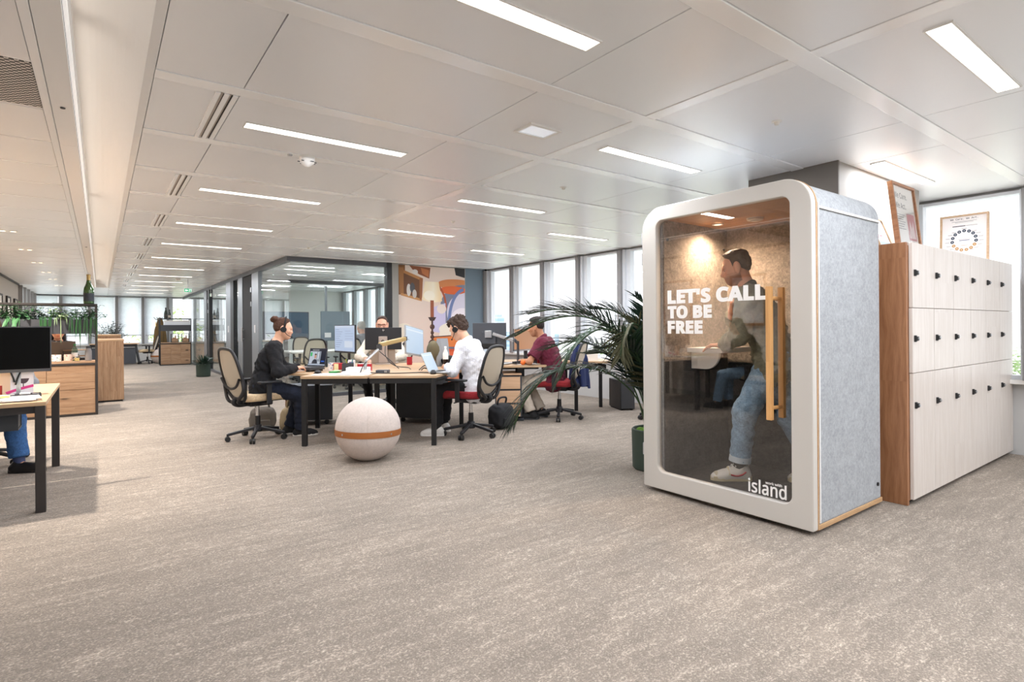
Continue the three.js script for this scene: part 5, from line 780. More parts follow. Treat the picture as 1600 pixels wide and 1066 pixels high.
function bushyPlant(label, pos, R, n, seed, m, pot = true, ly = 0) { const t = thing('potted_plant', label, 'plant', pos), q = new Quads(), r = mulberry(seed); if (pot) mesh('pot', lathe([[0, 0], [R * 0.3, 0], [R * 0.36, R * 0.5], [R * 0.33, R * 0.5], [R * 0.3, R * 0.44], [0, R * 0.44]], 24), M.charcoal, t); const st = []; for (let i = 0; i < n; i++) { const a = r() * 6.28, el = 0.25 + r() * 1.2, L = R * (0.5 + r() * 0.6), e = V(Math.cos(a) * Math.cos(el), Math.sin(el) * 0.9, Math.sin(a) * Math.cos(el)).multiplyScalar(L), b = V(0, R * 0.46 + ly, 0); st.push(rod([b.x, b.y, b.z], [b.x + e.x, b.y + e.y, b.z + e.z], R * 0.008, R * 0.005, 4)); for (let k = 0; k < 6; k++) { const p = b.clone().addScaledVector(e, 0.35 + 0.65 * (k + 1) / 6), c = r() * 6.28, dir = V(Math.cos(c), 0.2 + r() * 0.5, Math.sin(c)).normalize(); q.blade(p, dir, V(0, 0, 0).crossVectors(dir, V(0, 1, 0)).normalize(), R * (0.18 + 0.14 * r()), R * 0.09, 0.4, 2); } } mesh('foliage', q.geo(), m, t); mesh('stem', st, M.leafDark, t); return t; }
bushyPlant('bushy dark green plant above the tall pine cabinets', [0.2, 0.72, -15.2], 0.5, 46, 101, M.leafDark);
{ const t = thing('plant_stand', 'dark box carrying the bushy plant behind the pine cabinets', 'plant stand', [0.2, 0, -15.2]); mesh('case', bx(0.3, 0.69, 0.3, 0, 0.375, 0, 0.006), M.slate, t); mesh('plinth', bx(0.32, 0.03, 0.32, 0, 0.015, 0), M.black, t); }
{ // plant by the glass corridor
  const t = thing('potted_plant', 'spiky plant in a dark green pot standing by the glass corridor wall', 'plant', [2.14, 0, -16.35]); mesh('pot', lathe([[0, 0], [0.15, 0], [0.165, 0.02], [0.17, 0.34], [0.155, 0.34], [0.15, 0.3], [0, 0.3]], 28), M.potGreen, t);
  const q = new Quads(), r = mulberry(55); for (let i = 0; i < 150; i++) { const a = r() * 6.28, el = 0.35 + r() * 1.1, dir = V(Math.cos(a) * Math.cos(el), Math.sin(el), Math.sin(a) * Math.cos(el)); q.blade(V(Math.cos(a) * 0.08 * r(), 0.3, Math.sin(a) * 0.08), dir, V(0, 0, 0).crossVectors(dir, V(0.1, 1, 0)).normalize(), 0.26 + r() * 0.22, 0.026, 0.35, 4); } mesh('foliage', q.geo(), plain(0x2c4437, 0.5, { side: THREE.DoubleSide }), t); mesh('soil', cyl(0.15, 0.15, 0.02, 0, 0.305, 0, 20), M.soil, t);
}
// ---------------------------------------------------------------- far end of the room
shelfUnit('distant black framed shelf with six pine drawers and two dark bottles on top', 1.62, 2.56, -22.3, { cols: 3, rows: 2, frame: M.black });
{ const t = thing('storage_box', 'long pale grey box lying in the trough of the distant shelf', 'box', [2.14, 1.19, -22.52]); mesh('box', bx(0.76, 0.32, 0.26, 0, 0.16, 0, 0.006), M.paperGrey, t); mesh('lid', bx(0.77, 0.03, 0.27, 0, 0.325, 0, 0.004), M.offWhite, t); }
bottle('left taller dark wine bottle on the distant shelf', [1.82, 1.6, -22.5], 1.25, M.bottleDark, M.matBlack, plain(0x37352f, 0.6)); bottle('right shorter dark wine bottle on the distant shelf', [1.93, 1.6, -22.48], 1.02, M.bottleDark, M.matBlack, plain(0xb8aea0, 0.6));
for (const [x, l] of [[2.08, 'black framed lantern box with a wood block, left one on the distant shelf'], [2.4, 'black framed lantern box with a wood block, right one on the distant shelf']]) { const t = thing('lantern_box', l, 'lantern', [x, 0.776, -22.5]); const e = 0.012, w = 0.22, h = 0.3, P = []; for (const sx of [-1, 1]) for (const sz of [-1, 1]) P.push(bx(e, h, e, sx * w / 2, h / 2, sz * 0.08)); for (const y of [e / 2, h - e / 2]) { P.push(bx(w, e, e, 0, y, 0.08), bx(w, e, e, 0, y, -0.08)); for (const s of [-1, 1]) P.push(bx(e, e, 0.16, s * w / 2, y, 0)); } mesh('frame', P, M.black, t); mesh('block', bx(0.18, 0.12, 0.1, 0, 0.075, 0, 0.004), M.pine[0], t, { uv: 1 }); mesh('ornament', [bx(0.1, 0.03, 0.08, -0.01, 0.15, 0, 0.004), bx(0.03, 0.08, 0.05, 0.02, 0.2, 0, 0.004)], M.walnut, t); }
{ // dark fronted desk under the far windows
  const t = thing('office_desk', 'distant desk with a dark grey modesty panel under the far windows', 'desk', [0.2, 0, -23.9]); mesh('tabletop', b2(-0.5, 0.92, 0.72, 0.745, -0.6, 0.2, 0.003), M.drawerWood, t, { uv: 1 }); mesh('modesty_panel', b2(-0.45, 0.82, 0.03, 0.6, 0.05, 0.09, 0.004), M.slate, t); mesh('beam', b2(-0.45, 0.86, 0.62, 0.72, 0.0, 0.1), M.charcoal, t); mesh('leg', bar([0.82, 0.72, 0.08], [0.93, 0.0, 0.12], 0.05, 0.06), M.charcoal, t); mesh('leg', bar([0.82, 0.72, -0.5], [0.93, 0.0, -0.54], 0.05, 0.06), M.charcoal, t); mesh('leg', bx(0.05, 0.72, 0.5, -0.46, 0.36, -0.2), M.charcoal, t);
  const c = thing('desk_flower', 'small pink flower pot on the distant desk', 'plant', [0.62, 0.745, -23.9]); mesh('pot', cyl(0.05, 0.04, 0.08, 0, 0.04, 0, 14), M.paper, c); mesh('flowers', [ball(0.035, 0.02, 0.11, 0, 8), ball(0.035, -0.03, 0.12, 0.01, 8), ball(0.03, 0, 0.14, -0.02, 8)], plain(0xc98c90, 0.9), c);
}
copyOf(chairA, 'distant task chair with grey mesh back beside the desk under the far windows', [1.36, 0, -23.85], facing(-1, 0.1));
{ const t = thing('coat_stand', 'slim dark coat stand at the far windows behind the distant chair', 'coat stand', [1.74, 0, -24.45]); mesh('pole', rod([0, 0.02, 0], [0, 1.66, 0], 0.016), M.black, t); mesh('foot', cyl(0.19, 0.2, 0.025, 0, 0.0125, 0, 28), M.black, t); for (let k = 0; k < 4; k++) { const a = k * 1.57 + 0.4; mesh('hook', tube([[0, 1.58, 0], [0.08 * Math.cos(a), 1.6, 0.08 * Math.sin(a)], [0.15 * Math.cos(a), 1.68, 0.15 * Math.sin(a)]], 0.01, 12, 6), M.black, t); } }
function drape(name, label, cat, pos, ry, m, W, H, D, folds, amp, taper = 0, o = {}) { // a hanging garment: closed folded tube of cloth
  const P = [], I = [], nu = 64, nv = 20, r = mulberry(o.seed ?? 5); const ph = r() * 6; for (let j = 0; j <= nv; j++) { const v = j / nv, y = -H * v + (o.hem ?? 0.02) * Math.sin(v * 9) * v, wv = W * ((o.top ?? 0.42) + (1 - (o.top ?? 0.42)) * Math.min(1, v * 3)) * (1 + taper * v), dv = D * (0.5 + 0.5 * Math.min(1, v * 2)); for (let i = 0; i <= nu; i++) { const a = i / nu * Math.PI * 2, f = 1 + amp * (0.3 + v) * Math.sin(a * folds + ph + v * 2) + amp * 0.5 * Math.sin(a * (folds * 1.7 | 0) + v * 4); P.push(wv / 2 * Math.cos(a) * f, y - (i / nu > 0.5 ? 0.04 * v : 0), dv / 2 * Math.sin(a) * f); } }
  for (let j = 0; j < nv; j++) for (let i = 0; i < nu; i++) { const a = j * (nu + 1) + i; I.push(a, a + 1, a + nu + 1, a + 1, a + nu + 2, a + nu + 1); }
  const g = new THREE.BufferGeometry(); g.setAttribute('position', new THREE.Float32BufferAttribute(P, 3)); g.setIndex(I); g.computeVertexNormals(); const t = thing(name, label, cat, pos, ry); mesh('cloth', g, m, t); return t; }
{ const c = drape('coat', 'long olive brown coat hanging from the distant coat stand', 'coat', [1.79, 1.62, -24.4], 0.2, plain(0x6b5433, 0.95, { side: THREE.DoubleSide }), 0.34, 1.18, 0.2, 6, 0.13, 0.25, { seed: 3 }); mesh('lining_flash', bx(0.02, 0.16, 0.02, -0.15, -0.2, 0.05, 0.006), M.yellow, c); mesh('collar', ball(0.07, 0, 0.0, 0.02, 12).scale(1, 0.6, 0.8), plain(0x5a4529, 0.95), c); }
// ---------------------------------------------------------------- meeting rooms behind the glass
function officeTable(label, x0, x1, z0, z1) { const t = thing('meeting_table', label, 'table', [(x0 + x1) / 2, 0, (z0 + z1) / 2]), w = x1 - x0, d = z1 - z0; mesh('tabletop', slab([[-w / 2, -d / 2], [w / 2, -d / 2], [w / 2, d / 2], [-w / 2, d / 2]], 0.74, 0.03), M.offWhite, t); for (const sx of [-1, 1]) for (const sz of [-1, 1]) mesh('leg', rod([sx * (w / 2 - 0.12), 0, sz * (d / 2 - 0.12)], [sx * (w / 2 - 0.16), 0.71, sz * (d / 2 - 0.16)], 0.02, 0.028), M.charcoal, t); }
officeTable('pale meeting table behind the glass corner', 3.15, 5.4, -12.9, -11.7);
for (const [x, z, f, l] of [[3.35, -11.2, [0.05, -1], 'meeting chair with pale mesh back behind the glass, the one nearest the glass corner'], [4.1, -11.15, [0.25, -1], 'meeting chair with pale mesh back behind the glass, beside the seated colleague'], [4.85, -11.3, [-0.3, -1], 'meeting chair with pale mesh back behind the glass, near the black post'], [3.9, -13.5, [0, 1], 'meeting chair on the far side of the pale meeting table'], [5.75, -12.3, [-1, 0], 'meeting chair at the window end of the pale meeting table']]) copyOf(chairA, l, [x, 0, z], facing(...f));
{ const t = thing('wall_screen', 'large blue grey presentation screen on a stand in the glass meeting room', 'screen', [3.62, 0, -14.1], 0.1); mesh('panel', bx(1.1, 0.66, 0.05, 0, 1.3, 0, 0.008), M.slate, t); mesh('display', bx(1.06, 0.62, 0.004, 0, 1.3, 0.027), plain(0x40586a, 0.25), t); mesh('stand', [bx(0.08, 1.0, 0.06, 0, 0.5, -0.04), bx(0.7, 0.04, 0.4, 0, 0.02, 0)], M.black, t); }
{ const t = thing('wall_screen', 'grey felt pin screen beside the presentation screen in the meeting room', 'screen', [4.85, 0, -14.2], 0); mesh('panel', bx(0.75, 0.75, 0.04, 0, 1.28, 0, 0.01), plain(0x7d8a92, 0.9), t); mesh('note', bx(0.16, 0.12, 0.004, -0.45 + 0.25, 1.05, 0.022), M.paper, t); mesh('stand', [bx(0.04, 0.92, 0.04, -0.3, 0.46, 0), bx(0.04, 0.92, 0.04, 0.3, 0.46, 0), bx(0.04, 0.03, 0.4, -0.3, 0.015, 0), bx(0.04, 0.03, 0.4, 0.3, 0.015, 0)], M.alu, t); }
// mural: one large photograph print on its wall
{
  const tex = canvasTex(900, 1400, (c, w, h) => {
    const S = (x, y) => [x * w, y * h];
    let g = c.createLinearGradient(0, 0, w, h); g.addColorStop(0, '#eadccf'); g.addColorStop(0.5, '#e6cdbf'); g.addColorStop(1, '#e9b9a2'); c.fillStyle = g; c.fillRect(0, 0, w, h);
    const poly = (f, ...p) => { c.fillStyle = f; c.beginPath(); p.forEach((q, i) => (i ? c.lineTo(...S(...q)) : c.moveTo(...S(...q)))); c.fill(); };
    const ell = (f, x, y, rx, ry, rot = 0) => { c.fillStyle = f; c.beginPath(); c.ellipse(x * w, y * h, rx * w, ry * h, rot, 0, 7); c.fill(); };
    // crates on the wall
    poly('#8a5c34', [0.0, 0], [0.12, 0], [0.12, 0.24], [0, 0.24]); poly('#a9733f', [0.03, 0.02], [0.1, 0.02], [0.1, 0.24], [0.05, 0.24]); poly('#6e4527', [0.1, 0.04], [0.37, 0.1], [0.35, 0.27], [0.1, 0.23]); poly('#b98049', [0.1, 0.04], [0.37, 0.1], [0.37, 0.125], [0.1, 0.065]); poly('#c58d55', [0.06, 0.225], [0.35, 0.27], [0.35, 0.29], [0.06, 0.245]); poly('#9a5f38', [0.32, 0.1], [0.37, 0.1], [0.355, 0.28], [0.32, 0.275]);
    ell('#dad4cc', 0.17, 0.2, 0.03, 0.05); ell('#4d4c50', 0.22, 0.18, 0.035, 0.04); ell('#c9c0b8', 0.25, 0.23, 0.03, 0.035);
    poly('#8f4f2c', [0.18, 0.0], [0.48, 0.01], [0.46, 0.1], [0.32, 0.07], [0.22, 0.03]); poly('#c77a48', [0.34, 0.015], [0.46, 0.03], [0.45, 0.09], [0.36, 0.06]); ell('#e8e2dc', 0.26, 0.05, 0.04, 0.02);
    // a big chrome and orange chair at the right
    ell('#d6864f', 0.86, 0.14, 0.28, 0.045); ell('#7a7e92', 0.98, 0.34, 0.36, 0.2); ell('#d9d2e2', 1.0, 0.38, 0.28, 0.17); ell('#e0662f', 0.82, 0.19, 0.2, 0.035); c.strokeStyle = '#b0522c'; c.lineWidth = 26; c.beginPath(); c.moveTo(0.6 * w, 0.16 * h); c.quadraticCurveTo(0.72 * w, 0.24 * h, 0.7 * w, 0.36 * h); c.stroke(); c.strokeStyle = '#6f7fae'; c.lineWidth = 40; c.beginPath(); c.moveTo(0.98 * w, 0.18 * h); c.quadraticCurveTo(0.78 * w, 0.22 * h, 0.75 * w, 0.46 * h); c.stroke();
    poly('#cfc6e4', [0.5, 0.34], [0.7, 0.3], [0.7, 0.56], [0.5, 0.54]); ell('#eddcd2', 0.64, 0.35, 0.07, 0.04); ell('#f2e8f0', 0.96, 0.44, 0.18, 0.1);
    poly('#2c2a2c', [0.84, 0.0], [1, 0.0], [1, 0.08], [0.86, 0.06]);
    // sheepskins
    ell('#f0e3cf', 0.1, 0.58, 0.17, 0.11); ell('#f3e7d6', 0.86, 0.52, 0.26, 0.06); poly('#f3e7d6', [0.62, 0.5], [1, 0.48], [1, 0.58], [0.6, 0.58]);
    // orange armchair
    poly('#e8803c', [0.5, 0.585], [1, 0.575], [1, 0.84], [0.62, 0.84]); poly('#d9562f', [0.56, 0.68], [1, 0.66], [1, 0.88], [0.6, 0.86]); poly('#e6663c', [0.62, 0.72], [1, 0.7], [1, 0.86], [0.66, 0.84]); c.strokeStyle = '#5b3a32'; c.lineWidth = 12; c.beginPath(); c.moveTo(0.5 * w, 0.585 * h); c.lineTo(w, 0.57 * h); c.stroke(); poly('#6d6f80', [0.56, 0.66], [0.95, 0.68], [0.95, 0.695], [0.56, 0.68]);
    // lamp: shade and turned wooden stem
    g = c.createLinearGradient(0.35 * w, 0, 0.66 * w, 0); g.addColorStop(0, '#f7e2bd'); g.addColorStop(0.55, '#fdf3dc'); g.addColorStop(1, '#f0cf9c'); c.fillStyle = g; c.beginPath(); c.moveTo(...S(0.4, 0.125)); c.lineTo(...S(0.6, 0.125)); c.lineTo(...S(0.65, 0.285)); c.quadraticCurveTo(...S(0.5, 0.31), ...S(0.35, 0.275)); c.fill(); ell('#fff6e2', 0.46, 0.24, 0.08, 0.04);
    poly('#9c5434', [0.475, 0.28], [0.525, 0.28], [0.525, 0.42], [0.475, 0.42]); poly('#3f2620', [0.44, 0.42], [0.56, 0.42], [0.53, 0.45], [0.47, 0.45]); for (const [y, rx, ry] of [[0.5, 0.035, 0.022], [0.55, 0.024, 0.015], [0.585, 0.03, 0.016], [0.65, 0.06, 0.045], [0.73, 0.045, 0.025], [0.79, 0.06, 0.03]]) { ell('#4a2a20', 0.5, y, rx, ry); ell('#8c5a44', 0.485, y - 0.008, rx * 0.4, ry * 0.4); } poly('#4a2a20', [0.487, 0.45], [0.513, 0.45], [0.513, 0.8], [0.487, 0.8]);
    poly('#d99a3f', [0.36, 0.78], [0.58, 0.74], [0.56, 0.78], [0.4, 0.83]);
    // pale table below
    g = c.createLinearGradient(0, 0.82 * h, 0, h); g.addColorStop(0, '#f0dfe2'); g.addColorStop(1, '#dcb6a8'); c.fillStyle = g; c.fillRect(0.3 * w, 0.83 * h, 0.7 * w, 0.07 * h); c.fillStyle = '#d98c6c'; c.fillRect(0, 0.9 * h, w, 0.1 * h);
  });
  const t = thing('photo_mural', 'large printed photo mural of a floor lamp, wooden crate and orange armchair', 'mural', [5.43, 1.235, -10.105]); mesh('board', bx(1.56, 2.44, 0.02, 0, 0, 0), M.white, t); mesh('printed_sheet', new THREE.PlaneGeometry(1.56, 2.44).translate(0, 0, 0.011), std({ map: tex, roughness: 0.5 }), t);
}
// jackets, bags and the rest around the desks
drape('jacket', 'navy jacket hanging over the back of the chair of the man in maroon', 'jacket', at(0.9, 7.5, 0.98), facingT(-0.93, 0.36) + 1.57, plain(0x24305a, 0.95, { side: THREE.DoubleSide }), 0.2, 0.56, 0.44, 7, 0.1, 0.2, { seed: 8 });
{ const c = drape('jacket', 'grey jacket with dark cuffs heaped on the desk behind the man in the white shirt', 'jacket', at(-0.9, 7.2, 1.08), 0.3, plain(0x9b9da0, 0.95, { side: THREE.DoubleSide }), 0.2, 0.38, 0.16, 4, 0.1, 0.1, { seed: 9, top: 0.85 }); mesh('hood', ball(0.1, -0.1, -0.12, -0.06, 14).scale(1, 1.3, 0.9), plain(0x6c624a, 0.95), c); mesh('cuff', tube([[-0.1, -0.3, 0.1], [0, -0.26, 0.14], [0.1, -0.3, 0.12]], 0.045, 16, 10), M.matBlack, c); }
function softBag(name, label, pos, ry, w, h, d, m, strap) { const t = thing(name, label, 'bag', pos, ry), g = new THREE.SphereGeometry(0.5, 32, 24), p = g.attributes.position; for (let i = 0; i < p.count; i++) { const v = V().fromBufferAttribute(p, i), e = 0.55, f = (x) => Math.sign(x) * Math.pow(Math.abs(x * 2), e) / 2; v.set(f(v.x), f(v.y), f(v.z)); const k = 1 - 0.25 * Math.max(0, v.y) + 0.06 * n3(v.x * 4, v.y * 4 + pos[0], v.z * 4); p.setXYZ(i, v.x * w * k, (v.y + 0.5) * h, v.z * d * k); } g.computeVertexNormals(); mesh('bag_body', g, m, t); mesh('strap', tube([[-w * 0.25, h * 0.9, 0], [-w * 0.2, h + strap, 0.02], [w * 0.2, h + strap, 0.03], [w * 0.25, h * 0.9, 0]], 0.012, 24, 6), m, t); mesh('pocket', bx(w * 0.6, h * 0.35, 0.03, 0, h * 0.3, d * 0.46, 0.012), m, t); return t; }
softBag('tote_bag', 'beige cloth tote bag on the floor beside the chair of the woman in black', at(-2.62, 6.62, 0), 0.4, 0.26, 0.3, 0.16, plain(0xb9a684, 0.95), 0.08);
softBag('backpack', 'grey patterned rucksack on the floor under the chair of the woman in black', at(-3.02, 6.75, 0), -0.3, 0.3, 0.28, 0.2, plain(0x77716a, 0.9), 0.04);
softBag('backpack', 'black rucksack on the floor behind the red seated chair', at(-0.14, 6.75, 0), 0.3, 0.32, 0.3, 0.24, plain(0x1d1e22, 0.8), 0.06);
copyOf(chairR, 'task chair with red seat and navy jacket used by the man in the maroon shirt', at(0.62, 7.42, 0), facingT(-0.93, 0.36));
copyOf(chairA, 'empty task chair by the windows mostly hidden behind the palm', at(1.95, 7.35, 0), facingT(-0.3, 1));
chairA.position.set(...at(-2.83, 6.2, 0)); chairA.rotation.y = facingT(0.62, 0.78);
chairR.position.set(...at(-0.47, 6.3, 0)); chairR.rotation.y = facingT(-0.86, 0.5);
copyOf(chairA, 'task chair of the man with glasses behind the shared desk', at(-1.9, 8.55, 0), facingT(0, -1));
copyOf(chairA, 'task chair with beige seat behind the left desk, its base showing under the table', [-0.85, 0, -6.98], facing(0.1, 1));
copyOf(chairA, 'task chair of the woman behind the planter shelf', [-0.55, 0, -11.75], facing(0, 1));
copyOf(chairA, 'task chair before the left desk, seen mirrored in the booth glass', [-1.0, 0, -4.35], facing(0.1, -1));
// ---------------------------------------------------------------- outside
mesh('ground_outside', b2(-150, 400, -13.2, -12.4, -400, 120), plain(0xc8ccc4, 1), scene, { kind: 'structure' });
function tree(label, x, z, y0, H, R, seed, cols) { const t = thing('tree', label, 'tree', [x, y0, z]), r = mulberry(seed), q = new Quads(); mesh('trunk', [rod([0, 0, 0], [0, H * 0.75, 0], R * 0.08, R * 0.03, 8), ...Array.from({ length: 5 }, (_, i) => rod([0, H * (0.35 + i * 0.08), 0], [R * 0.6 * Math.cos(i * 2.4), H * (0.55 + i * 0.08), R * 0.6 * Math.sin(i * 2.4)], R * 0.03, R * 0.012, 6))], plain(0x6a5a4a, 0.9), t); for (let i = 0; i < 3000; i++) { const a = r() * 6.28, u = r() * 2 - 1, k = Math.cbrt(r()) * (0.85 + 0.25 * n3(Math.cos(a) * 2, u * 2, Math.sin(a) * 2 + seed)), s = Math.sqrt(1 - u * u), p = V(R * k * s * Math.cos(a), H * 0.64 + H * 0.38 * k * u, R * k * s * Math.sin(a)), b = r() * 6.28, dir = V(Math.cos(b), (r() - 0.5), Math.sin(b)).normalize(); q.blade(p, dir, V(0, 0, 0).crossVectors(dir, V(0.2, 1, 0)).normalize(), R * 0.085, R * 0.06, 0.3, 2); } mesh('crown', q.geo(), phy({ color: cols, roughness: 0.8, transmission: 0.4, thickness: 0, side: THREE.DoubleSide }), t); }
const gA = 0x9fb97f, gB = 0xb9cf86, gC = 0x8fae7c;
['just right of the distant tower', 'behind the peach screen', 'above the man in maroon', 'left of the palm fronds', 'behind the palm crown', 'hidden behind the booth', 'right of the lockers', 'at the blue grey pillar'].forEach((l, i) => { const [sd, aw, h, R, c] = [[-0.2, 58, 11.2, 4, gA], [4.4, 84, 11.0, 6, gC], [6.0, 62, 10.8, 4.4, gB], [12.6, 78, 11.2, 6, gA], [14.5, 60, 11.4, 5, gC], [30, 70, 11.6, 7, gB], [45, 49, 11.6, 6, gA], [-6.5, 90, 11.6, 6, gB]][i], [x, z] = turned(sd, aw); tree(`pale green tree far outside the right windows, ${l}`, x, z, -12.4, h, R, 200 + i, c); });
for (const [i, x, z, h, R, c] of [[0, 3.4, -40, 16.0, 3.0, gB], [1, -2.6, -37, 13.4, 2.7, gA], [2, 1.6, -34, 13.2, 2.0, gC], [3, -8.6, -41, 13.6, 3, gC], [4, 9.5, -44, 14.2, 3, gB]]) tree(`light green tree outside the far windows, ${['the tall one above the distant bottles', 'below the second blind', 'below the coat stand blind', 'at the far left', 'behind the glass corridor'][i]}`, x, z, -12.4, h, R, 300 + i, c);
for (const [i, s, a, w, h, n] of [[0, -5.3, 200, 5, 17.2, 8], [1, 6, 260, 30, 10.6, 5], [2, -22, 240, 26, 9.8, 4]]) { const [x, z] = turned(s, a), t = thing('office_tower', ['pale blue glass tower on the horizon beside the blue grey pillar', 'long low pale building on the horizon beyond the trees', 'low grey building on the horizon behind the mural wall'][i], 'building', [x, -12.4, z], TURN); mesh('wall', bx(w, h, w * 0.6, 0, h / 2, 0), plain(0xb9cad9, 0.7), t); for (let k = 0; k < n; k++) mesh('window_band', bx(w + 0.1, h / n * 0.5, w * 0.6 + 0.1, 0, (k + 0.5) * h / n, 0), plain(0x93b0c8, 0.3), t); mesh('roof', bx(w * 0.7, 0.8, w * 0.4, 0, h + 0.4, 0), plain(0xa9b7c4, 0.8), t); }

// ---------------------------------------------------------------- people
// A body is a smooth union of tapered limbs on a grid, meshed as one surface (surface nets).
function field(prims, cell, k, o = {}) {
  const lo = V(1e9, 1e9, 1e9), hi = V(-1e9, -1e9, -1e9);
  for (const p of prims) { const R = p.e ? Math.max(...p.e) : Math.max(p.ra, p.rb); for (const q of p.e ? [p.c] : [p.a, p.b]) { lo.min(q.clone().subScalar(R + 3 * k)); hi.max(q.clone().addScalar(R + 3 * k)); } }
  lo.subScalar(cell * 2); hi.addScalar(cell * 2);
  const nx = Math.ceil((hi.x - lo.x) / cell) + 1, ny = Math.ceil((hi.y - lo.y) / cell) + 1, nz = Math.ceil((hi.z - lo.z) / cell) + 1, F = new Float32Array(nx * ny * nz);
  const P = V();
  for (const p of prims) {
    const R = p.e ? Math.max(...p.e) : Math.max(p.ra, p.rb), m = R + 5 * k + cell, a = p.e ? p.c : p.a, b = p.e ? p.c : p.b;
    const i0 = Math.max(0, Math.floor((Math.min(a.x, b.x) - m - lo.x) / cell)), i1 = Math.min(nx - 1, Math.ceil((Math.max(a.x, b.x) + m - lo.x) / cell)), j0 = Math.max(0, Math.floor((Math.min(a.y, b.y) - m - lo.y) / cell)), j1 = Math.min(ny - 1, Math.ceil((Math.max(a.y, b.y) + m - lo.y) / cell)), k0 = Math.max(0, Math.floor((Math.min(a.z, b.z) - m - lo.z) / cell)), k1 = Math.min(nz - 1, Math.ceil((Math.max(a.z, b.z) + m - lo.z) / cell));
    const d = b.clone().sub(a), dd = d.dot(d) || 1e-9, L = Math.sqrt(dd), iq = p.q;
    for (let z = k0; z <= k1; z++) for (let y = j0; y <= j1; y++) for (let x = i0; x <= i1; x++) {
      P.set(lo.x + x * cell - a.x, lo.y + y * cell - a.y, lo.z + z * cell - a.z); let s;
      if (p.e) { if (iq) P.applyQuaternion(iq); const q = Math.hypot(P.x / p.e[0], P.y / p.e[1], P.z / p.e[2]); s = (q - 1) * Math.min(...p.e) * (q < 1 ? 1 : 0.9 + 0.1); }
      else { const t = P.dot(d) / dd, tc = t < 0 ? 0 : t > 1 ? 1 : t, ex = P.x - d.x * tc, ey = P.y - d.y * tc, ez = P.z - d.z * tc; s = Math.sqrt(ex * ex + ey * ey + ez * ez) - (p.ra + (p.rb - p.ra) * tc); if (p.fb) s = Math.max(s, (t - 1) * L); if (p.fa) s = Math.max(s, -t * L); }
      if (p.cut) for (const [n, c] of p.cut) s = Math.max(s, (P.x + a.x) * n[0] + (P.y + a.y) * n[1] + (P.z + a.z) * n[2] - c);
      const kk = p.k ?? k, v = Math.exp(-(p.minus ? s : s) / kk);
      const at_ = (z * ny + y) * nx + x; if (p.minus) F[at_] *= Math.max(0, 1 - Math.min(1, v * 1.2)); else F[at_] += v;
    }
  }
  for (let i = 0; i < F.length; i++) F[i] = F[i] > 1e-30 ? -k * Math.log(F[i]) : 9;
  if (o.mod) for (let z = 0, i = 0; z < nz; z++) for (let y = 0; y < ny; y++) for (let x = 0; x < nx; x++, i++) if (o.all || Math.abs(F[i]) < 0.08) F[i] = o.mod(lo.x + x * cell, lo.y + y * cell, lo.z + z * cell, F[i]);
  // surface nets
  const id = new Int32Array(F.length).fill(-1), pos = [], idx = [], st = [1, nx, nx * ny];
  const E = [[0, 1], [0, 2], [0, 4], [1, 3], [1, 5], [2, 3], [2, 6], [3, 7], [4, 5], [4, 6], [5, 7], [6, 7]];
  for (let z = 0; z < nz - 1; z++) for (let y = 0; y < ny - 1; y++) for (let x = 0; x < nx - 1; x++) {
    const i = (z * ny + y) * nx + x; let mask = 0; const g = [];
    for (let c = 0; c < 8; c++) { const v = F[i + (c & 1) + ((c >> 1) & 1) * st[1] + (c >> 2) * st[2]]; g[c] = v; if (v < 0) mask |= 1 << c; }
    if (!mask || mask === 255) continue;
    let sx = 0, sy = 0, sz = 0, n = 0;
    for (const [a, b] of E) { if (((mask >> a) & 1) === ((mask >> b) & 1)) continue; const t = g[a] / (g[a] - g[b]), l = (m) => ((a >> m) & 1) + t * (((b >> m) & 1) - ((a >> m) & 1)); sx += l(0); sy += l(1); sz += l(2); n++; }
    id[i] = pos.length / 3; pos.push(lo.x + (x + sx / n) * cell, lo.y + (y + sy / n) * cell, lo.z + (z + sz / n) * cell);
  }
  for (let z = 1; z < nz - 1; z++) for (let y = 1; y < ny - 1; y++) for (let x = 1; x < nx - 1; x++) {
    const i = (z * ny + y) * nx + x;
    for (let m = 0; m < 3; m++) { const j = i + st[m]; if ((F[i] < 0) === (F[j] < 0)) continue; const u = st[(m + 1) % 3], w = st[(m + 2) % 3], q = [id[i], id[i - u], id[i - u - w], id[i - w]]; if (q.some((v) => v < 0)) continue; if (F[i] < 0) idx.push(q[0], q[1], q[2], q[0], q[2], q[3]); else idx.push(q[0], q[2], q[1], q[0], q[3], q[2]); }
  }
  const g = new THREE.BufferGeometry(); g.setAttribute('position', new THREE.Float32BufferAttribute(pos, 3)); g.setIndex(idx); g.computeVertexNormals(); return g;
}
const limb = (a, b, ra, rb, o = {}) => ({ a: a.clone(), b: b.clone(), ra, rb, ...o });
const egg = (c, e, o = {}) => ({ c: c.clone(), e, ...o });
function ik(a, b, l1, l2, hint) { const d = b.clone().sub(a), L = Math.min(d.length(), (l1 + l2) * 0.999); d.normalize(); const x = (l1 * l1 - l2 * l2 + L * L) / (2 * L), h = Math.sqrt(Math.max(0, l1 * l1 - x * x)), n = hint.clone().addScaledVector(d, -hint.dot(d)).normalize(); return { mid: a.clone().addScaledVector(d, x).addScaledVector(n, h), end: a.clone().addScaledVector(d, L) }; }
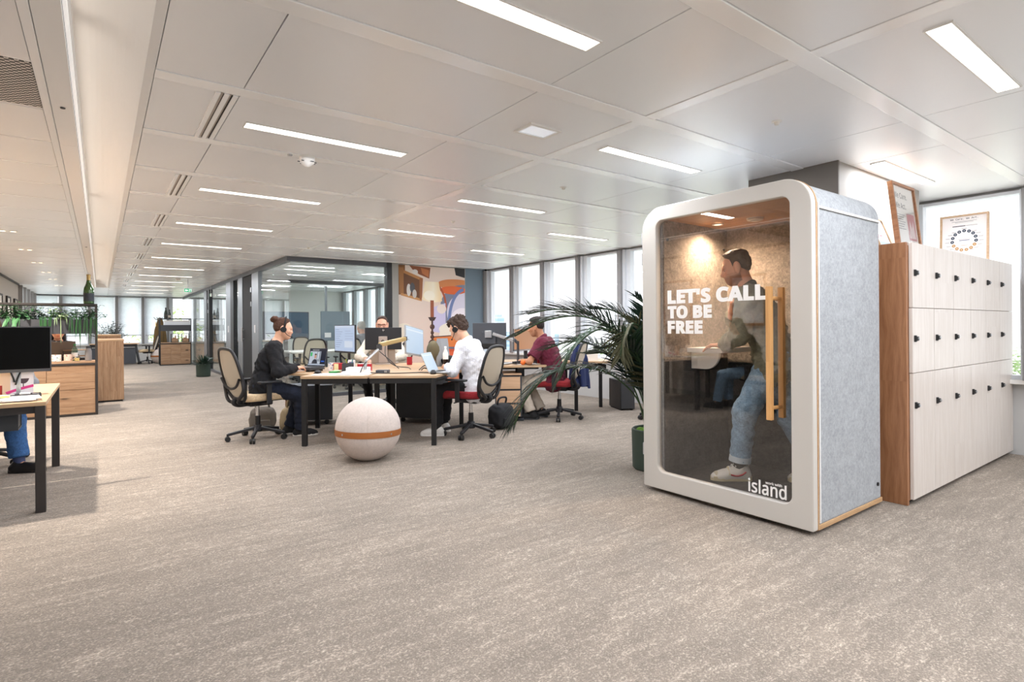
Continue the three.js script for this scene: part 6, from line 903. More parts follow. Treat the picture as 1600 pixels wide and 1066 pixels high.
function handPrims(W, dir, nrm, side, curl, s = 1) { // palm, four bent fingers, a thumb; side points to the thumb
  const P = [], q = (f, l, n) => W.clone().addScaledVector(dir, f * s).addScaledVector(side, l * s).addScaledVector(nrm, n * s);
  P.push(limb(q(-0.03, 0, 0), q(0.02, 0, 0), 0.025 * s, 0.024 * s, { k: 0.006 }));
  const off = [0.028, 0.0095, -0.0095, -0.027], len = [0.92, 1, 0.94, 0.74];
  off.forEach((o, i) => { P.push(limb(q(0.01, o * 0.7, 0), q(0.085 - Math.abs(o) * 0.15, o, 0.002), 0.0145 * s, 0.0115 * s)); let p = q(0.085 - Math.abs(o) * 0.15, o, 0.002), a = curl * (0.55 + 0.12 * i); for (const [l, r1, r2, add] of [[0.042, 0.0092, 0.0084, 0], [0.026, 0.0084, 0.0078, 0.55], [0.021, 0.0078, 0.0066, 0.4]]) { a += curl * add; const e = p.clone().addScaledVector(dir, Math.cos(a) * l * len[i] * s).addScaledVector(nrm, Math.sin(a) * l * len[i] * s).addScaledVector(side, o * 0.12 * s); P.push(limb(p, e, r1 * s, r2 * s, { k: 0.0022 })); p = e; } });
  let p = q(0.018, 0.024, 0.006); for (const [l, r1, r2, d, sd, n] of [[0.042, 0.0135, 0.0105, 0.62, 0.7, 0.35], [0.032, 0.0102, 0.0092, 0.82, 0.42, 0.35], [0.026, 0.009, 0.0072, 0.92, 0.2, 0.3]]) { const e = p.clone().addScaledVector(dir, d * l * s).addScaledVector(side, sd * l * s).addScaledVector(nrm, n * l * s); P.push(limb(p, e, r1 * s, r2 * s, { k: 0.0025 })); p = e; }
  return P;
}
const yv = V(0, 1, 0), xv = V(1, 0, 0), zv = V(0, 0, 1);
// local axes: +z is where the person faces, +x is the person's left. All places below are in those axes, in metres.
function person(o) {
  const t = thing('person', o.label, 'person', o.at, o.turn), s = o.scale ?? 1, female = !!o.female, up = (l) => V(0, Math.cos(l), Math.sin(l));
  const hip = V(0, o.hip, 0), lean = o.lean ?? 0.1, bend = o.bend ?? 0.15, chest = hip.clone().addScaledVector(up(lean), 0.3 * s), nb = chest.clone().addScaledVector(up(lean + bend), 0.215 * s);
  const hp = o.headPitch ?? 0.2, hy = o.headYaw ?? 0, hc = nb.clone().addScaledVector(up(lean + bend + (o.neck ?? 0.15)), 0.185 * s);
  const hq = new THREE.Quaternion().setFromEuler(new THREE.Euler(hp, hy, o.headRoll ?? 0, 'YXZ')), H = (x, y, z) => V(x, y, z).multiplyScalar(s).applyQuaternion(hq).add(hc);
  const sw = (female ? 0.155 : 0.178) * s, S = {}, Lm = { L: {}, R: {} };
  for (const k of ['L', 'R']) {
    const sg = k === 'L' ? 1 : -1, A = Lm[k];
    A.sh = nb.clone().addScaledVector(up(lean + bend), -0.055 * s).addScaledVector(xv, sg * sw);
    const hand = o.hands[k], eh = hand.hint ? V(...hand.hint) : V(sg * 0.55, -0.6, -0.5), r = ik(A.sh, V(...hand.at), 0.29 * s, 0.255 * s, eh); A.el = r.mid; A.wr = r.end; A.hand = hand;
    A.hp = hip.clone().addScaledVector(xv, sg * 0.09 * s);
    const ft = o.feet[k], kh = ft.hint ? V(...ft.hint) : V(sg * 0.15, 0.5, 1), r2 = ik(A.hp, V(ft.at[0], ft.at[1] + 0.075 * s, ft.at[2]), 0.43 * s, 0.42 * s, kh); A.kn = r2.mid; A.an = r2.end; A.dir = V(...(ft.dir ?? [0, 0, 1])).normalize();
  }
  // skin: one surface for neck, trunk and limbs, then head and hands on finer grids, merged
  const B = [limb(nb, H(0, -0.07, -0.02), 0.054 * s, 0.05 * s), limb(hip, chest, 0.1 * s, 0.1 * s), limb(chest, nb, 0.1 * s, 0.06 * s)];
  for (const k of ['L', 'R']) { const A = Lm[k]; B.push(limb(nb, A.sh, 0.05 * s, 0.045 * s), limb(A.sh, A.el, 0.046 * s, 0.038 * s), limb(A.el, A.wr, 0.038 * s, 0.026 * s), limb(hip, A.hp, 0.09 * s, 0.08 * s), limb(A.hp, A.kn, 0.075 * s, 0.052 * s), limb(A.kn, A.an, 0.052 * s, 0.028 * s), limb(A.an, A.an.clone().addScaledVector(A.dir, 0.09).addScaledVector(yv, -0.045), 0.026 * s, 0.018 * s)); }
  const geos = [field(B, o.cell ?? 0.012, 0.01)];
  const Q = hq.clone().invert(), HE = (x, y, z, e, q = {}) => egg(H(x, y, z), e.map((v) => v * s), { q: Q, ...q });
  const head = [HE(0, 0.032, -0.012, [0.074, 0.086, 0.092], { k: 0.012 }), HE(0, -0.03, 0.018, [0.06, 0.08, 0.072], { k: 0.012 }), HE(0, -0.082, 0.05, [0.034, 0.026, 0.032], { k: 0.01 }), limb(H(0.048, -0.05, 0.0), H(0.02, -0.085, 0.052), 0.02 * s, 0.02 * s, { k: 0.01 }), limb(H(-0.048, -0.05, 0.0), H(-0.02, -0.085, 0.052), 0.02 * s, 0.02 * s, { k: 0.01 }),
    limb(H(0, 0.012, 0.085), H(0, -0.024, female ? 0.096 : 0.104), 0.007 * s, (female ? 0.0082 : 0.0108) * s, { k: 0.004 }), limb(H(0.009, -0.028, 0.094), H(-0.009, -0.028, 0.094), 0.009 * s, 0.009 * s, { k: 0.004 }), limb(H(0.036, 0.024, 0.074), H(-0.036, 0.024, 0.074), 0.013 * s, 0.013 * s, { k: 0.006 }), HE(0.04, -0.02, 0.06, [0.022, 0.02, 0.02], { k: 0.008 }), HE(-0.04, -0.02, 0.06, [0.022, 0.02, 0.02], { k: 0.008 }),
    limb(H(0.015, -0.054, 0.083), H(-0.015, -0.054, 0.083), 0.0068 * s, 0.0068 * s, { k: 0.003 }), limb(H(0.013, -0.065, 0.081), H(-0.013, -0.065, 0.081), 0.0075 * s, 0.0075 * s, { k: 0.003 }),
    limb(H(0, -0.05, -0.02), H(0, -0.12, -0.035), 0.052 * s, 0.052 * s, { k: 0.01 }),
    HE(0.031, 0.004, 0.089, [0.014, 0.009, 0.012], { minus: true, k: 0.004 }), HE(-0.031, 0.004, 0.089, [0.014, 0.009, 0.012], { minus: true, k: 0.004 })];
  for (const sg of [1, -1]) head.push(HE(sg * 0.082, 0.0, -0.012, [0.009, 0.031, 0.019], { k: 0.003 }), HE(sg * 0.08, -0.026, -0.004, [0.008, 0.012, 0.011], { k: 0.003 }));
  const hg = field(head, 0.0042, 0.006), p = hg.attributes.position, col = new Float32Array(p.count * 3), inv = hq.clone().invert(), q = V(), st = o.stubble ?? 0;
  for (let i = 0; i < p.count; i++) { q.fromBufferAttribute(p, i).sub(hc).applyQuaternion(inv).divideScalar(s); let c = [1, 1, 1]; const lip = Math.hypot(q.x / 0.024, (q.y + 0.06) / 0.012) < 1 && q.z > 0.07; if (lip) c = [0.86, 0.58, 0.56]; else if (st && q.y < -0.035 && q.z > -0.02 && Math.abs(q.x) < 0.08 && q.y > -0.13) { const m = st * THREE.MathUtils.smoothstep(-q.y, 0.03, 0.06); c = [1 - 0.62 * m, 1 - 0.62 * m, 1 - 0.6 * m]; } else if (st && q.y < -0.03 && Math.abs(q.x) > 0.045 && q.z > 0) { const m = st * 0.7 * THREE.MathUtils.smoothstep(-q.y, 0.01, 0.05); c = [1 - 0.55 * m, 1 - 0.55 * m, 1 - 0.55 * m]; } if (q.z > 0.05 && Math.abs(q.y + 0.015) < 0.02 && Math.abs(Math.abs(q.x) - 0.042) < 0.022) c = [c[0], c[1] * 0.9, c[2] * 0.88]; col.set(c, i * 3); }
  hg.setAttribute('color', new THREE.BufferAttribute(col, 3)); geos.push(hg);
  for (const k of ['L', 'R']) { const A = Lm[k], h = A.hand, sg = k === 'L' ? 1 : -1, fa = A.wr.clone().sub(A.el).normalize(), dir = h.dir ? V(...h.dir).normalize() : fa, n0 = V(...(h.nrm ?? [0, -1, 0])), nrm = n0.addScaledVector(dir, -n0.dot(dir)).normalize(), side = V(0, 0, 0).crossVectors(nrm, dir).multiplyScalar(sg).normalize(); A.hdir = dir; A.hn = nrm; geos.push(field(handPrims(A.wr, dir, nrm, side, h.curl ?? 0.5, s * (female ? 0.9 : 1)), 0.0032, 0.004)); }
  mesh('body', geos, o.skinMat, t);
  const eyes = [], iris = []; for (const sg of [1, -1]) { const e = H(sg * 0.031, 0.003, 0.0675); eyes.push(ball(0.0098 * s, e.x, e.y, e.z, 14)); const f = H(sg * 0.031, 0.001, 0.0755); iris.push(ball(0.0052 * s, f.x, f.y, f.z, 10)); } const ey = mesh('eyes', eyes, M.eyeWhite, t); mesh('iris', iris, M.iris, ey);
  mesh('eyebrows', [1, -1].map((sg) => { const a = H(sg * 0.016, 0.026, 0.0885), b = H(sg * 0.032, 0.032, 0.084), c = H(sg * 0.047, 0.026, 0.07); return tube([a, b, c].map((v) => [v.x, v.y, v.z]), 0.0036 * s, 8, 6); }), o.hairMat, t);
  // hair
  const hr = o.hair ?? {}, hs = hr.size ?? 1, front = hr.front ?? 0.052;
  const extra = hr.bun || hr.long, hprims = [HE(0, 0.036, -0.012, [0.1, 0.115, 0.12], { k: 0.004 })];
  if (extra) hprims.length = 0;
  if (hr.bun) hprims.push(HE(0, 0.098, -0.108, [0.046, 0.042, 0.044], { k: 0.005 }), HE(0.028, 0.09, -0.13, [0.028, 0.028, 0.028], { k: 0.005 }), HE(-0.03, 0.108, -0.122, [0.024, 0.024, 0.024], { k: 0.005 }), HE(0.005, 0.075, -0.085, [0.026, 0.026, 0.026], { k: 0.006 }));
  if (hr.long) for (const sg of [1, 0, -1]) hprims.push(limb(H(sg * 0.055, -0.0, -0.05), H(sg * 0.075, -0.25, -0.06), 0.05 * s, 0.03 * s));
  if (extra) hprims.push(limb(H(0.0, 0.14, 0.09), H(0.0, 0.14, 0.092), 0.0004, 0.0004), limb(H(0.1, -0.08, -0.1), H(0.1, -0.08, -0.102), 0.0004, 0.0004), limb(H(-0.1, -0.08, 0.02), H(-0.1, -0.08, 0.022), 0.0004, 0.0004));
  const hv = V();
  const fz = [[-0.3, -0.068], [-0.075, -0.066], [-0.05, -0.045], [-0.034, -0.02], [-0.026, 0.022], [0.006, 0.024], [0.011, -0.008], [0.019, 0.0], [0.026, 0.045], [0.042, 0.062], [0.056, front + 0.02], [0.3, front + 0.024]];
  const lineAt = (z) => { for (let i = 1; i < fz.length; i++) if (z <= fz[i][0]) { const [z0, y0] = fz[i - 1], [z1, y1] = fz[i]; return y0 + (y1 - y0) * (z - z0) / (z1 - z0); } return front; };
  const sm = THREE.MathUtils.smoothstep, th0 = (hr.th ?? 0.007) * hs;
  const hairG = field(hprims, 0.0042, 0.005, { all: true, mod: (x, y, z, d) => {
    hv.set(x, y, z).sub(hc).applyQuaternion(inv).divideScalar(s);
    const a = hr.amp ?? 0.003, f = hr.freq ?? 60, side = Math.abs(hv.x), nz2 = a * n3(hv.x * f, hv.y * f * 0.5, hv.z * f * 0.5) + a * 0.6 * n3(hv.x * f * 2.2, hv.y * f * 0.8, hv.z * f * 0.8);
    const ex = hv.x, ey2 = hv.y - 0.032, ez = hv.z + 0.012, q2 = Math.hypot(ex / 0.074, ey2 / 0.086, ez / 0.092), sk = (q2 - 1) * 0.08;
    const zl = side < 0.045 && hv.z < 0.02 ? Math.min(hv.z, -0.05) : hv.z, cov = sm(hv.y - lineAt(zl) + nz2 * 0.8, -0.005, hv.z > 0.02 ? 0.045 : 0.009);
    let th = th0 + (hr.lift ?? 0.01) * sm(hv.y, 0.05, 0.12) * (1 + 0.25 * sm(hv.z, 0, 0.06)) + (hr.back ?? 0.004) * sm(-hv.z, 0.03, 0.09);
    th = -0.014 + (th + 0.014) * cov; let dd = sk - th + nz2 * cov;
    if (hr.fringe) dd = Math.min(dd, Math.hypot(ex / 1.0, (hv.y - 0.1) * 1.2, (hv.z - 0.066) * 1.2) - 0.036 + nz2 * 1.3);
    if (extra) dd = Math.min(dd, (d > 8 ? 0.05 : d) + nz2 * 0.6);
    return dd; } });
  mesh('hair', hairG, o.hairMat, t);
  // top garment
  const T = [], cl = o.top, G = cl.fat ?? 0; const spine = (f) => (f < 0.58 ? hip.clone().lerp(chest, f / 0.58) : chest.clone().lerp(nb, (f - 0.58) / 0.42));
  for (const [f, w, r] of female ? [[-0.05, 0.085, 0.118], [0.08, 0.07, 0.108], [0.22, 0.05, 0.1], [0.45, 0.058, 0.1], [0.62, 0.07, 0.102], [0.82, 0.09, 0.075]] : [[-0.06, 0.085, 0.118], [0.06, 0.075, 0.112], [0.2, 0.06, 0.105], [0.42, 0.075, 0.108], [0.64, 0.095, 0.105], [0.84, 0.105, 0.08]]) { const c = f < 0 ? hip.clone().addScaledVector(yv, f) : spine(f); T.push(limb(c.clone().addScaledVector(xv, -w * s), c.clone().addScaledVector(xv, w * s), (r + G) * s, (r + G) * s, { k: 0.02 })); }
  if (female) { const c = spine(0.56).add(up(lean).cross(xv).multiplyScalar(-0.06)); T.push(limb(c.clone().addScaledVector(xv, -0.06), c.clone().addScaledVector(xv, 0.06), 0.068, 0.068, { k: 0.02 })); }
  T.push(limb(nb.clone().addScaledVector(up(lean + bend), -0.03 * s), nb.clone().addScaledVector(up(lean + bend), 0.03 * s), 0.07 * s, 0.06 * s, { fb: 1 }));
  for (const k of ['L', 'R']) { const A = Lm[k]; T.push(limb(nb.clone().addScaledVector(yv, -0.02), A.sh, 0.05 * s, (0.064 + G) * s, { k: 0.018 }), cl.short ? limb(A.sh, A.sh.clone().lerp(A.el, 0.78), (0.066 + G) * s, (0.064 + G) * s, { fb: 1 }) : limb(A.sh, A.el, (0.064 + G) * s, (0.053 + G) * s)); if (!cl.short) T.push(limb(A.el, A.el.clone().lerp(A.wr, cl.cuff ?? 0.93), (0.053 + G) * s, (0.042 + G * 0.7) * s, { fb: 1 })); }
  const wob = cl.wrinkle ?? 0.005, cs = o.at[0] * 3.1;
  mesh('top', field(T, o.cellCloth ?? 0.0105, 0.012, { mod: (x, y, z, d) => d + wob * (n3(x * 9 + cs, y * 14 + z * 10, z * 9) + 0.5 * n3(x * 24, y * 30 + cs, z * 24)) }), cl.mat, t, cl.uv ? { uv: cl.uv } : {});
  if (cl.collar) { const c = nb.clone().addScaledVector(up(lean + bend), 0.025 * s), g = new THREE.TorusGeometry(0.06 * s, 0.016 * s, 10, 28).scale(1, 1, 1.5).rotateX(Math.PI / 2 + 0.25); mesh('collar', g.rotateX(-0.0).applyQuaternion(new THREE.Quaternion().setFromUnitVectors(yv, up(lean + bend))).translate(c.x, c.y, c.z), cl.collarMat ?? cl.mat, t); }
  // trousers
  const R = [limb(hip.clone().addScaledVector(xv, -0.08 * s), hip.clone().addScaledVector(xv, 0.08 * s), 0.112 * s, 0.112 * s, { k: 0.02 })], tg = o.trousers.fat ?? 0;
  for (const k of ['L', 'R']) { const A = Lm[k]; R.push(limb(A.hp, A.kn, (0.09 + tg) * s, (0.068 + tg) * s), limb(A.kn, A.kn.clone().lerp(A.an, o.trousers.length ?? 0.93), (0.067 + tg) * s, (0.053 + tg * 1.3) * s, { fb: 1 })); }
  mesh('trousers', field(R, o.cellCloth ?? 0.0105, 0.012, { mod: (x, y, z, d) => d + 0.006 * (n3(x * 8, y * 15 + cs, z * 12) + 0.5 * n3(x * 22, y * 26, z * 26)) }), o.trousers.mat, t, o.trousers.uv ? { uv: o.trousers.uv } : {});
  if (o.trousers.turnUp) for (const k of ['L', 'R']) { const A = Lm[k], f = o.trousers.length ?? 0.93, a = A.kn.clone().lerp(A.an, f - 0.09), b = A.kn.clone().lerp(A.an, f + 0.005); mesh('turn_up', rod([a.x, a.y, a.z], [b.x, b.y, b.z], (0.061 + tg) * s, (0.063 + tg) * s, 24), o.trousers.turnUp, t); }
  // feet
  for (const k of ['L', 'R']) { const A = Lm[k], d = A.dir, an = A.an, fl = an.y - 0.075 * s, hd = V(d.x, 0, d.z).normalize(), tilt = d.y, pt = (f, y) => an.clone().addScaledVector(hd, f * s).setY(fl + y * s + tilt * (f + 0.05)), sh = o.shoes;
    if (o.socks) mesh('sock', rod([an.x, an.y - 0.045, an.z], [an.x + (A.kn.x - an.x) * 0.3, an.y + (A.kn.y - an.y) * 0.3, an.z + (A.kn.z - an.z) * 0.3], 0.0375 * s, 0.047 * s, 18), o.socks, t);
    const hgt = sh.high ?? 0.06, xr = hgt > 0.08 ? 0.009 : 0, cutY = [[[0, -1, 0], -(fl + 0.018)]];
    const up_ = field([limb(pt(-0.045, 0.045), pt(-0.02, hgt + 0.012), 0.036 * s, (0.04 + xr * 0.8) * s, { fb: xr ? 1 : 0 }), limb(pt(-0.04, 0.035), pt(0.13, 0.03), 0.038 * s, 0.038 * s), limb(pt(-0.01, hgt - xr * 2), pt(0.1, 0.045), (0.036 + xr) * s, 0.034 * s), limb(pt(0.11, 0.03), pt(0.165, 0.024), 0.04 * s, 0.032 * s)].map((q2) => ({ ...q2, cut: tilt ? undefined : cutY })), 0.006, 0.008);
    const g = mesh('shoe', up_, sh.mat, t);
    const so = new THREE.Shape(); [[-0.085, 0.02], [-0.08, -0.02], [-0.03, -0.036], [0.05, -0.036], [0.12, -0.044], [0.18, -0.03], [0.2, 0.0], [0.18, 0.032], [0.12, 0.044], [0.05, 0.036], [-0.03, 0.036], [-0.075, 0.03]].forEach(([x, y], i) => (i ? so.lineTo(x, y) : so.moveTo(x, y)));
    const sg = extrude(so, (sh.sole ?? 0.02) * s, 0.004); sg.scale(s, s, 1).rotateX(-Math.PI / 2).rotateZ(tilt ? Math.asin(Math.max(-0.9, Math.min(0.9, tilt))) : 0).rotateY(Math.atan2(-hd.z, hd.x)).translate(an.x, fl + 0.004, an.z); mesh('sole', sg, sh.soleMat ?? sh.mat, g); A.pt = pt; A.hd = hd; A.shoe = g; A.fl = fl; }
  if (o.headset) { const side = o.headset, c = mesh('headset', [tube([H(0.088, -0.01, 0.0), H(0.086, 0.07, 0.004), H(0.05, 0.128, 0.006), H(0, 0.146, 0.008), H(-0.05, 0.128, 0.006), H(-0.086, 0.07, 0.004), H(-0.088, -0.01, 0.0)].map((v) => [v.x, v.y, v.z]), 0.0075, 40, 8), ...[1, -1].map((sg) => { const a = H(sg * 0.076, -0.005, 0.0), b = H(sg * 0.104, -0.005, 0.0); return rod([a.x, a.y, a.z], [b.x, b.y, b.z], 0.034, 0.03, 20); }), tube([H(side * 0.095, -0.02, 0.01), H(side * 0.095, -0.06, 0.05), H(side * 0.06, -0.075, 0.1)].map((v) => [v.x, v.y, v.z]), 0.004, 16, 6), (() => { const b = H(side * 0.055, -0.076, 0.104); return ball(0.009, b.x, b.y, b.z, 10); })()], M.matBlack, t); void c; }
  if (o.glasses) { const e = []; for (const sg of [1, -1]) { const c = [[0.012, 0.016], [0.05, 0.016], [0.05, -0.012], [0.014, -0.014]].map(([x, y]) => H(sg * x, y + 0.002, 0.101 - Math.abs(x) * 0.15)); e.push(tube(c.map((v) => [v.x, v.y, v.z]), 0.0024, 28, 6, true), tube([H(sg * 0.05, 0.014, 0.092), H(sg * 0.074, 0.012, 0.04), H(sg * 0.078, 0.008, -0.01)].map((v) => [v.x, v.y, v.z]), 0.002, 12, 6)); } e.push(tube([H(0.013, 0.012, 0.1), H(0, 0.016, 0.106), H(-0.013, 0.012, 0.1)].map((v) => [v.x, v.y, v.z]), 0.0022, 8, 6)); mesh('glasses', e, M.matBlack, t); }
  t.userData.x = 0; delete t.userData.x; return { t, H, Lm, nb, hip };
}
M.eyeWhite = plain(0xe9e4df, 0.3); M.iris = plain(0x33231a, 0.2);
const skinLight = M.skin(0xd9a287), skinPale = M.skin(0xdba98c), skinTan = M.skin(0xb9815f), skinWarm = M.skin(0xcf9474);
const hairBrown = plain(0x3d2a1f, 0.75), hairDark = plain(0x241b18, 0.75), hairChest = plain(0x4b2d1c, 0.75), hairGrey = plain(0xb9b2a8, 0.8);
const denimTex = (seed, base) => std({ map: feltTex(seed, base, 0.22), roughness: 0.95 });
M.denimLight = denimTex(301, [134, 162, 186]); M.denimBlue = denimTex(303, [58, 96, 146]); M.denimDark = denimTex(305, [30, 36, 52]);
M.blackCloth = std({ map: feltTex(307, [26, 26, 29], 0.35), roughness: 1 }); M.olive = std({ map: feltTex(309, [122, 120, 102], 0.12), roughness: 0.95 }); M.oliveDark = std({ map: feltTex(311, [70, 66, 44], 0.2), roughness: 0.95 }); M.maroon = std({ map: feltTex(313, [98, 30, 50], 0.2), roughness: 0.95 }); M.beigeCloth = std({ map: feltTex(315, [222, 212, 196], 0.1), roughness: 0.95 }); M.blackTrouser = plain(0x17171a, 0.9); M.tanTrouser = plain(0xcdbfae, 0.95);
{ const r = mulberry(44); M.shirtWhite = std({ map: canvasTex(256, 256, (c, w, h) => { c.fillStyle = '#e9e9ee'; c.fillRect(0, 0, w, h); c.fillStyle = '#b9bccb'; for (let i = 0; i < 16; i++) for (let j = 0; j < 32; j++) if ((i + j) % 2) c.fillRect(i * 16 + r() * 2, j * 8, 4, 6); }), roughness: 0.9 }); M.shirtWhite.map.wrapS = M.shirtWhite.map.wrapT = THREE.RepeatWrapping; }
// the man in the booth: stands facing along -z, one arm on the shelf, the other at his chin
{
  const r = person({ label: 'bearded man in an olive overshirt and pale jeans standing inside the phone booth', at: [3.83, 0.11, -2.065], turn: facing(-0.4, -0.92), scale: 1.0, hip: 0.875, lean: 0.3, bend: 0.12, neck: 0.05, headPitch: 0.26, headYaw: 0.12,
    hands: { L: { at: [0.06, 0.965, 0.34], hint: [0.9, -0.2, -0.4], nrm: [0, -1, 0], curl: 0.5, dir: [-0.3, 0, 1] }, R: { at: [-0.05, 1.2, 0.3], hint: [-0.7, -0.6, 0.1], dir: [0.25, 0.9, -0.1], nrm: [0.1, 0, -1], curl: 0.9 } },
    feet: { L: { at: [0.07, 0, 0.24], dir: [0.43, 0, 0.9], hint: [0.1, 0.3, 1] }, R: { at: [-0.06, 0, -0.26], dir: [-0.1, 0, 1], hint: [-0.2, 0.2, 1] } },
    skinMat: skinLight, hairMat: plain(0x4a3324, 0.7), stubble: 0.85, hair: { th: 0.006, lift: 0.014, amp: 0.003, freq: 48, front: 0.056 },
    top: { mat: M.olive, uv: 2, fat: 0.014, collar: true, collarMat: M.oliveDark, cuff: 0.92, wrinkle: 0.008 }, trousers: { mat: M.denimLight, uv: 2, fat: 0.012, length: 0.84, turnUp: plain(0xc9d6e0, 0.95) }, socks: plain(0x4a4a48, 0.95), shoes: { mat: plain(0xe9e5dc, 0.6), soleMat: plain(0xd9cba8, 0.6), high: 0.09, sole: 0.028 } });
  for (const k of ['R', 'L']) { const A = r.Lm[k]; // red curved mark, toe patch, red heel and lace strap on each trainer
    const sideV = V(-A.hd.z, 0, A.hd.x), P = (f, y, q) => A.pt(f, y).addScaledVector(sideV, q);
    for (const q of [1, -1]) { const pts = [[-0.035, 0.072], [-0.005, 0.05], [0.03, 0.042], [0.07, 0.05]].map(([f, y]) => { const v = P(f, y, q * (0.046 - f * 0.04)); return [v.x, v.y, v.z]; }); mesh('shoe_mark', tube(pts, 0.0065, 14, 6), M.red, A.shoe); }
    mesh('toe_patch', (() => { const v = A.pt(0.15, 0.028); return ball(0.036, v.x, v.y + 0.004, v.z, 14).translate(0, 0.0, 0); })(), plain(0xd2c7ae, 0.8), A.shoe);
    mesh('strap', (() => { const v = A.pt(0.075, 0.066), a = P(0.075, 0.045, 0.042), b = P(0.075, 0.045, -0.042); return tube([[a.x, a.y, a.z], [v.x, v.y + 0.028, v.z], [b.x, b.y, b.z]], 0.009, 14, 6); })(), plain(0xe3d6b4, 0.7), A.shoe);
    for (const [f, y] of [[0.03, 0.124], [0.05, 0.113], [0.07, 0.1]]) { const a = P(f, y - 0.02, 0.032), m = P(f, y, 0), b = P(f, y - 0.02, -0.032); mesh('lace', tube([[a.x, a.y, a.z], [m.x, m.y, m.z], [b.x, b.y, b.z]], 0.004, 12, 6), M.paper, A.shoe); }
    const h = A.pt(-0.07, 0.016); mesh('heel_patch', ball(0.016, h.x, h.y, h.z, 10), M.red, A.shoe); }
}
// woman in black on the left of the shared desk
person({ label: 'woman in a black jumper with bun and headset on a video call', at: at(-2.8, 6.24, 0), turn: facingT(0.92, 0.34), female: true, scale: 0.97, hip: 0.58, lean: 0.22, bend: 0.22, neck: 0.0, headPitch: 0.16, headYaw: 0.05,
  hands: { L: { at: [0.1, 0.765, 0.4], hint: [0.6, -0.6, -0.3], curl: 0.55 }, R: { at: [-0.09, 0.775, 0.36], hint: [-0.6, -0.6, -0.3], curl: 0.7 } }, feet: { L: { at: [0.14, 0, 0.28], dir: [0.1, 0, 1] }, R: { at: [-0.02, 0, 0.4], dir: [0, 0, 1] } },
  skinMat: skinPale, hairMat: hairChest, hair: { size: 1.0, bun: true, amp: 0.003, freq: 70, front: 0.058 }, headset: -1, top: { mat: M.blackCloth, uv: 2, fat: 0.012, cuff: 0.97, wrinkle: 0.006 }, trousers: { mat: M.denimDark, uv: 2, fat: 0.01, length: 0.97 }, socks: M.matBlack, shoes: { mat: M.matBlack, soleMat: plain(0xd8d4cc, 0.7), sole: 0.016 } });
// man in the white shirt on the right
person({ label: 'curly haired man in a white patterned shirt and headset bent over the silver laptop', at: at(-0.4, 6.32, 0), turn: facingT(-0.93, 0.28), scale: 1.0, hip: 0.55, lean: 0.14, bend: 0.2, neck: 0.3, headPitch: 0.5, headYaw: -0.05,
  hands: { L: { at: [0.07, 0.775, 0.33], hint: [0.7, -0.6, -0.2], curl: 0.45 }, R: { at: [-0.1, 0.775, 0.31], hint: [-0.7, -0.6, -0.2], curl: 0.45 } }, feet: { L: { at: [0.15, 0, 0.42], dir: [0.25, 0, 1] }, R: { at: [-0.12, 0, 0.46], dir: [-0.2, 0, 1] } },
  skinMat: skinPale, hairMat: hairBrown, hair: { th: 0.014, lift: 0.02, back: 0.012, amp: 0.009, freq: 42, front: 0.056, fringe: true }, headset: 1, top: { mat: M.shirtWhite, uv: 3.2, fat: 0.01, collar: true, cuff: 0.96, wrinkle: 0.004 }, trousers: { mat: M.blackTrouser, fat: 0.006, length: 0.86 }, socks: M.matBlack, shoes: { mat: plain(0xe6e4df, 0.6), soleMat: M.paper, sole: 0.024 } });
// man with glasses behind the monitors
person({ label: 'man with short brown hair and glasses in a cream jumper behind the black monitor', at: at(-1.93, 8.38, 0), turn: facingT(0.06, -1), scale: 1.02, hip: 0.56, lean: 0.08, bend: 0.1, neck: 0.05, headPitch: 0.12, headYaw: 0.08,
  hands: { L: { at: [0.17, 0.77, 0.42], hint: [0.8, -0.5, -0.2] }, R: { at: [-0.17, 0.77, 0.42], hint: [-0.8, -0.5, -0.2] } }, feet: { L: { at: [0.17, 0, 0.4], dir: [0.1, 0, 1] }, R: { at: [-0.15, 0, 0.26], dir: [-0.1, 0, 1] } },
  skinMat: skinLight, hairMat: hairBrown, stubble: 0.3, hair: { th: 0.006, lift: 0.008, amp: 0.003, front: 0.062 }, glasses: true, top: { mat: M.beigeCloth, uv: 2, fat: 0.012, cuff: 0.95 }, trousers: { mat: M.blackTrouser, length: 0.88 }, socks: M.matBlack, shoes: { mat: M.matBlack, soleMat: M.paper } });
// man in maroon by the windows
person({ label: 'man in a maroon short sleeved shirt at the window desk behind the palm', at: at(0.56, 7.42, 0), turn: facingT(-0.95, 0.3), scale: 1.02, hip: 0.55, lean: 0.22, bend: 0.2, neck: 0.1, headPitch: 0.22, headYaw: 0.0,
  hands: { L: { at: [0.12, 0.77, 0.4], hint: [0.7, -0.5, 0], curl: 0.8 }, R: { at: [-0.14, 0.77, 0.36], hint: [-0.7, -0.6, 0] } }, feet: { L: { at: [0.16, 0, 0.28], dir: [0.2, 0, 1] }, R: { at: [-0.1, 0, 0.2], dir: [-0.1, 0, 1] } },
  skinMat: skinTan, hairMat: hairDark, stubble: 0.3, hair: { th: 0.008, lift: 0.014, amp: 0.003, front: 0.054 }, top: { mat: M.maroon, uv: 2, fat: 0.012, short: true, collar: true }, trousers: { mat: M.tanTrouser, fat: 0.01, length: 0.92 }, socks: M.matBlack, shoes: { mat: M.matBlack, soleMat: M.charcoal } });
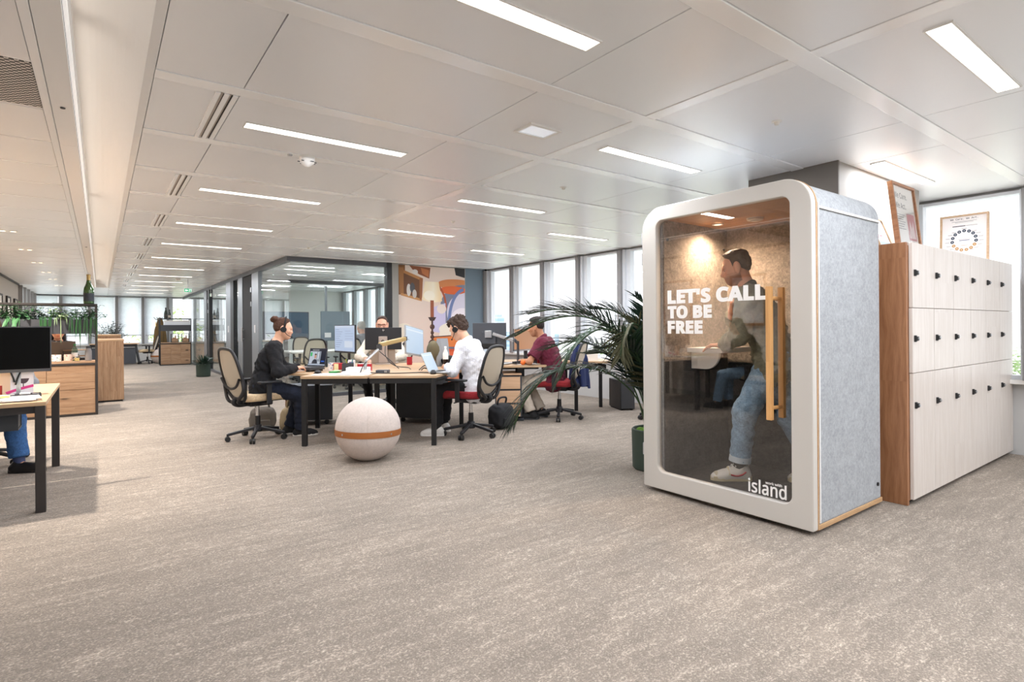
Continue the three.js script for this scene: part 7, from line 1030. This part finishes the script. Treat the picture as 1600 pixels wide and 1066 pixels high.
// person on the far side of the left desk: jeans and shoe under the table
person({ label: 'person in blue jeans and black shoes sitting at the far side of the left desk', at: [-0.8, 0, -6.86], turn: facing(0.1, 1), scale: 1.0, hip: 0.56, lean: 0.18, bend: 0.2, neck: 0.1, headPitch: 0.25,
  hands: { L: { at: [0.14, 0.79, 0.42] }, R: { at: [-0.14, 0.79, 0.42] } }, feet: { L: { at: [0.19, 0, 0.5], dir: [0.85, 0, 0.5], hint: [0.1, 0.5, 1] }, R: { at: [-0.16, 0, 0.3], dir: [0.1, 0, 1] } },
  skinMat: skinTan, hairMat: hairChest, hair: { size: 1, front: 0.06 }, top: { mat: plain(0x7b7f86, 0.95), cuff: 0.95 }, trousers: { mat: M.denimBlue, uv: 2, fat: 0.012, length: 0.86 }, socks: plain(0x3e4666, 0.95), shoes: { mat: plain(0x17171a, 0.35), soleMat: M.matBlack, sole: 0.022 } });
// woman behind the planter shelf
person({ label: 'woman in black seen between the plants and a taupe laptop behind the planter shelf', at: [-0.55, 0, -11.66], turn: facing(0.05, 1), female: true, scale: 0.97, hip: 0.54, lean: 0.12, bend: 0.15, neck: 0.05, headPitch: 0.15, headYaw: 0.0,
  hands: { L: { at: [0.12, 0.78, 0.4] }, R: { at: [-0.12, 0.78, 0.4] } }, feet: { L: { at: [0.12, 0, 0.3] }, R: { at: [-0.12, 0, 0.3] } }, skinMat: skinWarm, hairMat: hairDark, hair: { size: 1.02, long: true, front: 0.055 }, top: { mat: M.blackCloth, uv: 2 }, trousers: { mat: M.blackTrouser }, shoes: { mat: M.matBlack }, cell: 0.016, cellCloth: 0.015 });
// seen only mirrored in the booth glass
person({ label: 'dark haired person in an olive jacket mirrored in the booth glass', at: [-0.98, 0, -4.4], turn: facing(0.25, -1), female: true, scale: 1.0, hip: 0.57, lean: 0.22, bend: 0.25, neck: 0.1, headPitch: 0.45,
  hands: { L: { at: [0.08, 0.78, 0.36], curl: 0.9 }, R: { at: [-0.08, 0.8, 0.34], curl: 0.9 } }, feet: { L: { at: [0.1, 0, 0.42] }, R: { at: [-0.16, 0.0, 0.5] } }, skinMat: skinWarm, hairMat: hairDark, hair: { size: 1.05, long: true, front: 0.055 }, top: { mat: M.oliveDark, uv: 2, fat: 0.014 }, trousers: { mat: M.denimLight, uv: 2, fat: 0.008 }, shoes: { mat: M.matBlack }, cell: 0.016, cellCloth: 0.014 });
// colleague in the meeting room
person({ label: 'grey haired colleague in grey sitting at the meeting table behind the glass', at: [4.42, 0, -11.15], turn: facing(-0.1, -1), scale: 1.0, hip: 0.55, lean: 0.1, bend: 0.15, headPitch: 0.1, hands: { L: { at: [0.14, 0.79, 0.42] }, R: { at: [-0.14, 0.79, 0.42] } }, feet: { L: { at: [0.12, 0, 0.35] }, R: { at: [-0.12, 0, 0.3] } }, skinMat: skinLight, hairMat: hairGrey, hair: { size: 1.03, amp: 0.006 }, top: { mat: plain(0x8d8a8c, 0.95), fat: 0.01 }, trousers: { mat: M.blackTrouser }, shoes: { mat: M.matBlack }, cell: 0.016, cellCloth: 0.015 });

// ---------------------------------------------------------------- shadows, render
scene.traverse((o) => { if (o.isMesh) { o.castShadow = true; o.receiveShadow = true; } if (o.isLight && 'castShadow' in o) { o.castShadow = true; } });
renderer.render(scene, camera);
